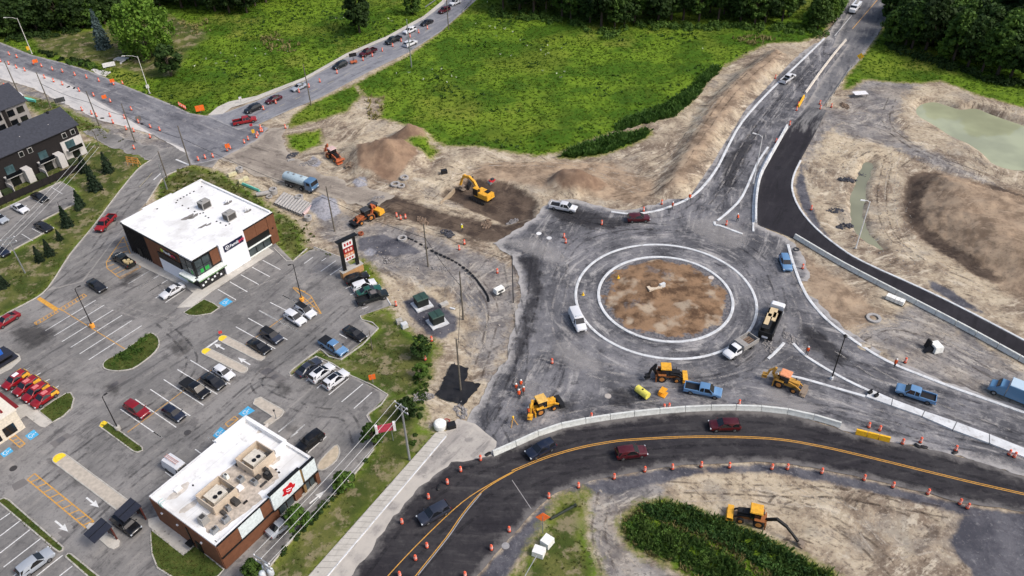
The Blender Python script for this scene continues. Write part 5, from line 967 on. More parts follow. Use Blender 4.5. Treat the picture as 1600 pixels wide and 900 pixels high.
# woods: every tree of the visible edge and the rows behind it
ordn = ['first', 'second', 'third', 'fourth', 'fifth', 'sixth', 'seventh', 'eighth', 'ninth', 'tenth', 'eleventh', 'twelfth', '13th', '14th', '15th', '16th', '17th', '18th', '19th', '20th', '21st', '22nd', '23rd', '24th', '25th', '26th', '27th', '28th', '29th', '30th', '31st', '32nd', '33rd', '34th', '35th', '36th']
def wood(edge, n, rows, where, back=8.0, pick=(0, 1, 4), smin=.8, smax=1.15):
    E = [Vector(G2(p)) for p in edge]; L = [0]
    for a, b in zip(E, E[1:]): L.append(L[-1]+(b-a).length)
    for r in range(rows):
        for k in range(n):
            s = L[-1]*(k+.5+random.uniform(-.3, .3)+.5*(r % 2))/(n+.5*(r % 2)); i = max(j for j in range(len(E)-1) if L[j] <= s); t = (s-L[i])/max(.01, L[i+1]-L[i])
            q = E[i].lerp(E[i+1], min(1, t)); q += q.normalized()*(r*back+random.uniform(-1.5, 1.5))
            z = terrain(np.array([[q.x, q.y]]))[0]; pr = P_TALL[random.choice(pick)]
            c = place(pr, (q.x, q.y, z), random.uniform(0, 6.28), '%s tree from left, %s row of %s' % (ordn[k], ('front', 'second', 'third', 'fourth')[r], where), 'tree', 'trees of '+where)
            s_ = random.uniform(smin, smax); c.scale = (s_*random.uniform(.9, 1.15), s_*random.uniform(.9, 1.15), s_)
wood([(-20, 58), (30, 52), (90, 46), (150, 40), (190, 28)], 12, 3, 'the dark wood at upper left', pick=(2, 0, 2, 1), back=6.)
wood([(190, 18), (300, 8), (345, 20), (385, 18), (440, -8), (520, -10)], 15, 2, 'the wood behind the left field', pick=(0, 2, 0, 1))
wood([(775, 14), (830, 20), (890, 30), (950, 46), (990, 34), (1060, 32), (1130, 36), (1190, 38), (1240, 40)], 20, 3, 'the wood behind the big field', pick=(0, 4, 0, 1))
wood([(1245, 42), (1275, 46), (1300, 30), (1320, 5)], 6, 2, 'the thicket left of the far lane', pick=(2, 3, 2), smin=.55, smax=.85)
wood([(1385, 62), (1410, 72), (1450, 84), (1500, 98), (1550, 112), (1620, 126)], 11, 4, 'the wood at upper right', back=9, pick=(0, 1, 2, 3, 0))
wood([(1400, 30), (1415, 5), (1440, -15)], 3, 1, 'the copse beside the far lane', pick=(2,), smin=.5, smax=.7)

# ---- grasses, weeds and shrubs: uncountable, one object each
def tufts(name, label, zones, n, hmin, hmax, width, mat, avoid=(), seed=1, dens=None, zc=None):
    r = np.random.default_rng(seed); allp = np.vstack([np.array(z) for z in zones]); lo = allp.min(0); hi = allp.max(0); lo = np.maximum(lo, [-185, 45]); hi = np.minimum(hi, [185, 298])
    P = r.uniform(lo, hi, (n*4, 2)); m = np.zeros(len(P), bool)
    for z in zones: m |= inside(P, z)
    for z in avoid: m &= ~inside(P, z)
    if dens is not None: m &= dens(P) > r.uniform(0, 1, len(P))
    P = P[m][:n]; k = len(P); z = terrain(P) if zc is None else np.full(k, zc); nb = 5
    H_ = r.uniform(hmin, hmax, k)*(.7+.5*(vnoise(P, .12, 9)+1)*.5); V = []; F = []
    a = r.uniform(0, 6.28, (k, nb)); lean = r.uniform(.2, 1.0, (k, nb))*H_[:, None]; hw = width*r.uniform(.6, 1.2, (k, nb))
    cx = P[:, None, 0]+r.normal(0, width*.8, (k, nb)); cy = P[:, None, 1]+r.normal(0, width*.8, (k, nb))
    bx = -np.sin(a)*hw; by = np.cos(a)*hw; zz = np.repeat(z[:, None], nb, 1)
    V = np.stack([np.stack([cx-bx, cy-by, zz-.05], -1), np.stack([cx+bx, cy+by, zz-.05], -1), np.stack([cx+np.cos(a)*lean+bx*.5, cy+np.sin(a)*lean+by*.5, zz+H_[:, None]*r.uniform(.6, 1, (k, nb))], -1), np.stack([cx+np.cos(a)*lean*1.1-bx*.4, cy+np.sin(a)*lean*1.1-by*.4, zz+H_[:, None]*r.uniform(.5, .9, (k, nb))], -1)], 2).reshape(-1, 3)
    F = np.arange(len(V)).reshape(-1, 4)
    g_ = np.cross(V[F[:, 1]]-V[F[:, 0]], V[F[:, 2]]-V[F[:, 0]])[:, 2] < 0; F[g_] = F[g_][:, ::-1]
    me = rawmesh(name, V, F, mat); N_ = r.normal(0, .35, (len(V), 3))+[0, 0, 1.]; N_ /= np.linalg.norm(N_, axis=1, keepdims=True)
    
    if hmax < .5: me.polygons.foreach_set('use_smooth', [True]*len(me.polygons)); me.normals_split_custom_set_from_vertices(N_.tolist())
    o = bpy.data.objects.new(name, me); col.objects.link(o); o['kind'] = 'stuff'; o['label'] = label; o['category'] = 'grass'; return o
FG = leafmat('meadow_blades', (76, 104, 24), (106, 130, 40), (56, 84, 20), .4); FD = leafmat('dull_blades', (72, 84, 36), (102, 102, 54), (54, 68, 28), .4); FR = leafmat('reed_blades', (150, 140, 92), (128, 124, 76), (104, 104, 60)); FK = leafmat('dark_weeds', (52, 80, 30), (74, 104, 42), (42, 64, 26), .4); FWH = plain('white_flowers', (214, 220, 196), .8)
tufts('meadow_grass', 'tall bright green grass of the meadow behind the site', [FIELD, WEDGE]+PATCH, 22000, .08, .26, .2, FG, seed=2)
tufts('meadow_grass', 'bright green grass of the meadow left of the side road', [NWGR], 16000, .08, .28, .22, FG, avoid=[LAWN], seed=3)
tufts('lawn_grass', 'short dull grass of the lawn and banks at left', [LAWN, APT, MIDGR, STRIP, B1GR, TRI], 15000, .05, .2, .14, FD, seed=4, dens=lambda P: np.clip(vnoise(P, .35, 51)*1.2+.55, 0, 1))
tufts('lawn_grass', 'short turf on the parking lot islands', TURF, 7000, .04, .12, .09, FD, seed=12, zc=.12)
tufts('meadow_grass', 'tall grass beside the far lane and pond', [NEGR], 10000, .1, .35, .24, FG, seed=5)
tufts('weeds', 'dark tall weeds in clumps over the meadows', [FIELD, NWGR, NEGR], 2600, .3, .7, .3, FK, avoid=[LAWN], seed=6, dens=lambda P: np.clip(vnoise(P, .11, 21)*1.6-.35, 0, 1))
tufts('weeds', 'dark reed strip along the dirt bank', [WEEDS]+[gp([(960, 205), (1050, 182), (1085, 154), (1110, 122), (1125, 108), (1115, 104), (1080, 135), (1040, 165), (975, 188)])], 2600, .6, 1.5, .3, FK, seed=7)
tufts('dry_reeds', 'pale dry reeds in patches of the fields', [gp([(405, 60), (430, 52), (470, 70), (460, 82), (415, 82)]), gp([(280, 35), (325, 30), (335, 48), (300, 55)]), gp([(1140, 60), (1190, 52), (1210, 62), (1180, 72)]), gp([(575, 150), (600, 150), (598, 185), (575, 190)])], 1500, .5, 1.3, .2, FR, seed=8)
tufts('wild_flowers', 'tiny white flowers scattered in the meadows', [FIELD, NWGR], 320, .4, .6, .08, FWH, avoid=[LAWN], seed=9, dens=lambda P: np.clip(vnoise(P, .07, 31)*1.8-.5, 0, 1))
tufts('scrub', 'sparse scrub on the dirt behind the shop', [B1GR, gp([(430, 330), (480, 350), (520, 400), (470, 395)]), gp([(30, 150), (80, 160), (165, 205), (210, 225), (150, 215), (60, 175)])], 1500, .15, .5, .2, FD, seed=10)
def bushes(name, label, zone, n, rmin, rmax, mat, per=70, leaf=.16, seed=1):
    r = np.random.default_rng(seed); Z = np.array(zone); P = r.uniform(Z.min(0), Z.max(0), (n*5, 2)); P = P[inside(P, zone)][:n]; z = terrain(P); C = []; N = []
    for (x, y), zz in zip(P, z):
        rad = r.uniform(rmin, rmax); q = r.normal(size=(per, 3)); q /= np.linalg.norm(q, axis=1, keepdims=True); q[:, 2] = np.abs(q[:, 2]); q *= rad*r.uniform(.6, 1.05, (per, 1)); C.append(q*[1, 1, 1.1]+[x, y, zz]); N.append(q+r.normal(size=(per, 3))*rad*.4)
    C = np.vstack(C); V, F = quads(C, np.vstack(N), r.uniform(.6, 1.4, len(C))*leaf)
    o = bpy.data.objects.new(name, rawmesh(name, V, F, mat)); col.objects.link(o); o['kind'] = 'stuff'; o['label'] = label; o['category'] = 'shrubs'; return o
HED1 = gp([(1004, 791), (1040, 786), (1085, 797), (1140, 816), (1205, 848), (1300, 898), (1350, 960), (1270, 960), (1200, 892), (1130, 850), (1070, 822), (1015, 806)])
HED2 = gp([(976, 820), (996, 803), (1030, 818), (1080, 838), (1140, 872), (1200, 912), (1240, 960), (1165, 960), (1110, 905), (1060, 880), (1015, 864), (982, 842)])
bushes('shrubbery', 'dark green shrub strip nearest the backhoe at the bottom', HED1, 300, .25, 1.05, leafmat('shrub_dark', (48, 74, 36), (76, 106, 50), (36, 56, 28), .4), 46, .17, 3)
bushes('shrubbery', 'brighter leafy strip on the lower side of the mound', HED2, 210, .2, .85, leafmat('shrub_bright', (72, 102, 42), (98, 126, 56), (54, 80, 34), .4), 42, .16, 4)
tufts('weeds', 'tall reeds standing in the shrub strips', [HED1, HED2], 1100, .4, 1.5, .1, leafmat('reed_green', (70, 98, 44), (98, 122, 60), (52, 76, 34), .4), seed=14)
tufts('dry_reeds', 'dry stalks between the two shrub strips', [BEDS], 700, .3, .8, .12, FR, avoid=[HED1, HED2], seed=15)
bushes('hedge', 'dark low shrubs along the drive-through kerb', gp([(576, 716), (586, 704), (556, 745), (480, 824), (442, 868), (436, 862), (474, 816), (548, 742)]), 75, .25, .6, LF[0], 50, .17, 8)
bushes('hedge', 'weedy bushes at the dirt edge of the lawn wedge', gp([(640, 600), (668, 560), (676, 575), (664, 640), (655, 690), (640, 700), (648, 640)]), 40, .2, .6, LF[1], 46, .17, 9)
bushes('island_shrubs', 'leafy shrubs growing on the crescent island', c4((670, 470), (740, 425), (860, 345), (930, 300), (900, 380), (820, 440), (700, 490)), 42, .35, .75, LF[1], 60, .16, 5)
for k, (edge, nn) in enumerate((([(8, 45), (150, 38), (150, 52), (8, 66)], 60), ([(770, 14), (890, 28), (950, 50), (1000, 36), (1130, 38), (1240, 42), (1290, 52), (1290, 60), (1200, 48), (1000, 46), (950, 62), (890, 42), (770, 24)], 170), ([(1384, 66), (1450, 90), (1550, 118), (1620, 132), (1620, 142), (1550, 128), (1450, 98), (1384, 74)], 90), ([(105, 95), (150, 102), (150, 108), (105, 100)], 26), ([(60, 78), (140, 98), (150, 106), (105, 99), (50, 84)], 20))):
    bushes('undergrowth', ('bushy undergrowth along the upper left wood', 'bushy undergrowth along the wood behind the big field', 'bushy undergrowth along the upper right wood', 'low bushes where the drive meets the main road', 'low weeds along the main road verge')[k], gp(edge), nn, .5 if k > 2 else .8, .9 if k > 2 else 1.9, (LF[0], LF[1])[k % 2], 70, .34, 20+k)
for pr in P_TALL+P_SMALL+P_SPR+[WILLOW]: kill(pr)
# ================================================================== VEHICLES
PAINT0 = paint('car_paint_blank', (128, 128, 128))
def wheels(root, xs, y, r, wd=.24, rim=RIM):
    for x in xs:
        for s in (-1, 1):
            t = MB().tube((x, s*(y-wd), r), (x, s*y, r), r, r, 14).build('wheel', TYRE, root)
            MB().tube((x, s*(y-.02), r), (x, s*(y+.012), r), r*.62, r*.56, 12).build('rim', rim, t)
def section(x, zb, belt, hw, tw, top):
    h_ = [(x, -hw+.10, zb), (x, -hw, zb+.16), (x, -hw, belt-.14), (x, -hw+.05, belt), (x, -tw, top-.05), (x, -tw+.16, top)]
    return h_+[(p[0], -p[1], p[2]) for p in h_[::-1]]
def quadglass(name, pts, root, off=.015, mat=GLASS):
    P = [Vector(p) for p in pts]; n = (P[1]-P[0]).cross(P[2]-P[0]).normalized(); c = sum(P, Vector())/len(P)
    if n.dot(c-Vector((0, 0, .8))) < 0: n = -n
    P = [c+(p-c)*.96+n*off for p in P]; Q = [p-n*.09 for p in P]; k = len(P)
    mb = MB(); mb.add(P+Q, [tuple(range(k)), tuple(range(k, 2*k))[::-1]]+[(i, (i+1) % k, k+(i+1) % k, k+i) for i in range(k)]); return mb.build(name, mat, root, sharp=0)
def car(kind):
    # x, underside, belt height, half width, roof half width, top
    S = dict(
        sedan=[(-2.38, .36, .72, .74, .62, .76), (-2.28, .22, .86, .88, .72, .95), (-1.65, .2, .94, .91, .72, 1.03), (-.85, .2, .94, .92, .60, 1.40), (.25, .2, .93, .92, .62, 1.43), (1.05, .2, .92, .92, .74, 1.0), (2.0, .22, .78, .89, .70, .86), (2.34, .26, .70, .86, .7, .80), (2.43, .32, .62, .78, .64, .72)],
        suv=[(-2.32, .4, .9, .8, .66, .95), (-2.26, .26, 1.02, .92, .70, 1.10), (-2.0, .24, 1.06, .94, .66, 1.60), (-.9, .24, 1.06, .95, .68, 1.69), (.3, .24, 1.05, .95, .68, 1.66), (1.1, .24, 1.03, .95, .78, 1.12), (2.0, .26, .92, .92, .76, 1.0), (2.27, .3, .84, .90, .74, .94), (2.36, .36, .74, .82, .68, .84)],
        hatch=[(-2.02, .36, .8, .76, .62, .84), (-1.96, .24, .94, .86, .68, 1.0), (-1.62, .2, .96, .88, .60, 1.42), (-.7, .2, .95, .89, .62, 1.49), (.3, .2, .94, .89, .62, 1.46), (1.0, .2, .92, .89, .72, 1.0), (1.75, .22, .78, .86, .68, .88), (2.04, .26, .7, .83, .68, .8), (2.12, .32, .62, .76, .62, .72)],
        van=[(-2.7, .4, 1.0, .9, .8, 1.05), (-2.66, .3, 1.15, 1.0, .84, 1.75), (-2.5, .28, 1.2, 1.01, .82, 2.02), (0, .28, 1.2, 1.01, .82, 2.08), (.9, .28, 1.15, 1.01, .8, 2.0), (1.65, .28, 1.1, 1.0, .84, 1.28), (2.4, .3, .95, .96, .8, 1.08), (2.72, .34, .88, .92, .78, .98), (2.8, .4, .78, .84, .7, .88)])[kind]
    root = thing({'suv': 'parked_suv', 'sedan': 'parked_car', 'hatch': 'hatchback_car', 'van': 'cargo_van'}[kind])
    body = MB().loft([section(*s) for s in S]).build('body', PAINT0, root, sharp=38)
    sec = [section(*s) for s in S]; iR = 3 if kind != 'sedan' else 3
    cow, rf, rr, tr = 5, 4, (3 if kind == 'sedan' else 2), (2 if kind == 'sedan' else 1)
    quadglass('windshield', [sec[cow][4], sec[cow][7], sec[rf][7], sec[rf][4]], root, .062)
    quadglass('rear_window', [sec[tr][4], sec[tr][7], sec[rr][7], sec[rr][4]], root, .062)
    for s in (0, 1):
        f = lambda q, i: sec[q][i if s == 0 else 11-i]
        L3 = lambda a, b, t: tuple(Vector(a).lerp(Vector(b), t))
        if kind == 'van':
            quadglass('side_window', [L3(f(4, 3), f(3, 3), .2), L3(f(4, 4), f(3, 4), .2), f(4, 4), L3(f(5, 3), f(4, 3), .35)], root)
        else:
            quadglass('side_window', [L3(f(rr, 3), f(tr, 3), .5), f(rr, 4), L3(f(rr, 4), f(rf, 4), .45), L3(f(rr, 3), f(rf, 3), .45)], root); quadglass('side_window', [L3(f(rr, 3), f(rf, 3), .5), L3(f(rr, 4), f(rf, 4), .5), f(rf, 4), L3(f(cow, 3), f(rf, 3), .12)], root)
        sg_ = -1 if s == 0 else 1; L_ = S[-3][0]; hw = S[-3][3]
        MB().box((S[-2][0]-.0, sg_*(S[-2][3]-.14), S[-2][5]-.14), (.2, .3, .13), rz=-sg_*.3).build('headlight', LIGHTW, root, sharp=0)
        MB().box((S[1][0]-.03, sg_*(S[1][3]-.14), S[1][2]-.1), (.1, .26, .2)).build('tail_light', LIGHTR, root, sharp=0)
        MB().box((.95, sg_*(S[4][3]+.1), S[4][2]+.04), (.12, .2, .13)).build('mirror', PAINT0, root, sharp=0)
    MB().box((S[-1][0]-.01, 0, S[-1][1]+.14), (.06, 1.0, .2)).build('grille', BLACK, root, sharp=0)
    for s in (-1, 1): MB().box((0, s*(S[4][3]-.005), S[4][1]+.1), (2.3, .05, .16)).build('sill', BLACK, root, sharp=0)  # black sill trim, also standing in for the shadow under the body
    wx = {'sedan': (-1.42, 1.42), 'suv': (-1.4, 1.42), 'hatch': (-1.25, 1.3), 'van': (-1.7, 1.75)}[kind]
    wheels(root, wx, S[4][3]+.015, .36 if kind in ('suv', 'van') else .33)
    return root
def sunroof(root, z=1.66): MB().box((-.5, 0, z), (1.3, .85, .04)).build('sunroof', GLASS, root, sharp=0)
def pickup():
    root = thing('pickup_truck')
    S = [(-.62, .42, 1.12, .96, .74, 1.16), (-.6, .42, 1.14, .98, .70, 1.78), (-.3, .42, 1.14, .98, .70, 1.86), (.95, .42, 1.13, .98, .70, 1.84), (1.65, .42, 1.12, .98, .80, 1.2), (2.6, .44, 1.05, .97, .82, 1.14), (2.88, .48, 1.0, .95, .82, 1.1), (2.96, .52, .92, .9, .78, 1.02)]
    sec = [section(*s) for s in S]; MB().loft(sec).build('body', PAINT0, root, sharp=38)
    b = MB(); b.box((-1.8, 0, .72), (2.36, 1.7, .24))
    for s in (-1, 1): b.box((-1.8, s*.9, .84), (2.36, .14, .64))
    b.box((-2.94, 0, .86), (.1, 1.9, .6)); b.box((-3.03, 0, .5), (.14, 1.8, .2)); b.build('bed', PAINT0, root, sharp=0)
    MB().box((-1.78, 0, .87), (2.24, 1.64, .05)).build('bed_liner', BLACK, root, sharp=0)
    quadglass('windshield', [sec[4][4], sec[4][7], sec[3][7], sec[3][4]], root, .062); quadglass('rear_window', [sec[0][4], sec[0][7], sec[1][7], sec[1][4]], root, .05)
    for s in (0, 1):
        f = lambda q, i: Vector(sec[q][i if s == 0 else 11-i]); sg_ = -1 if s == 0 else 1
        quadglass('side_window', [f(1, 3).lerp(f(3, 3), .08), f(1, 4).lerp(f(3, 4), .1), f(2, 4).lerp(f(3, 4), .35), f(2, 3).lerp(f(3, 3), .35)], root); quadglass('side_window', [f(2, 3).lerp(f(3, 3), .42), f(2, 4).lerp(f(3, 4), .42), f(3, 4), f(4, 3).lerp(f(3, 3), .2)], root)
        MB().box((2.9, sg_*.8, .88), (.14, .26, .18)).build('headlight', LIGHTW, root, sharp=0); MB().box((-2.97, sg_*.86, .95), (.1, .14, .32)).build('tail_light', LIGHTR, root, sharp=0); MB().box((1.35, sg_*1.1, 1.22), (.14, .24, .2)).build('mirror', BLACK, root, sharp=0)
    MB().box((2.95, 0, .68), (.08, 1.1, .26)).build('grille', BLACK, root, sharp=0)
    wheels(root, (-1.9, 1.95), 1.0, .42, .28); return root
PR = {k: car(k) for k in ('sedan', 'suv', 'hatch', 'van')}; PR['pickup'] = pickup()
COLS = dict(white=(214, 215, 218), black=(14, 14, 16), dark=(26, 28, 33), grey=(86, 88, 94), silver=(158, 164, 172), red=(128, 20, 30), brightred=(150, 26, 32), maroon=(74, 14, 24), navy=(26, 34, 52), blue=(98, 138, 178), green=(28, 82, 72), dgreen=(24, 31, 33), slate=(48, 53, 66), delivery=(142, 18, 30))
NM = {('sedan', 0): 'parked_car', ('suv', 0): 'parked_suv'}
def put(kind, p, d, colr, label, cat=None, moving=False, z=.6, group=None, s=1.0, gz=0.0):
    q = G(p, z); rz = heading(p, d)
    c = place(PR[kind], (q.x, q.y, gz), rz, label, cat or {'sedan': 'car', 'suv': 'car', 'hatch': 'car', 'van': 'van', 'pickup': 'pickup'}[kind], group, {'car_paint_blank': paint('car_paint_'+colr, COLS[colr])}, s)
    if kind in ('sedan', 'suv'): c.name = ('moving_' if moving else 'parked_')+('car' if kind == 'sedan' else 'suv')
    return c
F, A2 = (27, 17), (30, -22)
lotcars = [
    ('pickup', (165, 349), (-24, 25), 'brightred', 'bright red pickup driving down the street left of the white-roofed shop'),
    ('sedan', (31, 325), (25, 13), 'white', 'white car in the apartment car park'), ('sedan', (62, 308), (22, 11), 'black', 'black car in the upper row of the apartment car park'), ('sedan', (68, 354), (22, 11), 'dark', 'dark car parked in the corner by the grass bank'),
    ('sedan', (-1, 341), (25, 13), 'silver', 'silver car cut by the left edge at the apartments'), ('sedan', (0, 392), (22, 11), 'navy', 'dark blue car cut by the left edge at the apartments'),
    ('sedan', (10, 500), (-27, 17), 'red', 'dark red car entering at the left edge of the lot'), ('sedan', (151, 446), (25, 17), 'dark', 'dark car driving toward the shop front lane'),
    ('pickup', (193, 407), (-30, -19), 'dgreen', 'black pickup with a loaded bed on the yellow hatching'), ('sedan', (269.5, 454), (-33, 19), 'white', 'white car parked at the left front of the shop'),
    ('hatch', (349.5, 582), F, 'white', 'white hatchback beside the lower paved median'), ('sedan', (333, 595.5), F, 'dark', 'dark grey car between the white hatchback and the black pickup'),
    ('pickup', (305.5, 608), F, 'black', 'black pickup in the middle parking row'), ('hatch', (271.5, 645.5), F, 'navy', 'small dark blue hatchback in the middle parking row'), ('suv', (214, 640), F, 'red', 'red crossover at the lower end of the middle row'),
    ('sedan', (405, 541), F, 'black', 'black car next to the upper paved median'), ('suv', (424.5, 525), F, 'slate', 'grey and black crossover right of the black car by the median'), ('suv', (461, 497), F, 'white', 'white SUV in the upper row near the yellow lamp base'),
    ('suv', (477, 486), F, 'white', 'white SUV with black roof beside the yellow hatching'), ('pickup', (521, 542), F, 'blue', 'light blue pickup backed toward the lawn wedge'), ('sedan', (554, 521), F, 'black', 'black car alone at the lawn kerb near the blue pickup'),
    ('sedan', (482, 574), A2, 'slate', 'purple-grey car first in the row by the lawn point'), ('suv', (502.5, 583), A2, 'white', 'white SUV with black sunroof, left of the two white ones'), ('suv', (524.5, 593), A2, 'white', 'white crossover with dark roof glass, right of the two white ones'),
    ('suv', (557.5, 435), (37, -13), 'black', 'black SUV right below the pylon sign base'), ('suv', (568.5, 446), (37, -12), 'white', 'white SUV in the row beside the pylon sign'), ('sedan', (576, 454), (37, -11), 'green', 'dark green car squeezed between white SUV and black pickup'), ('pickup', (582, 465), (40, -12), 'dgreen', 'black-green pickup at the end of the row by the dirt'),
    ('suv', (484, 690), (-32, 25), 'black', 'black SUV parked beside the restaurant near the sandy island'), ('sedan', (441, 819), (34, -28), 'silver', 'silver car in the restaurant drive-through lane'), ('suv', (197.5, 819), (26, 19), 'black', 'black car under the upper drive-through canopy'), ('suv', (55, 880), (45, -33), 'silver', 'silver wagon parked at the bottom left')]
for k, (kd, p, d, c, lab) in enumerate(lotcars):
    o = put(kd, p, d, c, lab, moving='driving' in lab or 'entering' in lab, group='cars on the parking lots')
    if 'sunroof' in lab or 'roof glass' in lab: MB().box((-.5, 0, 1.69), (1.5, .95, .05)).build('sunroof', GLASS, o, sharp=0)
    if 'black roof' in lab: MB().box((-.8, 0, 1.69), (2.3, 1.2, .05)).build('roof_panel', BLACK, o, sharp=0)
    if lab.startswith('grey and black'): MB().box((-.8, 0, 1.69), (2.3, 1.2, .05)).build('roof_panel', BLACK, o, sharp=0)
    if 'light blue' in lab or lab.startswith('black pickup in'): MB().box((-1.8, 0, 1.18), (2.3, 1.86, .07)).build('bed_cover', BLACK, o, sharp=0)
    if 'loaded bed' in lab:
        for j in range(4): MB().box((-1.2-.45*j, .3*(-1)**j, 1.15), (.5, .6, .5), rz=j).build('load', plain('cardboard_load', (190, 172, 130)), o, sharp=0)
    if 'black-green' in lab: MB().box((.3, 0, 1.87), (1.1, 1.1, .05)).build('roof_panel', plain('faded_roof', (110, 104, 102)), o, sharp=0)
for k, p in enumerate(((24.5, 593.5), (42, 603), (56, 612.5), (69.7, 621.5))):
    o = put('hatch', p, (-32, 22), 'delivery', '%s of the four red delivery cars in a row, counting from the left' % ordn[k], group='red delivery cars', s=1.05)
    for s in (-1, 1): MB().box((-1.25, s*.9, .98), (1.1, .03, .5)).build('yellow_decal', plain('decal_yellow', (232, 178, 60)), o, sharp=0); MB().box((-1.75, s*.88, .7), (.35, .03, .5)).build('yellow_decal', plain('decal_yellow', (232, 178, 60)), o, sharp=0)
    MB().box((-2.0, 0, .85), (.06, 1.2, .4)).build('yellow_decal', plain('decal_yellow', (232, 178, 60)), o, sharp=0); MB().box((-.3, 0, 1.5), (.9, .7, .05)).build('roof_sign', plain('roof_sign_pink', (214, 120, 120)) if k else WPAN, o, sharp=0)
road = [((711, 4), 'suv', 'white', 'white SUV farthest up the side road at the top edge'), ((694, 16), 'suv', 'maroon', 'dark red SUV near the top of the side road queue'), ((667, 35), 'sedan', 'dark', 'dark car ahead of the top white one in the queue'), ((640, 48), 'suv', 'white', 'white SUV in the queue by the signal pole'), ((614.5, 63), 'pickup', 'dgreen', 'dark green pickup in the side road queue'), ((575, 82), 'pickup', 'maroon', 'dark red pickup behind the arrow board on the side road'), ((531, 102), 'suv', 'dgreen', 'dark grey-green SUV below the arrow board'), ((467, 136), 'sedan', 'silver', 'silver car by the wooden pole on the side road'), ((427.5, 155), 'sedan', 'maroon', 'maroon car next to last in the side road queue'), ((395, 170), 'suv', 'dark', 'dark SUV first in line behind the red pickup'), ((382.5, 189), 'pickup', 'brightred', 'bright red pickup turning at the junction')]
for p, kd, c, lab in road: put(kd, p, (-60, 27) if p[0] > 390 else (40, -8), c, lab, moving=True, group='traffic on the side road')
put('suv', (641, 68), (60, -27), 'white', 'white SUV driving away in the right lane past the signal pole', moving=True, group='traffic on the side road')
put('pickup', (880.5, 324), (42, 8), 'white', 'white pickup with dark bed parked on asphalt by the dirt mound'); put('suv', (997.5, 341), (33, -1), 'maroon', 'dark maroon SUV at the kerb above the roundabout')
put('pickup', (1231, 123), (22, -15), 'white', 'white pickup on the new lane at upper right'); put('suv', (1227.5, 411), (10, 31), 'blue', 'light blue SUV beside the long kerb right of the roundabout')
o = put('van', (902.5, 499), (12, 26), 'white', 'white cargo van parked at the left of the roundabout', z=.9); MB().box((.4, 0, 2.12), (.3, 1.0, .12)).build('light_bar', LIGHTW, o, sharp=0)
put('pickup', (1098.5, 610), (55, 11), 'blue', 'light blue pickup near the yellow backhoe on the site'); put('pickup', (1430.5, 616), (-66, -21), 'blue', 'light blue pickup driving beside the white concrete slabs', moving=True)
put('suv', (845, 702), (-35, 18), 'navy', 'dark blue SUV on the detour beside the barrier end', moving=True, group='traffic on the detour'); put('suv', (986, 707), (43, -5), 'maroon', 'maroon crossover in the near lane of the detour', moving=True, group='traffic on the detour')
put('suv', (1132, 664.5), (-46, 1), 'maroon', 'wine red SUV in the far lane of the detour', moving=True, group='traffic on the detour'); put('suv', (678, 802), (-42, 23), 'slate', 'slate grey SUV heading down the detour at lower left', moving=True, group='traffic on the detour')
o = put('van', (279, 731), (27, 18), 'white', 'white service van with roof ladder behind the restaurant', z=1.0)
mb = MB()
for y in (-.25, .25): mb.box((-1.1, y, 2.3), (2.8, .06, .08))
for k in range(8): mb.box((-2.3+.34*k, 0, 2.3), (.06, .5, .06))
mb.build('roof_ladder', plain('fibreglass_ladder', (196, 150, 140)), o, sharp=0)
for k in PR.values(): kill(k)
# ---- trucks
WT = paint('truck_white', (230, 231, 233)); TANK = plain('tank_pale_blue', (172, 190, 198), .4, dirt=.2); CABB = paint('cab_blue', (84, 118, 150))
def truck_wheels(o, xs, y=1.2, r=.52): wheels(o, xs, y, r, .35, plain('truck_rim', (140, 140, 140), .5))
def at(p, d, name, label, cat, z=1.2):
    q = G(p, z); return thing(name, label, cat, (q.x, q.y, 0), heading(p, d))
o = at((470, 286), (45, 14), 'tanker_truck', 'light blue and silver water tanker truck on the muddy lane', 'truck')
MB().box((-.3, 0, .85), (8.4, .9, .3)).build('chassis', DGREY, o, sharp=0)
secs = [[(x, r*1.18*math.cos(t), 2.05+r*.95*math.sin(t)) for t in np.linspace(0, 2*math.pi, 18, endpoint=False)] for x, r in ((-4.4, .75), (-4.3, .98), (-4.1, 1.05), (1.6, 1.05), (1.8, .98), (1.9, .75))]
tk = MB().loft(secs).build('tank', TANK, o)
for x in (-3.2, -1.6, .6): MB().tube((x, 0, 3.0), (x, 0, 3.16), .28, n=10).build('hatch', STEEL, tk)
for s in (-1, 1): MB().box((-2.3, s*1.15, 1.05), (3.0, .1, .4)).build('mudguard', DGREY, o, sharp=0)
cb = MB().loft([[(x, -w_, .75), (x, w_, .75), (x, w_, zt-.15), (x, w_-.15, zt), (x, -w_+.15, zt), (x, -w_, zt-.15)] for x, w_, zt in ((2.15, 1.2, 2.9), (3.4, 1.22, 3.0), (4.0, 1.22, 2.85), (4.2, 1.18, 1.8))]).build('cab', CABB, o)
MB().box((4.12, 0, 2.3), (.12, 2.1, .85), ry=-.22).build('windshield', GLASS, cb, sharp=0)
for s in (-1, 1): MB().box((3.3, s*1.22, 2.3), (.9, .05, .7)).build('side_window', GLASS, cb, sharp=0); MB().box((4.2, s*.9, 1.15), (.08, .35, .25)).build('headlight', LIGHTW, cb, sharp=0)
MB().box((4.2, 0, .85), (.2, 2.4, .35)).build('bumper', DGREY, o, sharp=0); truck_wheels(o, (-3.3, -2.1, .9, 3.3))
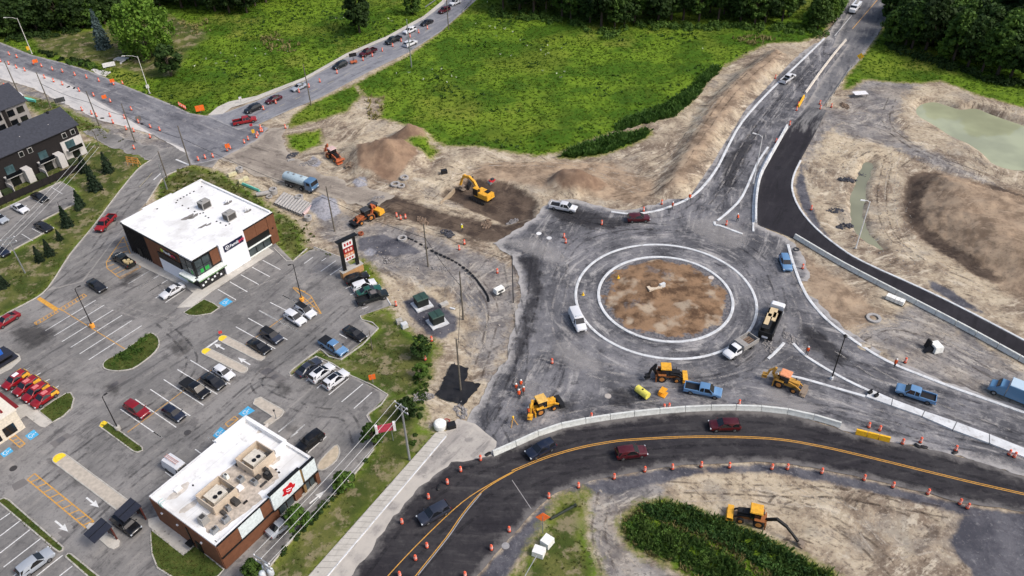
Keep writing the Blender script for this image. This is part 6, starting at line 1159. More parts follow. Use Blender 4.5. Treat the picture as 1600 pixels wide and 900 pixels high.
# big dump truck with tan load bed
o = at((1206, 502), (22, -48), 'dump_truck', 'white cab truck with black bed carrying tan panels beside the roundabout', 'truck')
MB().box((0, 0, .9), (9.0, 1.0, .3)).build('chassis', DGREY, o, sharp=0)
cb = MB().loft([[(x, -w_, .8), (x, w_, .8), (x, w_, zt-.2), (x, w_-.2, zt), (x, -w_+.2, zt), (x, -w_, zt-.2)] for x, w_, zt in ((2.6, 1.2, 2.9), (3.6, 1.2, 2.95), (4.0, 1.15, 2.1), (4.9, 1.0, 1.9), (5.1, .95, 1.5))]).build('cab', WT, o)
MB().box((3.86, 0, 2.45), (.12, 2.0, .7), ry=-.4).build('windshield', GLASS, cb, sharp=0)
for s in (-1, 1): MB().box((3.1, s*1.21, 2.2), (.8, .05, .6)).build('side_window', GLASS, cb, sharp=0)
mb = MB(); mb.box((-1.3, 0, 1.35), (6.6, 2.4, .2))
for s in (-1, 1): mb.box((-1.3, s*1.15, 1.85), (6.6, .12, 1.0))
mb.box((1.95, 0, 1.9), (.12, 2.3, 1.1)); mb.box((-4.6, 0, 1.8), (.12, 2.4, .9)); mb.build('bed', BLACK, o, sharp=0)
TANP = plain('tan_sheet', (206, 184, 146), .8, var=.1)
for x, y, l_, w__ in ((.9, -.25, 2.6, 1.3), (-1.2, -.6, 3.2, .8), (-.1, .3, 2.4, .7)): MB().box((x, -y, 2.4), (l_, w__, .18), rz=.04).build('load', TANP, o, sharp=0)
MB().box((-2.2, .35, 2.42), (3.4, 1.3, .1)).build('tarp', BLACK, o, sharp=0); MB().box((-4.67, 0, 1.2), (.1, 1.0, .35)).build('plate', WPAN, o, sharp=0); truck_wheels(o, (-3.5, -2.3, 4.0))
# small dump pickup
o = at((1156, 542), (-40, 24), 'dump_pickup', 'white pickup with steel dump box at the roundabout kerb', 'truck', 1.0)
S = [(.5, .45, 1.15, 1.0, .74, 1.85), (.7, .45, 1.15, 1.0, .74, 1.95), (1.5, .45, 1.15, 1.0, .74, 1.92), (2.1, .45, 1.12, 1.0, .82, 1.25), (3.0, .46, 1.05, .98, .84, 1.15), (3.3, .55, .85, .86, .7, .95)]; sec = [section(*s) for s in S]
MB().loft(sec).build('body', WT, o); quadglass('windshield', [sec[3][4], sec[3][7], sec[2][7], sec[2][4]], o, .062)
for s in (-1, 1): MB().box((1.2, s*.93, 1.5), (1.0, .1, .5)).build('side_window', GLASS, o, sharp=0); MB().box((3.22, s*.7, .85), (.12, .25, .2)).build('headlight', LIGHTW, o, sharp=0)
GB = plain('dump_box_grey', (150, 147, 143), .6, dirt=.2); mb = MB(); mb.box((-1.5, 0, 1.05), (3.7, 2.2, .15))
for s in (-1, 1): mb.box((-1.5, s*1.12, 1.5), (3.7, .16, .9))
mb.box((.3, 0, 1.6), (.2, 2.3, 1.1)); mb.box((-3.3, 0, 1.45), (.14, 2.3, .8)); mb.box((-.3, 0, 1.95), (1.0, 2.1, .1)); mb.build('dump_box', GB, o, sharp=0)
for k in range(3): MB().box((-1.9, -.5+k*.45, 1.3), (2.0, .3, .25)).build('load', plain('brown_boards', (120, 100, 84)), o, sharp=0)
wheels(o, (-2.2, 2.2), 1.02, .42, .3)
# blue box truck at the right edge
o = at((1588, 612), (-40, -16), 'box_truck', 'light blue box truck cut by the right edge', 'truck', 1.5)
LB = paint('box_blue', (88, 132, 168)); MB().box((-1.6, 0, 1.9), (5.6, 2.4, 2.4)).build('box', LB, o, sharp=0); MB().box((-1.6, 0, 3.13), (5.5, 2.2, .08)).build('box_roof', paint('box_roof_pale', (184, 204, 218)), o, sharp=0)
cb = MB().loft([[(x, -w_, .6), (x, w_, .6), (x, w_, zt-.15), (x, w_-.15, zt), (x, -w_+.15, zt), (x, -w_, zt-.15)] for x, w_, zt in ((1.3, 1.1, 2.3), (2.3, 1.1, 2.3), (2.8, 1.1, 1.6), (3.6, 1.0, 1.4), (3.75, .95, 1.0))]).build('cab', LB, o)
MB().box((2.6, 0, 1.98), (.1, 1.9, .6), ry=-.6).build('windshield', GLASS, cb, sharp=0); truck_wheels(o, (-2.8, 2.7), 1.15, .45)
# white truck at the top edge
o = at((1336, 11), (-22, 26), 'utility_truck', 'white utility truck on the far lane at the top edge', 'truck', 1.2)
MB().loft([[(x, -w_, .6), (x, w_, .6), (x, w_, zt-.15), (x, w_-.15, zt), (x, -w_+.15, zt), (x, -w_, zt-.15)] for x, w_, zt in ((.8, 1.1, 2.4), (2.0, 1.1, 2.4), (2.5, 1.1, 1.7), (3.5, 1.0, 1.5), (3.7, .95, 1.0))]).build('cab', WT, o); MB().box((2.32, 0, 2.05), (.1, 1.9, .6), ry=-.6).build('windshield', GLASS, o, sharp=0)
MB().box((-1.7, 0, 1.4), (4.8, 2.2, 1.2)).build('utility_box', WT, o, sharp=0); MB().box((-1.7, 0, 2.2), (3.6, .6, .5)).build('folded_boom', RTU, o, sharp=0); truck_wheels(o, (-2.6, 2.6), 1.15, .48)

# ---- construction machines
def bucket(mb, x, z, w_, r, flip=1):
    prof = [(x+flip*r*1.1, z+r*.9), (x+flip*.1*r, z+r*.95), (x, z+r*.4), (x+flip*.1*r, z), (x+flip*r*1.25, z-.02), (x+flip*r*1.2, z+.08), (x+flip*.25*r, z+.12), (x+flip*.15*r, z+r*.45), (x+flip*.25*r, z+r*.82), (x+flip*r*1.1, z+r*.82)]
    return mb.slab_xz(prof, -w_/2, w_/2)
def bar(pts, wd, ht):
    """jointed arm in the x-z plane made of tapered box lengths"""
    mb = MB()
    for (a, b) in zip(pts, pts[1:]):
        A = Vector((a[0], 0, a[1])); B_ = Vector((b[0], 0, b[1])); d = (B_-A).normalized(); n = Vector((-d.z, 0, d.x)); v = []
        for P_ in (A-d*ht*.3, B_+d*ht*.3):
            for s, t in ((-1, -1), (1, -1), (1, 1), (-1, 1)): v.append(P_+Vector((0, s*wd/2, 0))+n*t*ht/2)
        mb.add(v, [(3, 2, 1, 0), (4, 5, 6, 7), (0, 1, 5, 4), (1, 2, 6, 5), (2, 3, 7, 6), (3, 0, 4, 7)])
    return mb
def backhoe(p, d, label, main, roof, hoodm, armm, bkt, rearb, swing=0., ext=0., z=.9, lift=.15, rimm=None):
    o = at(p, d, 'backhoe_loader', label, 'backhoe', z)
    MB().box((.2, 0, .85), (3.6, .9, .55)).build('chassis', main, o, sharp=0); MB().box((1.25, 0, 1.45), (1.7, .95, .7), top=(.95, .85)).build('engine_hood', hoodm, o, sharp=0)
    MB().tube((1.4, .25, 1.7), (1.4, .25, 2.4), .06, n=6).build('exhaust', BLACK, o)
    cb = MB(); 
    for x, y in ((-.95, -.72), (-.95, .72), (.35, -.72), (.35, .72)): cb.box((x, y, 1.95), (.1, .1, 1.5))
    cb.build('cab_frame', BLACK, o, sharp=0); MB().box((-.3, 0, 1.85), (1.2, 1.36, 1.25)).build('cab_glass', GLASS, o, sharp=0)
    MB().box((-.3, 0, 2.76), (1.75, 1.75, .16), top=(.92, .92)).build('cab_roof', roof, o, sharp=0)
    rw = rimm or plain('machine_rim', (196, 128, 60), .6, dirt=.3)
    for s in (-1, 1):
        t = MB().tube((-.85, s*.62, .75), (-.85, s*1.1, .75), .75, n=16).build('wheel', TYRE, o); MB().tube((-.85, s*1.09, .75), (-.85, s*1.13, .75), .42, n=12).build('rim', rw, t)
        t = MB().tube((1.55, s*.68, .5), (1.55, s*1.02, .5), .5, n=14).build('wheel', TYRE, o); MB().tube((1.55, s*1.01, .5), (1.55, s*1.05, .5), .28, n=10).build('rim', rw, t)
        MB().box((-.85, s*.9, 1.55), (1.3, .45, .1)).build('fender', main, o, sharp=0)
        a = bar([(.5, 1.6), (1.7, 1.35), (2.5, .65+lift)], .16, .24)
        for i, v in enumerate(a.v): a.v[i] = (v[0], v[1]+s*.62, v[2])
        a.build('loader_arm', armm, o, sharp=0); MB().box((-1.75, s*.95, .55), (.18, .35, 1.0)).build('stabiliser', main, o, sharp=0)
    bucket(MB(), 2.5, lift+.02, 2.3, .8, 1).build('loader_bucket', bkt, o, sharp=0)
    bm = thing('digging_arm'); bm.parent = o; bm.location = (-1.75, 0, 0); bm.rotation_euler = (0, 0, swing)
    if ext: pts = [(0, .9), (-1.3*ext, 2.3), (-2.6*ext, 2.0)]; st = [(-2.6*ext, 2.0), (-3.6*ext, 1.2), (-4.4*ext, .5)]; bx, bz = -4.5*ext, .05
    else: pts = [(0, .9), (-.5, 2.0), (-.25, 3.1)]; st = [(-.25, 3.1), (-1.1, 2.4), (-1.35, 1.4)]; bx, bz = -1.3, .75
    kill(bm)
    for nm, mbx, m_ in (('boom', bar(pts, .34, .36), armm), ('stick', bar(st, .28, .3), armm), ('digging_bucket', bucket(MB(), bx, bz, .75, .7, -1), rearb)):
        cs, sn = math.cos(swing), math.sin(swing); mbx.v = [((v[0])*cs-v[1]*sn-1.75, v[0]*sn+v[1]*cs, v[2]) for v in mbx.v]; mbx.build(nm, m_, o, sharp=0)
    MB().box((-1.7, 0, .8), (.35, 1.5, .6)).build('swing_frame', main, o, sharp=0)
    return o
MUD = plain('muddy_steel', (132, 118, 104), .7, dirt=.3); DYEL = plain('dull_machine_yellow', (196, 146, 62), .5, dirt=.25); PINK = plain('faded_orange_roof', (226, 150, 108), .6)
backhoe((1042, 585), (55, 3), 'yellow-roofed black backhoe with yellow front bucket near the blue pickup', plain('rusty_orange_frame', (150, 92, 48), .6), YEL, BLACK, BLACK, YEL, BLACK, .5)
backhoe((1228, 597), (58, 22), 'yellow backhoe with pale orange roof beside the splitter island kerb', DYEL, PINK, DYEL, DYEL, MUD, DYEL, .2)
backhoe((1176, 807), (-60, -14), 'yellow backhoe at the shrub mound with its black arm stretched to the right', plain('rusty_orange_frame', (150, 92, 48)), YEL, BLACK, BLACK, YEL, MUD, -.42, 1.08)
backhoe((521, 243), (22, 14), 'orange backhoe loader at the foot of the sand mound', ORG, plain('pinkish_roof', (206, 176, 170), .6), BLACK, ORG, ORG, ORG, 0)
backhoe((570, 339), (-25, 12), 'dark orange backhoe with black cab roof beside the tanker lane', plain('brown_orange', (150, 88, 52), .6, dirt=.3), DGREY, plain('brown_orange', (150, 88, 52)), ORG, BLACK, ORG, .2)
backhoe((848, 634), (40, -14), 'yellow backhoe at the lower left of the site with workers around it', YEL, plain('tan_roof', (222, 178, 96), .6), YEL, YEL, BLACK, YEL, .9)
# road roller beside the orange backhoe
o = at((584, 328), (40, 16), 'road_roller', 'yellow road roller with tan drum behind the dark orange backhoe', 'roller', .9)
MB().tube((-1.5, -.95, .75), (-1.5, .95, .75), .75, n=18).build('drum', plain('tan_drum', (176, 160, 132), .6), o); MB().box((-.1, 0, 1.6), (1.3, 1.4, 1.5)).build('cab', GLASS, o, sharp=0); MB().box((-.1, 0, 2.45), (1.7, 1.7, .16)).build('cab_roof', DGREY, o, sharp=0)
MB().box((1.5, 0, 1.15), (2.0, 1.6, 1.0), top=(.9, .85)).build('engine_hood', YEL, o, sharp=0); MB().box((-.9, 0, .75), (1.6, .5, .4)).build('yoke', YEL, o, sharp=0)
for s in (-1, 1): MB().box((-1.4, s*1.02, .8), (1.3, .12, .3)).build('drum_frame', YEL, o, sharp=0); MB().tube((1.3, s*.6, .7), (1.3, s*1.05, .7), .7, n=16).build('wheel', TYRE, o)
# excavator
gz = -1.15; q = G((752, 312), gz); o = thing('excavator', 'yellow crawler excavator digging in the dark pit', 'excavator', (q.x, q.y, gz), heading((745, 305), (-40, -18)))
for s in (-1, 1):
    pr = [(1.9*math.cos(t)+(.0), .45+.45*math.sin(t)) for t in np.linspace(0, 2*math.pi, 16, endpoint=False)]; pr = [(x+(.5 if x > 0 else -.5), z) for x, z in pr]
    t = MB().slab_xz(pr, s*1.25-.3, s*1.25+.3).build('track', plain('muddy_track', (58, 52, 47), .9), o)
    for k in range(5): MB().tube((-1.6+.8*k, s*1.57, .42), (-1.6+.8*k, s*1.6, .42), .26, n=8).build('track_roller', DGREY, t)
MB().box((-.5, 0, 1.1), (2.2, 1.6, .4)).build('turntable', DGREY, o, sharp=0); hs = MB().box((-.9, 0, 1.85), (3.6, 2.6, 1.1), top=(.96, .94)).build('house', YEL, o, sharp=0)
MB().box((-2.6, 0, 1.9), (.7, 2.5, 1.2), top=(.8, .9)).build('counterweight', YEL, o, sharp=0); MB().box((.55, .85, 2.35), (1.5, .95, 1.6), top=(.85, .9)).build('cab', plain('cab_black_yellow', (40, 38, 34), .3), o, sharp=0); MB().box((.55, .85, 3.2), (1.3, .9, .1)).build('cab_roof', YEL, o, sharp=0)
MB().box((-1.6, -.5, 2.5), (1.0, 1.0, .2)).build('engine_cover', BLACK, o, sharp=0)
bar([(.6, 1.9), (1.9, 3.9), (3.3, 4.6), (5.0, 4.2)], .5, .55).build('boom', YEL, o, sharp=0); bar([(4.6, 4.6), (5.6, 3.2), (6.2, 1.5)], .4, .42).build('stick', YEL, o, sharp=0); bucket(MB(), 6.3, .55, 1.1, 1.0, -1).build('bucket', MUD, o, sharp=0); bar([(2.2, 3.2), (3.9, 4.0)], .16, .16).build('boom_cylinder', STEEL, o, sharp=0)
# yellow tank trailer and spare bucket
o = at((1004, 613), (16, 12), 'tank_trailer', 'small yellow tank trailer on the site near the yellow-roofed backhoe', 'trailer', .9)
o.scale = (.8, .8, .8); tk = MB().tube((-1.5, 0, 1.2), (1.5, 0, 1.2), .78, n=16).build('tank', plain('lemon_tank', (232, 220, 100), .4), o); MB().tube((0, 0, 1.9), (0, 0, 2.05), .2, n=8).build('cap', BLACK, tk); MB().box((-.2, 0, .5), (3.4, 1.2, .15)).build('frame', DGREY, o, sharp=0); MB().box((-2.4, 0, .5), (1.4, .15, .12)).build('drawbar', DGREY, o, sharp=0); wheels(o, (.2,), .95, .38)
q = G((1030, 614)); bucket(MB(), 0, .05, 1.4, 1.0, 1).build('spare_bucket', plain('amber_yellow', (226, 156, 36), .5, dirt=.2), None, sharp=0).location = (q.x, q.y, 0)
so_ = bpy.data.objects['spare_bucket']; so_.rotation_euler = (0, 0, -.6); tag(so_, 'loose amber bucket lying below the yellow-roofed backhoe', 'bucket')

# ================================================================== DRUMS, BARRIERS, SIGNS
def drum_proto():
    o = thing('traffic_drum'); MB().lathe([(.27, .10), (.27, .35), (.25, .36), (.25, .62), (.23, .63), (.23, .9), (.19, .92), (.16, 1.02), (.05, 1.04)], n=12).build('barrel', ORANGE, o)
    MB().lathe([(.33, 0), (.33, .06), (.28, .1)], n=12).build('rubber_base', BLACK, o); MB().lathe([(.262, .44), (.262, .57)], n=12).build('band', WHITE, o); MB().lathe([(.242, .7), (.242, .8)], n=12).build('band', WHITE, o); return o
DR = drum_proto()
def drums(pts, where, group=None):
    n = len(pts)
    for k, p in enumerate(pts):
        q = G(p); lab = ('%s orange drum from the left %s' % (ordn[k], where)) if n > 1 else 'orange drum '+where
        c = place(DR, (q.x, q.y, .015), random.uniform(0, 6), lab, 'traffic drum', group or 'orange traffic drums'); c.scale = (.84, .84, 1.12); c.rotation_euler[0] = random.uniform(-.04, .04)
r1 = lambda *p: q4(0, 0, *p)
drums(r1((60, 345), (107, 362), (210, 403), (262, 420), (330, 440), (392, 453), (470, 473), (543, 490), (620, 510)), 'in the upper line along the main road')
drums(r1((5, 388), (57, 404), (105, 427), (157, 445), (280, 490), (337, 513), (392, 532), (497, 572), (587, 602), (692, 640), (823, 690)), 'in the lower line along the main road')
drums(r1((515, 692), (575, 715), (605, 730), (690, 730), (708, 772), (780, 742), (790, 812), (838, 824)), 'in the cluster between the roadside poles')
drums(r1((867, 770), (942, 800), (1000, 818), (940, 862)), 'where the milled road ends'); drums(r1((1122, 662), (1135, 670), (1148, 677), (1160, 684)), 'in the tight row on the grass corner'); drums(r1((712, 532), (768, 527)), 'beside the orange road sign')
r2 = lambda *p: q4(400, 0, *p)
drums(r2((48, 687), (125, 648), (270, 579), (332, 547), (400, 515), (507, 460), (670, 380), (728, 354), (790, 322), (855, 292), (908, 262), (963, 234), (1017, 207), (1072, 182)), 'along the centre of the side road'); drums(r2((5, 862), (30, 805), (30, 825), (185, 803)), 'at the junction corner by the mud')
drums([(382, 224), (388, 219), (403, 212), (410, 206)], 'around the yellow post at the junction'); drums([(310, 251), (321, 248), (355, 236), (360, 233), (333, 246)], 'along the edge of the closed lane'); drums([(8, 136)], 'lying near the pale wrapped heap'); drums([(210, 233)], 'on the access path beside the wooden barricade')
drums(q4(400, 225, (880, 456), (905, 472), (935, 466)), 'in the trio beside the dark haul lane'); drums(q4(400, 225, (1270, 662), (1303, 627), (1508, 808)), 'on the grey gravel west of the roundabout')
drums(q4(800, 225, (325, 587), (335, 620), (560, 505), (822, 422), (935, 378)), 'in the asphalt area above the roundabout'); drums(q4(800, 225, (1338, 507)), 'inside the northern splitter island')
drums(q4(1200, 225, (268, 412)), 'on the dirt right of the fresh black road'); drums(q4(1200, 225, (215, 780)), 'lying beside the light blue SUV'); drums(q4(800, 450, (250, 472)), 'alone left of the roundabout'); drums(q4(800, 450, (495, 812), (950, 757), (980, 752), (1417, 730)), 'along the inner side of the concrete barrier')
drums(q4(1200, 450, (855, 467)), 'beyond the long kerb near the white box'); drums(q4(400, 450, (875, 112)), 'at the lot corner by the black-green pickup'); drums(q4(400, 450, (1098, 332)), 'below the transformer boxes'); drums(q4(400, 450, (1058, 450)), 'on the lawn edge beside the small tree')
drums(q4(400, 675, (913, 572), (1078, 417), (1197, 325), (1280, 247), (1403, 177)), 'in the line left of the slate grey SUV'); drums(q4(400, 675, (900, 905), (998, 800), (1070, 722)), 'between the two yellow lines')
drums(q4(400, 675, (1308, 905), (1472, 737), (1583, 622))+q4(800, 675, (230, 412), (415, 347), (637, 292), (828, 247), (1002, 232), (1180, 217), (1358, 222))+q4(1200, 675, (22, 232), (120, 232), (333, 257), (597, 300), (777, 345), (995, 388), (1195, 450), (1243, 477)), 'along the outer edge of the detour')
drums(q4(1200, 675, (838, 74), (950, 66), (1170, 117), (1503, 142), (1535, 157)), 'on the pale shoulder above the detour'); drums(q4(1200, 450, (628, 872), (695, 892)), 'behind the yellow plastic barriers'); drums(q4(1200, 0, (45, 492), (187, 662), (177, 692)), 'left of the median strip near the white pickup'); drums(q4(1200, 0, (322, 652), (325, 682), (395, 672)), 'right of the traffic lane by the dirt track'); drums(q4(1200, 0, (135, 782), (48, 892)), 'on the barrier line at the fork')
kill(DR)
# sandbags: dark weights lying by the drums and the dashed silt line
def bag(p, rz, lab, grp, m=BLACK, s=1.0):
    q = G(p); c = MB().loft([[(x*s, y*wd*s, z*s) for y, z in ((-.2, 0), (-.24, .09), (-.1, .18), (.1, .18), (.24, .09), (.2, 0))] for x, wd in ((-.42, .4), (-.3, .95), (0, 1.05), (.3, .95), (.42, .4))]).build('sandbag', m, None); c.location = (q.x, q.y, .0); c.rotation_euler = (0, 0, rz); tag(c, lab, 'sandbag', grp)
silt = smooth([Vector(p) for p in q4(400, 225, (930, 580), (1000, 612), (1100, 668), (1180, 705), (1250, 742), (1320, 790), (1370, 840), (1400, 880))+q4(400, 450, (1425, 15), (1445, 50), (1452, 80))], False, 3); n_ = len(silt)
for k, v in enumerate(silt):
    d = silt[min(k+1, n_-1)]-silt[max(k-1, 0)]; bag((v.x, v.y), heading(tuple(v), tuple(d)), '%s black bag from the upper end of the dashed silt line' % (ordn[k] if k < 36 else '%dth' % (k+1)), 'black bags of the silt line', s=1.0)
for k, (p, lab) in enumerate(((q4(400, 675, (1315, 225))[0], 'black bag beside the fourth drum left of the detour'), (q4(400, 675, (1450, 140))[0], 'black bag at the open end of the concrete barrier'), (q4(400, 675, (1140, 350))[0], 'black bag alone on the dusty lane'), (q4(1200, 675, (935, 88))[0], 'left black bag below the drum on the pale shoulder'), (q4(1200, 675, (975, 95))[0], 'right black bag below the drum on the pale shoulder'), (q4(1200, 675, (1168, 130))[0], 'black bag under the lone shoulder drum'), ((107, 136), 'dark bag in the lower drum line'), ((116, 138), 'second dark bag in the lower drum line'), ((222, 194), 'dark bag where the milled road ends'), ((160, 185), 'dark bag in the roadside drum cluster'))): bag(p, k*.7, lab, 'black ballast bags', s=1.2)
def rail(pts, where, L=3.9, h_=.92, mat=WCONC, group=None, top=.32, bot=.72, name='concrete_barrier', cat='barrier', label='concrete barrier', every=1):
    P = resample([tuple(v) for v in smooth(gp(pts), False, 6)], .25, False); acc = 0; start = P[0]; segs = []
    for a, b in zip(P, P[1:]):
        acc += (b-a).length
        if acc >= L: segs.append((start, b)); start = b; acc = 0
    for k, (a, b) in enumerate(segs):
        m_ = (a+b)/2; L_ = (b-a).length-.1
        o = MB().loft([[(x, -bot/2, 0), (x, -bot/2, .1), (x, -top/2-.06, h_*.42), (x, -top/2, h_), (x, top/2, h_), (x, top/2+.06, h_*.42), (x, bot/2, .1), (x, bot/2, 0)] for x in (-L_/2, L_/2)]).build(name, mat, None, sharp=20)
        o.location = (m_.x, m_.y, .01); o.rotation_euler = (0, 0, math.atan2(b.y-a.y, b.x-a.x)); tag(o, '%s %s from the left %s' % (ordn[k], label, where), cat, group or 'barriers '+where)
GBAR = plain('weathered_barrier_concrete', (206, 208, 203), .85, var=.1, scale=1., dirt=.3)
rail([(770, 711), (800, 698), (835, 682), (870, 669), (940, 655.5), (1020, 645.5), (1095, 640), (1170, 639.5), (1230, 645), (1290, 659), (1335, 674)], 'along the top of the detour curve', mat=GBAR)
rail([(1241, 371), (1315, 414.5), (1400, 459), (1500, 511), (1600, 566), (1640, 588)], 'along the near side of the fresh black road', mat=GBAR, L=3.6)
rail([(1180, 349), (1181, 310), (1187, 277), (1200, 251), (1231, 196)], 'curving up the left of the fresh black road', mat=WCONC, L=3.6)
rail([(1258, 146), (1282, 112), (1305, 82), (1322, 62)], 'on the median of the far lane', mat=plain('pale_dusty_barrier', (206, 198, 186), .9, dirt=.3), L=4.5, h_=.5)
rail([(1336, 677), (1390, 690)], 'below the southern splitter island', L=1.55, h_=.95, mat=plain('yellow_plastic', (240, 184, 40), .5), top=.3, bot=.5, name='plastic_barrier', label='yellow plastic barrier')
rail([(1247, 168), (1258, 148)], 'at the foot of the far lane median', L=2.0, h_=.7, mat=plain('yellow_plastic', (240, 184, 40)), top=.3, bot=.5, name='plastic_barrier', label='yellow plastic barrier')
# broad white concrete slabs
up = gp([(1360, 610), (1394, 625), (1444, 644), (1494, 661), (1545, 680), (1610, 706)]); dn = gp([(1352, 621), (1392, 635), (1440, 652), (1488, 673), (1545, 694), (1610, 720)])
for k in range(5):
    e = .012; a0, a1 = Vector(up[k]).lerp(Vector(up[k+1]), e), Vector(up[k]).lerp(Vector(up[k+1]), 1-e); b0, b1 = Vector(dn[k]).lerp(Vector(dn[k+1]), e), Vector(dn[k]).lerp(Vector(dn[k+1]), 1-e)
    o = MB().prism([tuple(a0), tuple(a1), tuple(b1), tuple(b0)], 0, .28).build('concrete_slab', WCONC, None, sharp=20); tag(o, '%s broad white concrete slab from the left beside the blue pickup' % ordn[k], 'slab', 'white median slabs')
for p, lab in ((q4(1200, 450, (637, 655))[0], 'left dark tool on the first white slab'), (q4(1200, 450, (675, 675))[0], 'right dark tool on the first white slab')):
    q = G(p, .3); o = MB().box((0, 0, .2), (.7, .45, .4), rz=.5).box((.2, .1, .55), (.2, .2, .4)).build('compactor_tool', BLACK, None, sharp=0); o.location = (q.x, q.y, .28); tag(o, lab, 'tool')
# guard rails of the far lane
def guard(pts, lab):
    P = resample(gp(pts), 4, False); o = thing('guard_rail', lab, 'guard rail', (0, 0, 0)); mb = MB()
    secs = [[(p.x, p.y, .45), (p.x, p.y, .78), (p.x+.08, p.y, .78), (p.x+.08, p.y, .45)] for p in P]; mb.loft(secs).build('rail', STEEL, o, sharp=0)
    for p in P: MB().box((p.x+.1, p.y, .3), (.12, .12, .85)).build('post', WOOD, o, sharp=0)
guard([(1290, 166), (1322, 118), (1330, 105)], 'lower steel guard rail right of the far lane'); guard([(1372, 54), (1392, 22), (1406, 0)], 'upper steel guard rail right of the far lane'); guard([(1290, 56), (1312, 30), (1325, 8)], 'steel guard rail left of the far lane'); guard([(664, 14), (690, -4)], 'steel guard rail at the side road bridge'); guard([(722, 20), (742, -4)], 'right steel guard rail at the side road bridge')
# signs
def panel_sign(p, top, w_, hh, m, lab, name='road_sign', rz=None, post=STEEL, diamond=False, legs=1):
    B = G(p); H_ = max(1.2, hgt(p, top)); o = thing(name, lab, 'sign', (B.x, B.y, 0), rz if rz is not None else math.atan2(-B.y, -B.x)-math.pi/2+math.pi)
    for s in ((0,) if legs == 1 else (-w_*.35, w_*.35)): MB().tube((s, 0, 0), (s, 0, H_), .06, n=6).build('post', post, o)
    if diamond: MB().add([(x*w_*.7, y, H_-hh*.2+z*hh*.7) for y in (-.03, .03) for x, z in ((-1, 0), (0, -1), (1, 0), (0, 1))], [(0, 1, 2, 3), (7, 6, 5, 4), (0, 4, 5, 1), (1, 5, 6, 2), (2, 6, 7, 3), (3, 7, 4, 0)]).build('panel', m, o, sharp=0)
    else: MB().box((0, -.02, H_-hh/2), (w_, .06, hh)).build('panel', m, o, sharp=0)
    return o
SOR = plain('sign_orange', (240, 112, 40), .5); SYE = plain('sign_yellow', (240, 186, 40), .5); SWH = plain('sign_white', (228, 226, 226), .5); SRD = plain('sign_red', (196, 50, 60), .5)
panel_sign((314, 176), (314, 164), 2.2, 1.6, SOR, 'big orange construction sign on the grass corner'); panel_sign((177, 132), (176, 123), 1.2, 1.0, SOR, 'orange sign by the upper drum line near the drive', legs=1); panel_sign((58, 103), (58, 92), 1.3, 1.0, SOR, 'orange sign among the first upper drums')
panel_sign((165, 158), (164, 148), 1.2, 1.0, SOR, 'orange sign in the middle of the lower drum line'); panel_sign((358, 238), (357, 224), 1.1, 1.1, SOR, 'orange sign in the closed lane drum cluster'); panel_sign((397, 212), (396, 202), .7, 1.0, SYE, 'yellow post sign at the junction corner'); panel_sign((394, 203), (393, 193), .7, .7, SRD, 'red sign at the junction corner beside the red pickup')
panel_sign((172, 107), (171, 97), 3.4, 1.3, SWH, 'white board sign where the drive meets the lawn', legs=2); panel_sign((96, 164), (95, 152), 2.6, 1.3, DGREY, 'grey backside of a board sign by the roadside poles', legs=2); panel_sign((218, 191), (217, 181), 1.3, 1.3, plain('grey_sign_back', (110, 106, 100)), 'grey sign backside at the end of the milled road')
panel_sign((1342, 98), (1343, 86), 1.4, 1.4, SYE, 'yellow diamond sign right of the far lane', diamond=True); panel_sign((848, 834), (842, 806), 1.4, 1.4, SOR, 'orange sign beside the white concrete cubes', diamond=True); panel_sign((46, 82), (44, 72), .8, 1.2, SYE, 'yellow tag sign on the lamp at upper left'); panel_sign((232, 140), (231, 132), .8, 1.0, SWH, 'white tag sign on the lamp above the main road')
panel_sign((377, 161), (376, 151), .7, .6, SWH, 'small white sign by the side road sidewalk'); panel_sign((583, 598), (582, 585), 1.1, 1.1, SOR, 'orange and white sign on the lawn by the white cars')
panel_sign((346, 525), (347, 519), .6, .6, SRD, 'small red sign at the nose of the upper median'); panel_sign((432, 655), (427, 640), .3, .4, BLACK, 'small dark sign on the paved island by the blue bays'); panel_sign((18, 668), (11, 654), .5, .5, SWH, 'small white sign on the pavement by the cream building')
o = panel_sign((606, 690), (601, 663), 2.4, 1.6, plain('estate_red', (196, 70, 92), .5), 'red board sign with white ends at the lot kerb', legs=2)
for s in (-1, 1): MB().box((s*1.35, 0, hgt((606, 690), (601, 663))-.8), (.4, .5, 1.7)).build('white_end', SWH, o, sharp=0)
# wooden barricade
B = G((210, 258)); o = thing('barricade', 'orange wooden barricade on the grass at the street corner', 'barricade', (B.x, B.y, 0), heading((210, 258), (18, 3)))
for x in (-1.5, 0, 1.5):
    for s in (-1, 1): MB().tube((x, s*.5, 0), (x, 0, 2.2), .07, n=5).build('leg', plain('raw_timber', (206, 160, 92)), o)
for z in (.9, 1.45, 2.0): MB().box((0, -.22*(2.2-z), z), (3.6, .08, .28)).build('board', plain('raw_timber_orange', (226, 150, 70)), o, sharp=0)
# arrow board on the side road
B = G((553, 99)); o = thing('arrow_board', 'orange trailer with black arrow board on the side road', 'arrow board', (B.x, B.y, 0), .4); MB().box((0, 0, .55), (2.0, 1.2, .4)).build('trailer', ORG, o, sharp=0); MB().tube((0, 0, .6), (0, 0, 2.4), .08, n=6).build('mast', DGREY, o); MB().box((0, 0, 2.6), (2.2, .12, 1.1)).build('panel', BLACK, o, sharp=0); wheels(o, (0,), .7, .3)

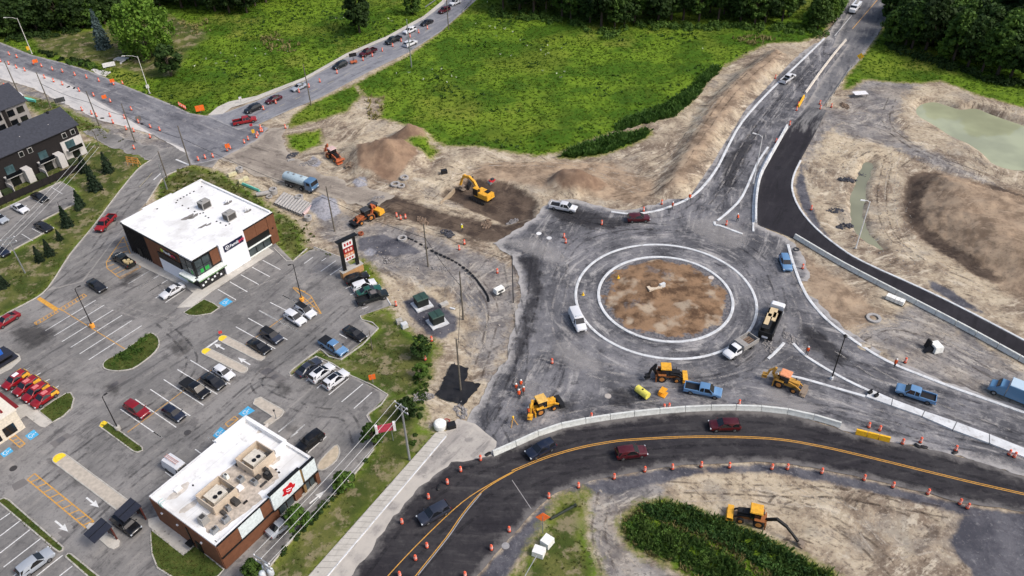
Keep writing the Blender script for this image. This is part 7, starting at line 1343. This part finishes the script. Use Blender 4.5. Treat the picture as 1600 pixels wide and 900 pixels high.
# ================================================================== POLES AND WIRES
tops = {}
def pole(p, t, lab, r=.15, mat=WOOD, name='utility_pole', arm=None, cans=0, key=None, cat='pole'):
    B = G(p); H_ = hgt(p, t); o = thing(name, lab, cat, (B.x, B.y, 0), arm if arm is not None else 0)
    MB().tube((0, 0, -.2), (0, 0, H_), r*1.15, r*.75, 8).build('shaft', mat, o)
    if arm is not None:
        for k, (dz, L_) in enumerate(((-.3, 2.6), (-1.3, 2.6))):
            a = MB().box((0, 0, H_+dz), (L_, .14, .14)).build('crossarm', STEEL, o, sharp=0)
            for x in (-1.15, 0, 1.15): MB().lathe([(.07, 0), (.1, .1), (.04, .26)], (x, 0, H_+dz+.07), 7).build('insulator', WPAN, a)
    for k in range(cans):
        a = 2.1*k+.4; c = MB().lathe([(.3, 0), (.36, .1), (.36, 1.0), (.3, 1.1), (.1, 1.2)], (.52*math.cos(a), .52*math.sin(a), H_-3.2), 12).build('transformer_can', plain('can_grey', (196, 202, 206), .5), o)
    tops[key or lab] = Vector((B.x, B.y, H_)); return o
for k, (p, t, lab) in enumerate((((31, 150), (8, 95), 'wooden pole leaning over the milled road at far left'), ((80, 169), (55, 113), 'wooden pole with pale band beside the board sign'), ((155, 196), (135, 142), 'wooden pole in the drum cluster by the milled road'), ((211, 222), (189, 162), 'wooden pole at the end of the milled road'), ((297, 258), (280, 196), 'wooden pole at the junction grass corner'), ((523, 361), (510, 291), 'wooden pole beside the grey gravel heap'), ((669, 416), (659, 350), 'wooden pole in the gravel above the silt line'), ((724, 499), (717, 424), 'wooden pole beside the silt line bend'), ((720, 611), (709, 530), 'wooden pole standing in the black tarp'))): pole(p, t, lab, key='m%d' % k)
pole((261, 278), (243, 237), 'rear of the two thin poles at the street corner', key='s0'); pole((261, 295), (246, 255), 'pale front pole of the two at the street corner', mat=STEEL, key='s1'); pole((155, 228), (146, 205), 'short thin pole right of the apartments', .1); pole((802, 472), (799, 401), 'thin dark pole left of the roundabout', .1, DGREY); pole((582, 546), (577, 516), 'thin pole in the lawn wedge', .08, WOOD)
pole((486, 164), (474, 100), 'wooden pole beside the side road at the junction'); pole((701, 46), (697, -12), 'dark pole at the top of the side road'); pole((640, 718), (623, 632), 'pole with double steel crossarms beside the strip of grass', .17, STEEL, arm=heading((625, 640), (22, 14)), key='x0'); pole((452, 985), (418, 868), 'pole with three grey transformer cans at the bottom edge', .17, STEEL, arm=heading((415, 870), (26, 16)), cans=3, key='x1')
o = pole((643, 104), (636, 30), 'grey signal pole with cross brackets beside the side road', .16, STEEL)
for z in (9.5, 8.0, 6.0): MB().box((0, 0, z*.9), (2.2-.2*z*.5, .2, .25)).build('bracket', STEEL, o, sharp=0)
o = pole((39, 426), (10, 372), 'steel pole with short arms on the grass bank at left', .13, STEEL, arm=.5, key='a0')
def wire(a, b, sag, lab, r=.03, m=None, ext=0):
    a, b = Vector(a), Vector(b); pts = []
    for k in range(13):
        t = k/12*(1+ext); p = a.lerp(b, t); p.z -= sag*4*t*(1-t) if t <= 1 else 0; pts.append(p)
    o = MB().path(pts, r, 5).build('power_line', m or BLACK, None); tag(o, lab, 'wire', 'overhead wires')
names = ['far left', 'left', 'drum cluster', 'road end', 'junction', 'gravel heap', 'silt line', 'bend', 'tarp']
for k in range(8): 
    if k == 0: continue
    a, b = tops['m%d' % k].copy(), tops['m%d' % (k+1)].copy(); a.z -= 3.2; b.z -= 3.2; wire(a, b, .6, 'dark cable from the %s pole to the %s pole' % (names[k], names[k+1]), .045)
WG = plain('pale_wire', (190, 190, 188), .5)
for k, s in enumerate((-1.15, 0, 1.15)):
    a = tops['x0'].copy(); b = tops['x1'].copy(); rz = heading((625, 640), (22, 14)); u = Vector((math.cos(rz), math.sin(rz), 0)); a += u*s; b += u*s
    wire(a, b, .5, '%s of three pale wires crossing the restaurant drive-through' % ('left', 'middle', 'right')[k], .035, WG)
    A_ = tops['a0']+Vector((s*.8, 0, -.2*k)); B__ = G((142+6*k, 222+4*k), 8.5); wire(A_, B__, .5, '%s of three pale wires over the apartment car park' % ('left', 'middle', 'right')[k], .03, WG); 
    e_1 = A_+(A_-B__)*.8; e_1.z = A_.z; wire(A_, e_1, .5, '%s of three wires leaving the frame at the apartments' % ('left', 'middle', 'right')[k], .03, WG)
def lamp(p, t, tip, lab, mat=STEEL, r=.11, head=(.9, .35, .14)):
    B = G(p); H_ = hgt(p, t); T = G(tip, H_); d = Vector((T.x-B.x, T.y-B.y)); L_ = max(.4, min(d.length, 3.5)); o = thing('street_lamp', lab, 'street lamp', (B.x, B.y, 0), math.atan2(d.y, d.x))
    MB().tube((0, 0, 0), (0, 0, H_), r*1.2, r*.7, 8).build('pole', mat, o); MB().path([(0, 0, H_-.3), (L_*.4, 0, H_+.1), (L_, 0, H_+.15)], r*.5, 6).build('arm', mat, o); MB().box((L_+head[0]/2-.1, 0, H_+.12), head, top=(.8, .8)).build('lamp_head', mat, o, sharp=0); MB().lathe([(.3, 0), (.3, .15), (.18, .2)], n=10).build('base', CONC, o); return o
PALE = plain('pale_lamp_post', (206, 204, 196), .5); DK = plain('dark_lamp_post', (44, 42, 42), .5)
lamp((234, 146), (213, 88), (194, 88), 'pale street lamp arching over the main road', PALE); lamp((50, 84), (24.5, 28.7), (6, 28), 'pale street lamp at the upper left corner', PALE); lamp((1337, 388), (1360, 315), (1351, 314), 'white street lamp beside the stream', plain('white_lamp_post', (232, 231, 228), .5)); lamp((1177, 287), (1192, 213), (1181, 210), 'white street lamp on the northern splitter island', plain('white_lamp_post', (232, 231, 228)))
for p, t, tip, lab in (((145, 511), (117, 451), (122, 449), 'black parking lamp on the orange base in the striped bays'), ((185, 671), (158, 621), (163, 618), 'black parking lamp on the narrow grass island'), ((472, 470), (457, 413), (454, 414), 'black parking lamp at the yellow hatching near the pylon')):
    o = lamp(p, t, tip, lab, DK, .09, (.6, .3, .12)); MB().lathe([(.42, 0), (.42, .7), (.3, .75)], n=12).build('concrete_foot', plain('orange_lamp_base', (232, 158, 62), .7) if 'grass' not in lab else CONC, o)
lamp((105, 350), (100, 312), (103, 311), 'thin dark lamp between the spruces on the bank', DK, .06, (.4, .2, .1))
B = G((1299, 592)); H_ = hgt((1299, 592), (1323, 526)); o = thing('street_lamp', 'black decorative lamp post on the southern splitter island', 'street lamp', (B.x, B.y, 0)); MB().tube((0, 0, 0), (0, 0, H_), .12, .08, 8).build('pole', BLK, o); MB().lathe([(.3, 0), (.34, .2), (.1, .45)], (0, 0, H_-.1), 10).build('lamp_head', BLK, o); MB().box((0, 0, H_*.55), (1.0, .12, .12)).build('crossbar', BLK, o, sharp=0); MB().lathe([(.3, 0), (.26, .5), (.14, .6)], n=10).build('base', WCONC, o)

# ================================================================== SITE CLUTTER
# transformer boxes
TG = plain('transformer_green', (50, 74, 66), .5); TGD = plain('transformer_dark', (28, 34, 32), .6)
for k, (p, lab) in enumerate((((659, 472), 'upper left dark green transformer box on a concrete pad'), ((683, 499), 'lower right dark green transformer box on a concrete pad'))):
    B = G(p, .8); o = thing('transformer_box', lab, 'transformer', (B.x, B.y, 0), R(30), 'transformer boxes'); MB().box((0, 0, .1), (3.3, 3.0, .3)).build('pad', WCONC, o, sharp=0); MB().box((0, .2, 1.05), (2.2, 1.9, 1.6)).build('cabinet', TGD, o, sharp=0); MB().box((0, .2, 1.93), (2.4, 2.1, .18), top=(.97, .9)).build('lid', TG, o, sharp=0); MB().box((0, .2, 2.04), (.05, 2.0, .06)).build('lid_seam', TGD, o, sharp=0)
def blk(p, d, rz, m, lab, name='concrete_block', cat='block', z=0):
    B = G(p, z+d[2]/2); o = MB().box((0, 0, d[2]/2), d, top=(.96, .96)).build(name, m, None, sharp=20); o.location = (B.x, B.y, z); o.rotation_euler = (0, 0, rz); tag(o, lab, cat); return o
blk((624, 502), (1.1, 1.0, .8), .4, CONC, 'left pale concrete block below the gravel pad'); blk((632, 508), (1.1, 1.0, .9), .5, WCONC, 'right white concrete block below the gravel pad'); blk((694, 475), (1.6, .9, .5), .6, CONC, 'low concrete block right of the upper transformer'); blk((707, 482), (1.0, .35, .2), -.4, WCONC, 'small white slab right of the transformers')
WCUBE = plain('white_cube_plastic', (232, 232, 226), .6)
blk((855, 846), (1.5, 1.4, 1.1), .9, WCUBE, 'upper of two white ballast cubes on the grass triangle'); blk((842, 862), (1.6, 1.3, 1.0), -.4, WCUBE, 'lower of two white ballast cubes on the grass triangle')
q = G((839, 868), .9); o = MB().path([(0, 0, 1.0), (-1.5, -2.6, .9), (-3.0, -5.2, .6)], .06, 6).build('steel_mast', STEEL, None); o.location = (q.x, q.y, 0); tag(o, 'pale steel mast leaning from the lower white cube', 'mast')
q = G((860, 812)); o = MB().tube((0, 0, .15), (3.4, 1.9, .3), .2, .2, 8).box((3.6, 2.0, .35), (.4, .4, .4)).build('folded_post', plain('dark_green_steel', (40, 48, 38), .6), None); o.location = (q.x, q.y, 0); tag(o, 'dark folded post lying on the grass triangle', 'post')
# pipes
TEAL = plain('teal_pipe', (116, 206, 184), .4); CP = plain('pale_pipe', (164, 161, 158), .7, dirt=.25)
def lay(name, p, d, L_, r, m, lab, z=0., grp=None, hollow=True):
    B = G(p, z+r); rz = heading(p, d); mb = MB(); n = 12
    vs = []; 
    for x, rr in ((-L_/2, r), (L_/2, r), (L_/2, r*.78), (-L_/2, r*.78)): vs.append([(x, rr*math.cos(t), rr*math.sin(t)) for t in np.linspace(0, 2*math.pi, n, endpoint=False)])
    vs.append(vs[0]); mb.loft(vs, closed=False); fl = [q for q in mb.v]
    k = len(vs); mb2 = MB(); mb2.v = [p_ for s_ in vs for p_ in s_]; mb2.f = [(a*n+i, a*n+(i+1) % n, (a+1)*n+(i+1) % n, (a+1)*n+i) for a in range(k-1) for i in range(n)]
    o = mb2.build(name, m, None); o.location = (B.x, B.y, z+r); o.rotation_euler = (0, 0, rz); tag(o, lab, 'pipe', grp)
for k in range(11):
    t = k/10; p = (437+t*41, 310+t*17); lay('concrete_pipe', p, (10, -11), 4.6, .32, CP, '%s pale pipe from the left in the row behind the shop' % ordn[k], 0, 'pale pipes behind the shop')
for k in range(9):
    p = (386+3.0*(k % 5)+1.5*(k//5), 291+1.2*(k % 5)-1.5*(k//5)); lay('plastic_pipe', p, (14, 6), 3.6, .16, TEAL, '%s teal plastic pipe in the bundle behind the shop' % ordn[k], .33*(k//5), 'teal pipes behind the shop')
for k in range(8): lay('plastic_pipe', (40+2.2*(k % 4), 155+.8*(k % 4)-2*(k//4)), (18, 3), 4.0, .2, TEAL, '%s teal pipe of the heap behind the apartments' % ordn[k], .4*(k//4), 'teal pipes behind the apartments')
for k in range(5): lay('plastic_pipe', (22+3*k, 143+1.4*k), (10, 9), 3.0, .35, plain('white_pipe', (214, 212, 212), .6), '%s white wrapped pipe beside the teal heap' % ordn[k], 0, 'white pipes behind the apartments')
lay('concrete_pipe', (413, 302), (24, -4), 3.4, .5, CP, 'grey culvert pipe lying behind the shop roof'); lay('concrete_pipe', (480, 329), (8, -8), 3.4, .4, plain('pinkish_pipe', (196, 172, 168), .7), 'pinkish pipe at the right end of the pipe row')
def ringp(p, r, hh, m, lab, z=0.):
    B = G(p); n = 16; vs = [[(rr*math.cos(t), rr*math.sin(t), zz) for t in np.linspace(0, 2*math.pi, n, endpoint=False)] for rr, zz in ((r, 0), (r, hh), (r*.6, hh), (r*.6, .05))]; mb = MB(); mb.v = [p_ for s_ in vs for p_ in s_]; mb.f = [(a*n+i, a*n+(i+1) % n, (a+1)*n+(i+1) % n, (a+1)*n+i) for a in range(3) for i in range(n)]
    o = mb.build('manhole_ring', m, None, fixn=False); o.location = (B.x, B.y, z); tag(o, lab, 'concrete ring')
for p, r, hh, lab in (((632, 279), 1.0, .5, 'grey concrete ring at the foot of the sand mound'), ((618, 289), 1.1, .4, 'left of two flat rings below the sand mound'), ((627, 291), .9, .3, 'right of two flat rings below the sand mound'), ((629, 374), 1.0, .5, 'pale ring at the start of the silt line'), ((421, 308), .7, .3, 'white ring beside the culvert pipe'), ((428, 302), .9, 1.2, 'upright concrete ring at the end of the culvert pipe'), ((482, 343), .8, .9, 'white ring in the dirt right of the pipe row'), ((468, 311), .9, .8, 'pale basin by the water tanker'), ((375, 268), .8, 1.0, 'upright grey ring at the closed lane edge'), ((564, 366), .6, .4, 'rusty ring on the gravel above the pylon sign'), ((1365, 498), 1.3, .3, 'pale coil of hose on the brown dirt'), ((1244, 390), .6, .2, 'dark ring beside the long kerb top')): ringp(p, r, hh, plain('rust', (150, 84, 56)) if 'rusty' in lab else (DGREY if 'dark ring' in lab else CP), lab)
blk((363, 272), (2.0, .8, .7), .6, plain('yellowish_block', (206, 198, 160), .9), 'long pale block at the closed lane edge'); blk((384, 279), (1.2, 1.0, .8), .5, plain('yellowish_block', (206, 198, 160)), 'right pale block above the teal pipes'); blk((377, 283), (1.1, 1.0, .8), .4, plain('yellowish_block', (206, 198, 160)), 'left pale block above the teal pipes')
blk((455, 250), (1.6, .5, .3), .3, CP, 'small pale slab on the muddy corner'); blk((694, 268), (1.4, 1.0, .9), .3, BLACK, 'black machine part at the right foot of the sand mound', 'machine_part', 'machine part')
# plate compactor / small machine right of the excavator
B = G((769, 287), -1.1); o = thing('trench_roller', 'small red and grey machine in the pit behind the excavator', 'roller', (B.x, B.y, -1.12), .6); MB().box((0, 0, .7), (1.4, .8, .7)).build('body', SRD, o, sharp=0); MB().box((.1, 0, 1.2), (.7, .6, .4)).build('engine', DGREY, o, sharp=0)
for x in (-.6, .6): MB().tube((x, -.55, .4), (x, .55, .4), .4, n=10).build('drum', STEEL, o)
# trench shields
for p, d, lab in (((699, 306), (14, -14), 'wooden trench board at the left of the pit'), ((735, 283), (5, -9), 'dark trench plate behind the excavator boom')):
    B = G(p); o = MB().box((0, 0, -.2), (6.5 if 'wooden' in lab else 4, .25, 1.3)).build('trench_plate', plain('pale_timber', (170, 152, 128)) if 'wooden' in lab else BLACK, None, sharp=0); o.location = (B.x, B.y, -.3); o.rotation_euler = (0, 0, heading(p, d)); tag(o, lab, 'plate')
# black tarp by the pole
TARPM = plain('black_tarp', (30, 29, 31), .6, var=.3, scale=1.2)
tp = gp([(706, 571), (734, 577), (727, 596), (750, 602), (735, 622), (724, 634), (702, 627), (680, 617), (693, 597)])
o = sheet('tarp', tp, .12, TARPM, None, .5, .4, .25, height=lambda P: .12*vnoise(P, .9, 41)+.1, kind=None); tag(o, 'black tarp spread on the dirt around a wooden pole', 'tarp')
# odds and ends
o = thing('water_tank', 'white tank with red hose at the end of the sidewalk', 'tank', G((688, 668)), .3); MB().lathe([(.9, 0), (1.0, .2), (1.0, 1.0), (.8, 1.25), (.3, 1.35)], n=16).build('tank', WCUBE, o); MB().path([(1.2+.5*math.cos(t), .6+.5*math.sin(t), .3+.05*t) for t in np.linspace(0, 6.2, 14)], .1, 6).build('hose', plain('red_hose', (150, 60, 56)), o); MB().box((1.7, -.5, .4), (1.3, 1.0, .8)).build('pump', BLACK, o, sharp=0)
o = thing('equipment_box', 'white box with black flaps on the gravel beyond the long kerb', 'equipment', G((1461, 546)), .2); MB().box((0, 0, .6), (1.6, 2.0, 1.2), top=(.9, .9)).build('box', WCUBE, o, sharp=0); MB().slab_xz([(-2.2, .1), (-.8, .1), (-.8, .9), (-1.2, .7)], -.5, .3).build('flap', BLACK, o, sharp=0); MB().slab_xz([(-1.4, .1), (-.8, .1), (-.7, 1.6), (-1.1, 1.8)], .3, 1.2).build('flap', BLACK, o, sharp=0)
o = thing('pallet_stack', 'white plastic crates on a pallet beside the barrier row', 'pallet', G((1398, 471)), heading((1398, 471), (22, 9)))
for k in range(4): MB().box((-1.2+.8*k, 0, .5), (.74, 1.1, .8)).build('crate', WCUBE, o, sharp=0)
MB().box((0, 0, .06), (3.4, 1.3, .12)).build('pallet', WOOD, o, sharp=0)
o = thing('site_table', 'white table board on legs beside the far dirt track', 'table', G((1344, 146), .8)*1, .1); o.location.z = 0
MB().box((0, 0, .95), (3.6, 2.0, .1)).build('table_top', SWH, o, sharp=0)
for x in (-1.5, 1.5):
    for y in (-.8, .8): MB().tube((x, y, 0), (x, y, .9), .05, n=5).build('leg', WOOD, o)
o = thing('survey_tripod', 'pale survey tripod near the barrier end', 'tripod', G((802, 664)), 0)
for k in range(3): MB().tube((.7*math.cos(k*2.1), .7*math.sin(k*2.1), 0), (0, 0, 1.6), .07, n=5).build('leg', plain('raw_timber', (206, 160, 92)), o)
MB().lathe([(.16, 0), (.16, .35), (.08, .4)], (0, 0, 1.6), 8).build('instrument', SYE, o)
o = thing('culvert_block', 'white culvert block in the middle of the central island', 'block', G((1034, 453)), .5); MB().box((0, 0, .9), (1.1, .5, 1.3)).build('headwall', WCONC, o, sharp=20); MB().box((-1.6, .3, .95), (2.6, 1.2, .5), rz=-.2).build('slab', plain('tan_slab', (206, 190, 168), .9), o, sharp=20)
for k, (p, lab) in enumerate((((966, 436), 'small yellow marker on the left of the central island'), ((911, 461), 'small yellow marker on the apron near the white van'))):
    q = G(p); o = MB().lathe([(.3, 0), (.3, .06), (.18, .1), (.06, .7)], (0, 0, 0), 8).build('marker_cone', plain('lemon_cone', (236, 190, 40), .5), None); o.location = (q.x, q.y, .25 if k == 0 else .02); tag(o, lab, 'cone')
for k, (p, lab, m) in enumerate((((1345, 268), 'rock-lined outlet at the head of the stream', 0), ((1325, 281), 'black rock heap left of the stream', 1), ((1305, 328), 'lower black rock heap left of the stream', 2), ((1320, 353), 'dark rock heap at the stream bend', 3), ((480, 255), 'grey rock heap on the muddy corner', 4), ((456, 243), 'dark rock heap at the muddy corner kerb', 5), ((490, 252), 'pale rock heap above the tanker', 6), ((1200, 540), 'rubble by the dump truck at the kerb stub', 7), ((1235, 530), 'rubble beside the kerb tip of the southern island', 8), ((660, 345), 'brown rubble heap above the silt line', 9), ((700, 368), 'dark rubble heap right of the gravel pole', 10), ((600, 405), 'broken stone strewn beside the gravel patch', 11), ((690, 420), 'pale rubble heap inside the silt line bend', 12), ((660, 620), 'pink broken stone beside the black tarp', 13), ((590, 310), 'grey rubble along the haul lane', 14), ((550, 262), 'stones at the left foot of the sand mound', 15), ((800, 345), 'broken stone at the edge of the pit', 16), ((760, 350), 'rubble strip beside the dark lane', 17), ((1320, 165), 'debris beside the white site table', 18), ((720, 640), 'rubble between tarp and sidewalk end', 19))):
    B = G(p); mb = MB(); r = random.Random(k)
    for j in range(70):
        s_ = r.uniform(.18, .5); a = r.uniform(0, 6.28); d = r.uniform(0, 1)**.5; mb.box((d*1.9*math.cos(a), d*1.0*math.sin(a), .12*(1-d)), (s_, s_*.8, s_*.7), rz=r.uniform(0, 3), ry=r.uniform(0, 1), top=(.7, .7))
    z = terrain(np.array([[B.x, B.y]]))[0]; o = mb.build('rubble', plain('dark_rock', (74, 74, 80), .9, var=.3) if k in (0, 1, 2, 3, 5, 10) else plain('brown_rubble', (126, 108, 92), .9, var=.3) if k in (9, 15, 17, 18) else plain('grey_rock', (138, 134, 132), .9, var=.25), None, sharp=0); o.location = (B.x, B.y, z+.05); o.rotation_euler = (0, 0, -.6+k*.3); o['kind'] = 'stuff'; o['label'] = lab
def stones():
    r = np.random.default_rng(11); zones = [gp([(500, 330), (560, 350), (760, 410), (800, 470), (760, 600), (700, 640), (690, 560), (640, 490), (560, 400)]), gp([(1255, 260), (1330, 200), (1420, 300), (1440, 440), (1330, 380)]), gp([(20, 150), (280, 235), (200, 232), (40, 170)])]
    C = []
    for z in zones:
        a = np.array(z); P = r.uniform(a.min(0), a.max(0), (800, 2)); C.append(P[inside(P, z)])
    C = np.vstack(C); z = terrain(C); mb = MB()
    for (x, y), zz in zip(C, z): s_ = r.uniform(.06, .26)*(1.6 if r.uniform() > .95 else 1); mb.box((x, y, zz+s_*.2), (s_, s_*.8, s_*.6), rz=r.uniform(0, 3), top=(.7, .7))
    o = mb.build('loose_stones', plain('loose_stone', (150, 143, 135), .9, var=.3), None, sharp=0, fixn=False); o['kind'] = 'stuff'; o['label'] = 'loose stones scattered over the dirt'
stones()

# ================================================================== PEOPLE (road workers)
def person(pose):
    m = bpy.data.meshes.new('body'); V = []; E = []; Rr = []
    def v(x, y, z, r): V.append((x, y, z)); Rr.append(r); return len(V)-1
    def ch(*ids):
        for a, b in zip(ids, ids[1:]): E.append((a, b))
    pel = v(0, 0, .95, .14); sp = v(.02*pose, 0, 1.2, .14); chs = v(.05*pose, 0, 1.42, .15); nk = v(.06*pose, 0, 1.54, .055); hd = v(.09*pose, 0, 1.62, .085); tp_ = v(.1*pose, 0, 1.76, .075); ch(pel, sp, chs, nk, hd, tp_)
    for s in (-1, 1):
        hp = v(0, s*.11, .9, .1); kn = v(.10*pose*s+.04, s*.13, .5, .07); an = v(.14*pose*s-.03, s*.14, .1, .05); ft = v(.14*pose*s+.14, s*.15, .05, .045); ch(pel, hp, kn, an, ft)
        sh = v(.05*pose, s*.2, 1.42, .075); el = v(.05*pose+.06*pose, s*.27, 1.15, .05); wr = v(.25*pose+.05, s*.26, .95, .035); pm = v(.29*pose+.06, s*.26, .88, .04); ch(chs, sh, el, wr, pm)
        for k in range(4): ch(pm, v(.31*pose+.06+.02*k-.03, s*(.24+.012*k), .81-.006*(k % 2), .012))
        ch(wr, v(.28*pose+.1, s*.22, .87, .013))
    m.from_pydata(V, E, []); o = bpy.data.objects.new('body', m); col.objects.link(o)
    o.modifiers.new('skin', 'SKIN'); sv = m.skin_vertices[0].data
    for i, r in enumerate(Rr): sv[i].radius = (r, r)
    sv[0].use_root = True; o.modifiers.new('sub', 'SUBSURF').levels = 1; bpy.context.view_layer.update()
    me = bpy.data.meshes.new_from_object(o.evaluated_get(bpy.context.evaluated_depsgraph_get())); bpy.data.objects.remove(o)
    me.materials.clear(); me.materials.append(plain('work_clothes', (48, 50, 58), .9)); me.materials.append(plain('skin', (196, 150, 124), .7)); me.name = 'body'
    for p_ in me.polygons:
        c = p_.center; p_.use_smooth = True
        if c.z > 1.55 or (c.z < .97 and abs(c.y) > .2 and c.z > .7): p_.material_index = 1
    root = thing('person'); b = bpy.data.objects.new('body', me); col.objects.link(b); b.parent = root
    vest = MB().loft([[(cx+.185*math.cos(t), w_*math.sin(t), z) for t in np.linspace(0, 6.283, 14, endpoint=False)] for z, w_, cx in ((.92, .22, 0), (1.15, .23, .02*pose), (1.38, .27, .05*pose), (1.5, .16, .06*pose))]).build('vest', plain('hi_vis_orange', (240, 96, 44), .7), root)
    hat = MB().lathe([(.15, 0), (.13, .04), (.12, .1), (.07, .16), (.02, .175)], (.1*pose, 0, 1.68), 12).build('helmet', plain('helmet_white', (230, 230, 225), .4), root); return root
PP_ = [person(.4), person(1.0)]
wk = [((1050, 328), 0, 'worker in orange vest standing on the curved kerb above the roundabout'), ((1077, 315), 1, 'worker bending at the kerb near the dirt bank'), ((1152, 346), 1, 'worker inside the northern splitter island'), ((807, 612), 0, 'left worker of the group by the lower left backhoe'), ((814, 606), 0, 'rear worker of the group by the lower left backhoe'), ((818, 617), 0, 'right worker of the group by the lower left backhoe'), ((811, 622), 1, 'front worker in the group by the lower left backhoe'), ((826, 649), 0, 'worker standing in front of the lower left backhoe'), ((1260, 555), 0, 'worker in orange at the upper kerb of the southern island'), ((722, 362), 0, 'lone worker in yellow at the end of the dark haul lane'), ((1396, 575), 1, 'worker crouching with orange saw on the long kerb')]
for k, (p, i, lab) in enumerate(wk):
    q = G(p); c = place(PP_[i], (q.x, q.y, .15 if 'kerb' in lab else .01), k*1.3, lab, 'person', 'road workers', {'hi_vis_orange': plain('hi_vis_yellow', (226, 214, 60), .7)} if 'yellow' in lab else None); c.scale = (1.08,)*3
for p_ in PP_: kill(p_)

o = thing('site_compressor', 'white towable compressor with drawbar left of the roundabout', 'compressor', G((780, 458)), heading((780, 458), (16, -8))); MB().box((0, 0, .85), (2.0, 1.2, .9), top=(.9, .85)).build('housing', WCUBE, o, sharp=20); MB().box((1.6, 0, .45), (1.4, .12, .1)).build('drawbar', DGREY, o, sharp=0); MB().box((0, -.62, .9), (1.2, .04, .4)).build('vent', DGREY, o, sharp=0); wheels(o, (-.1,), .72, .3)
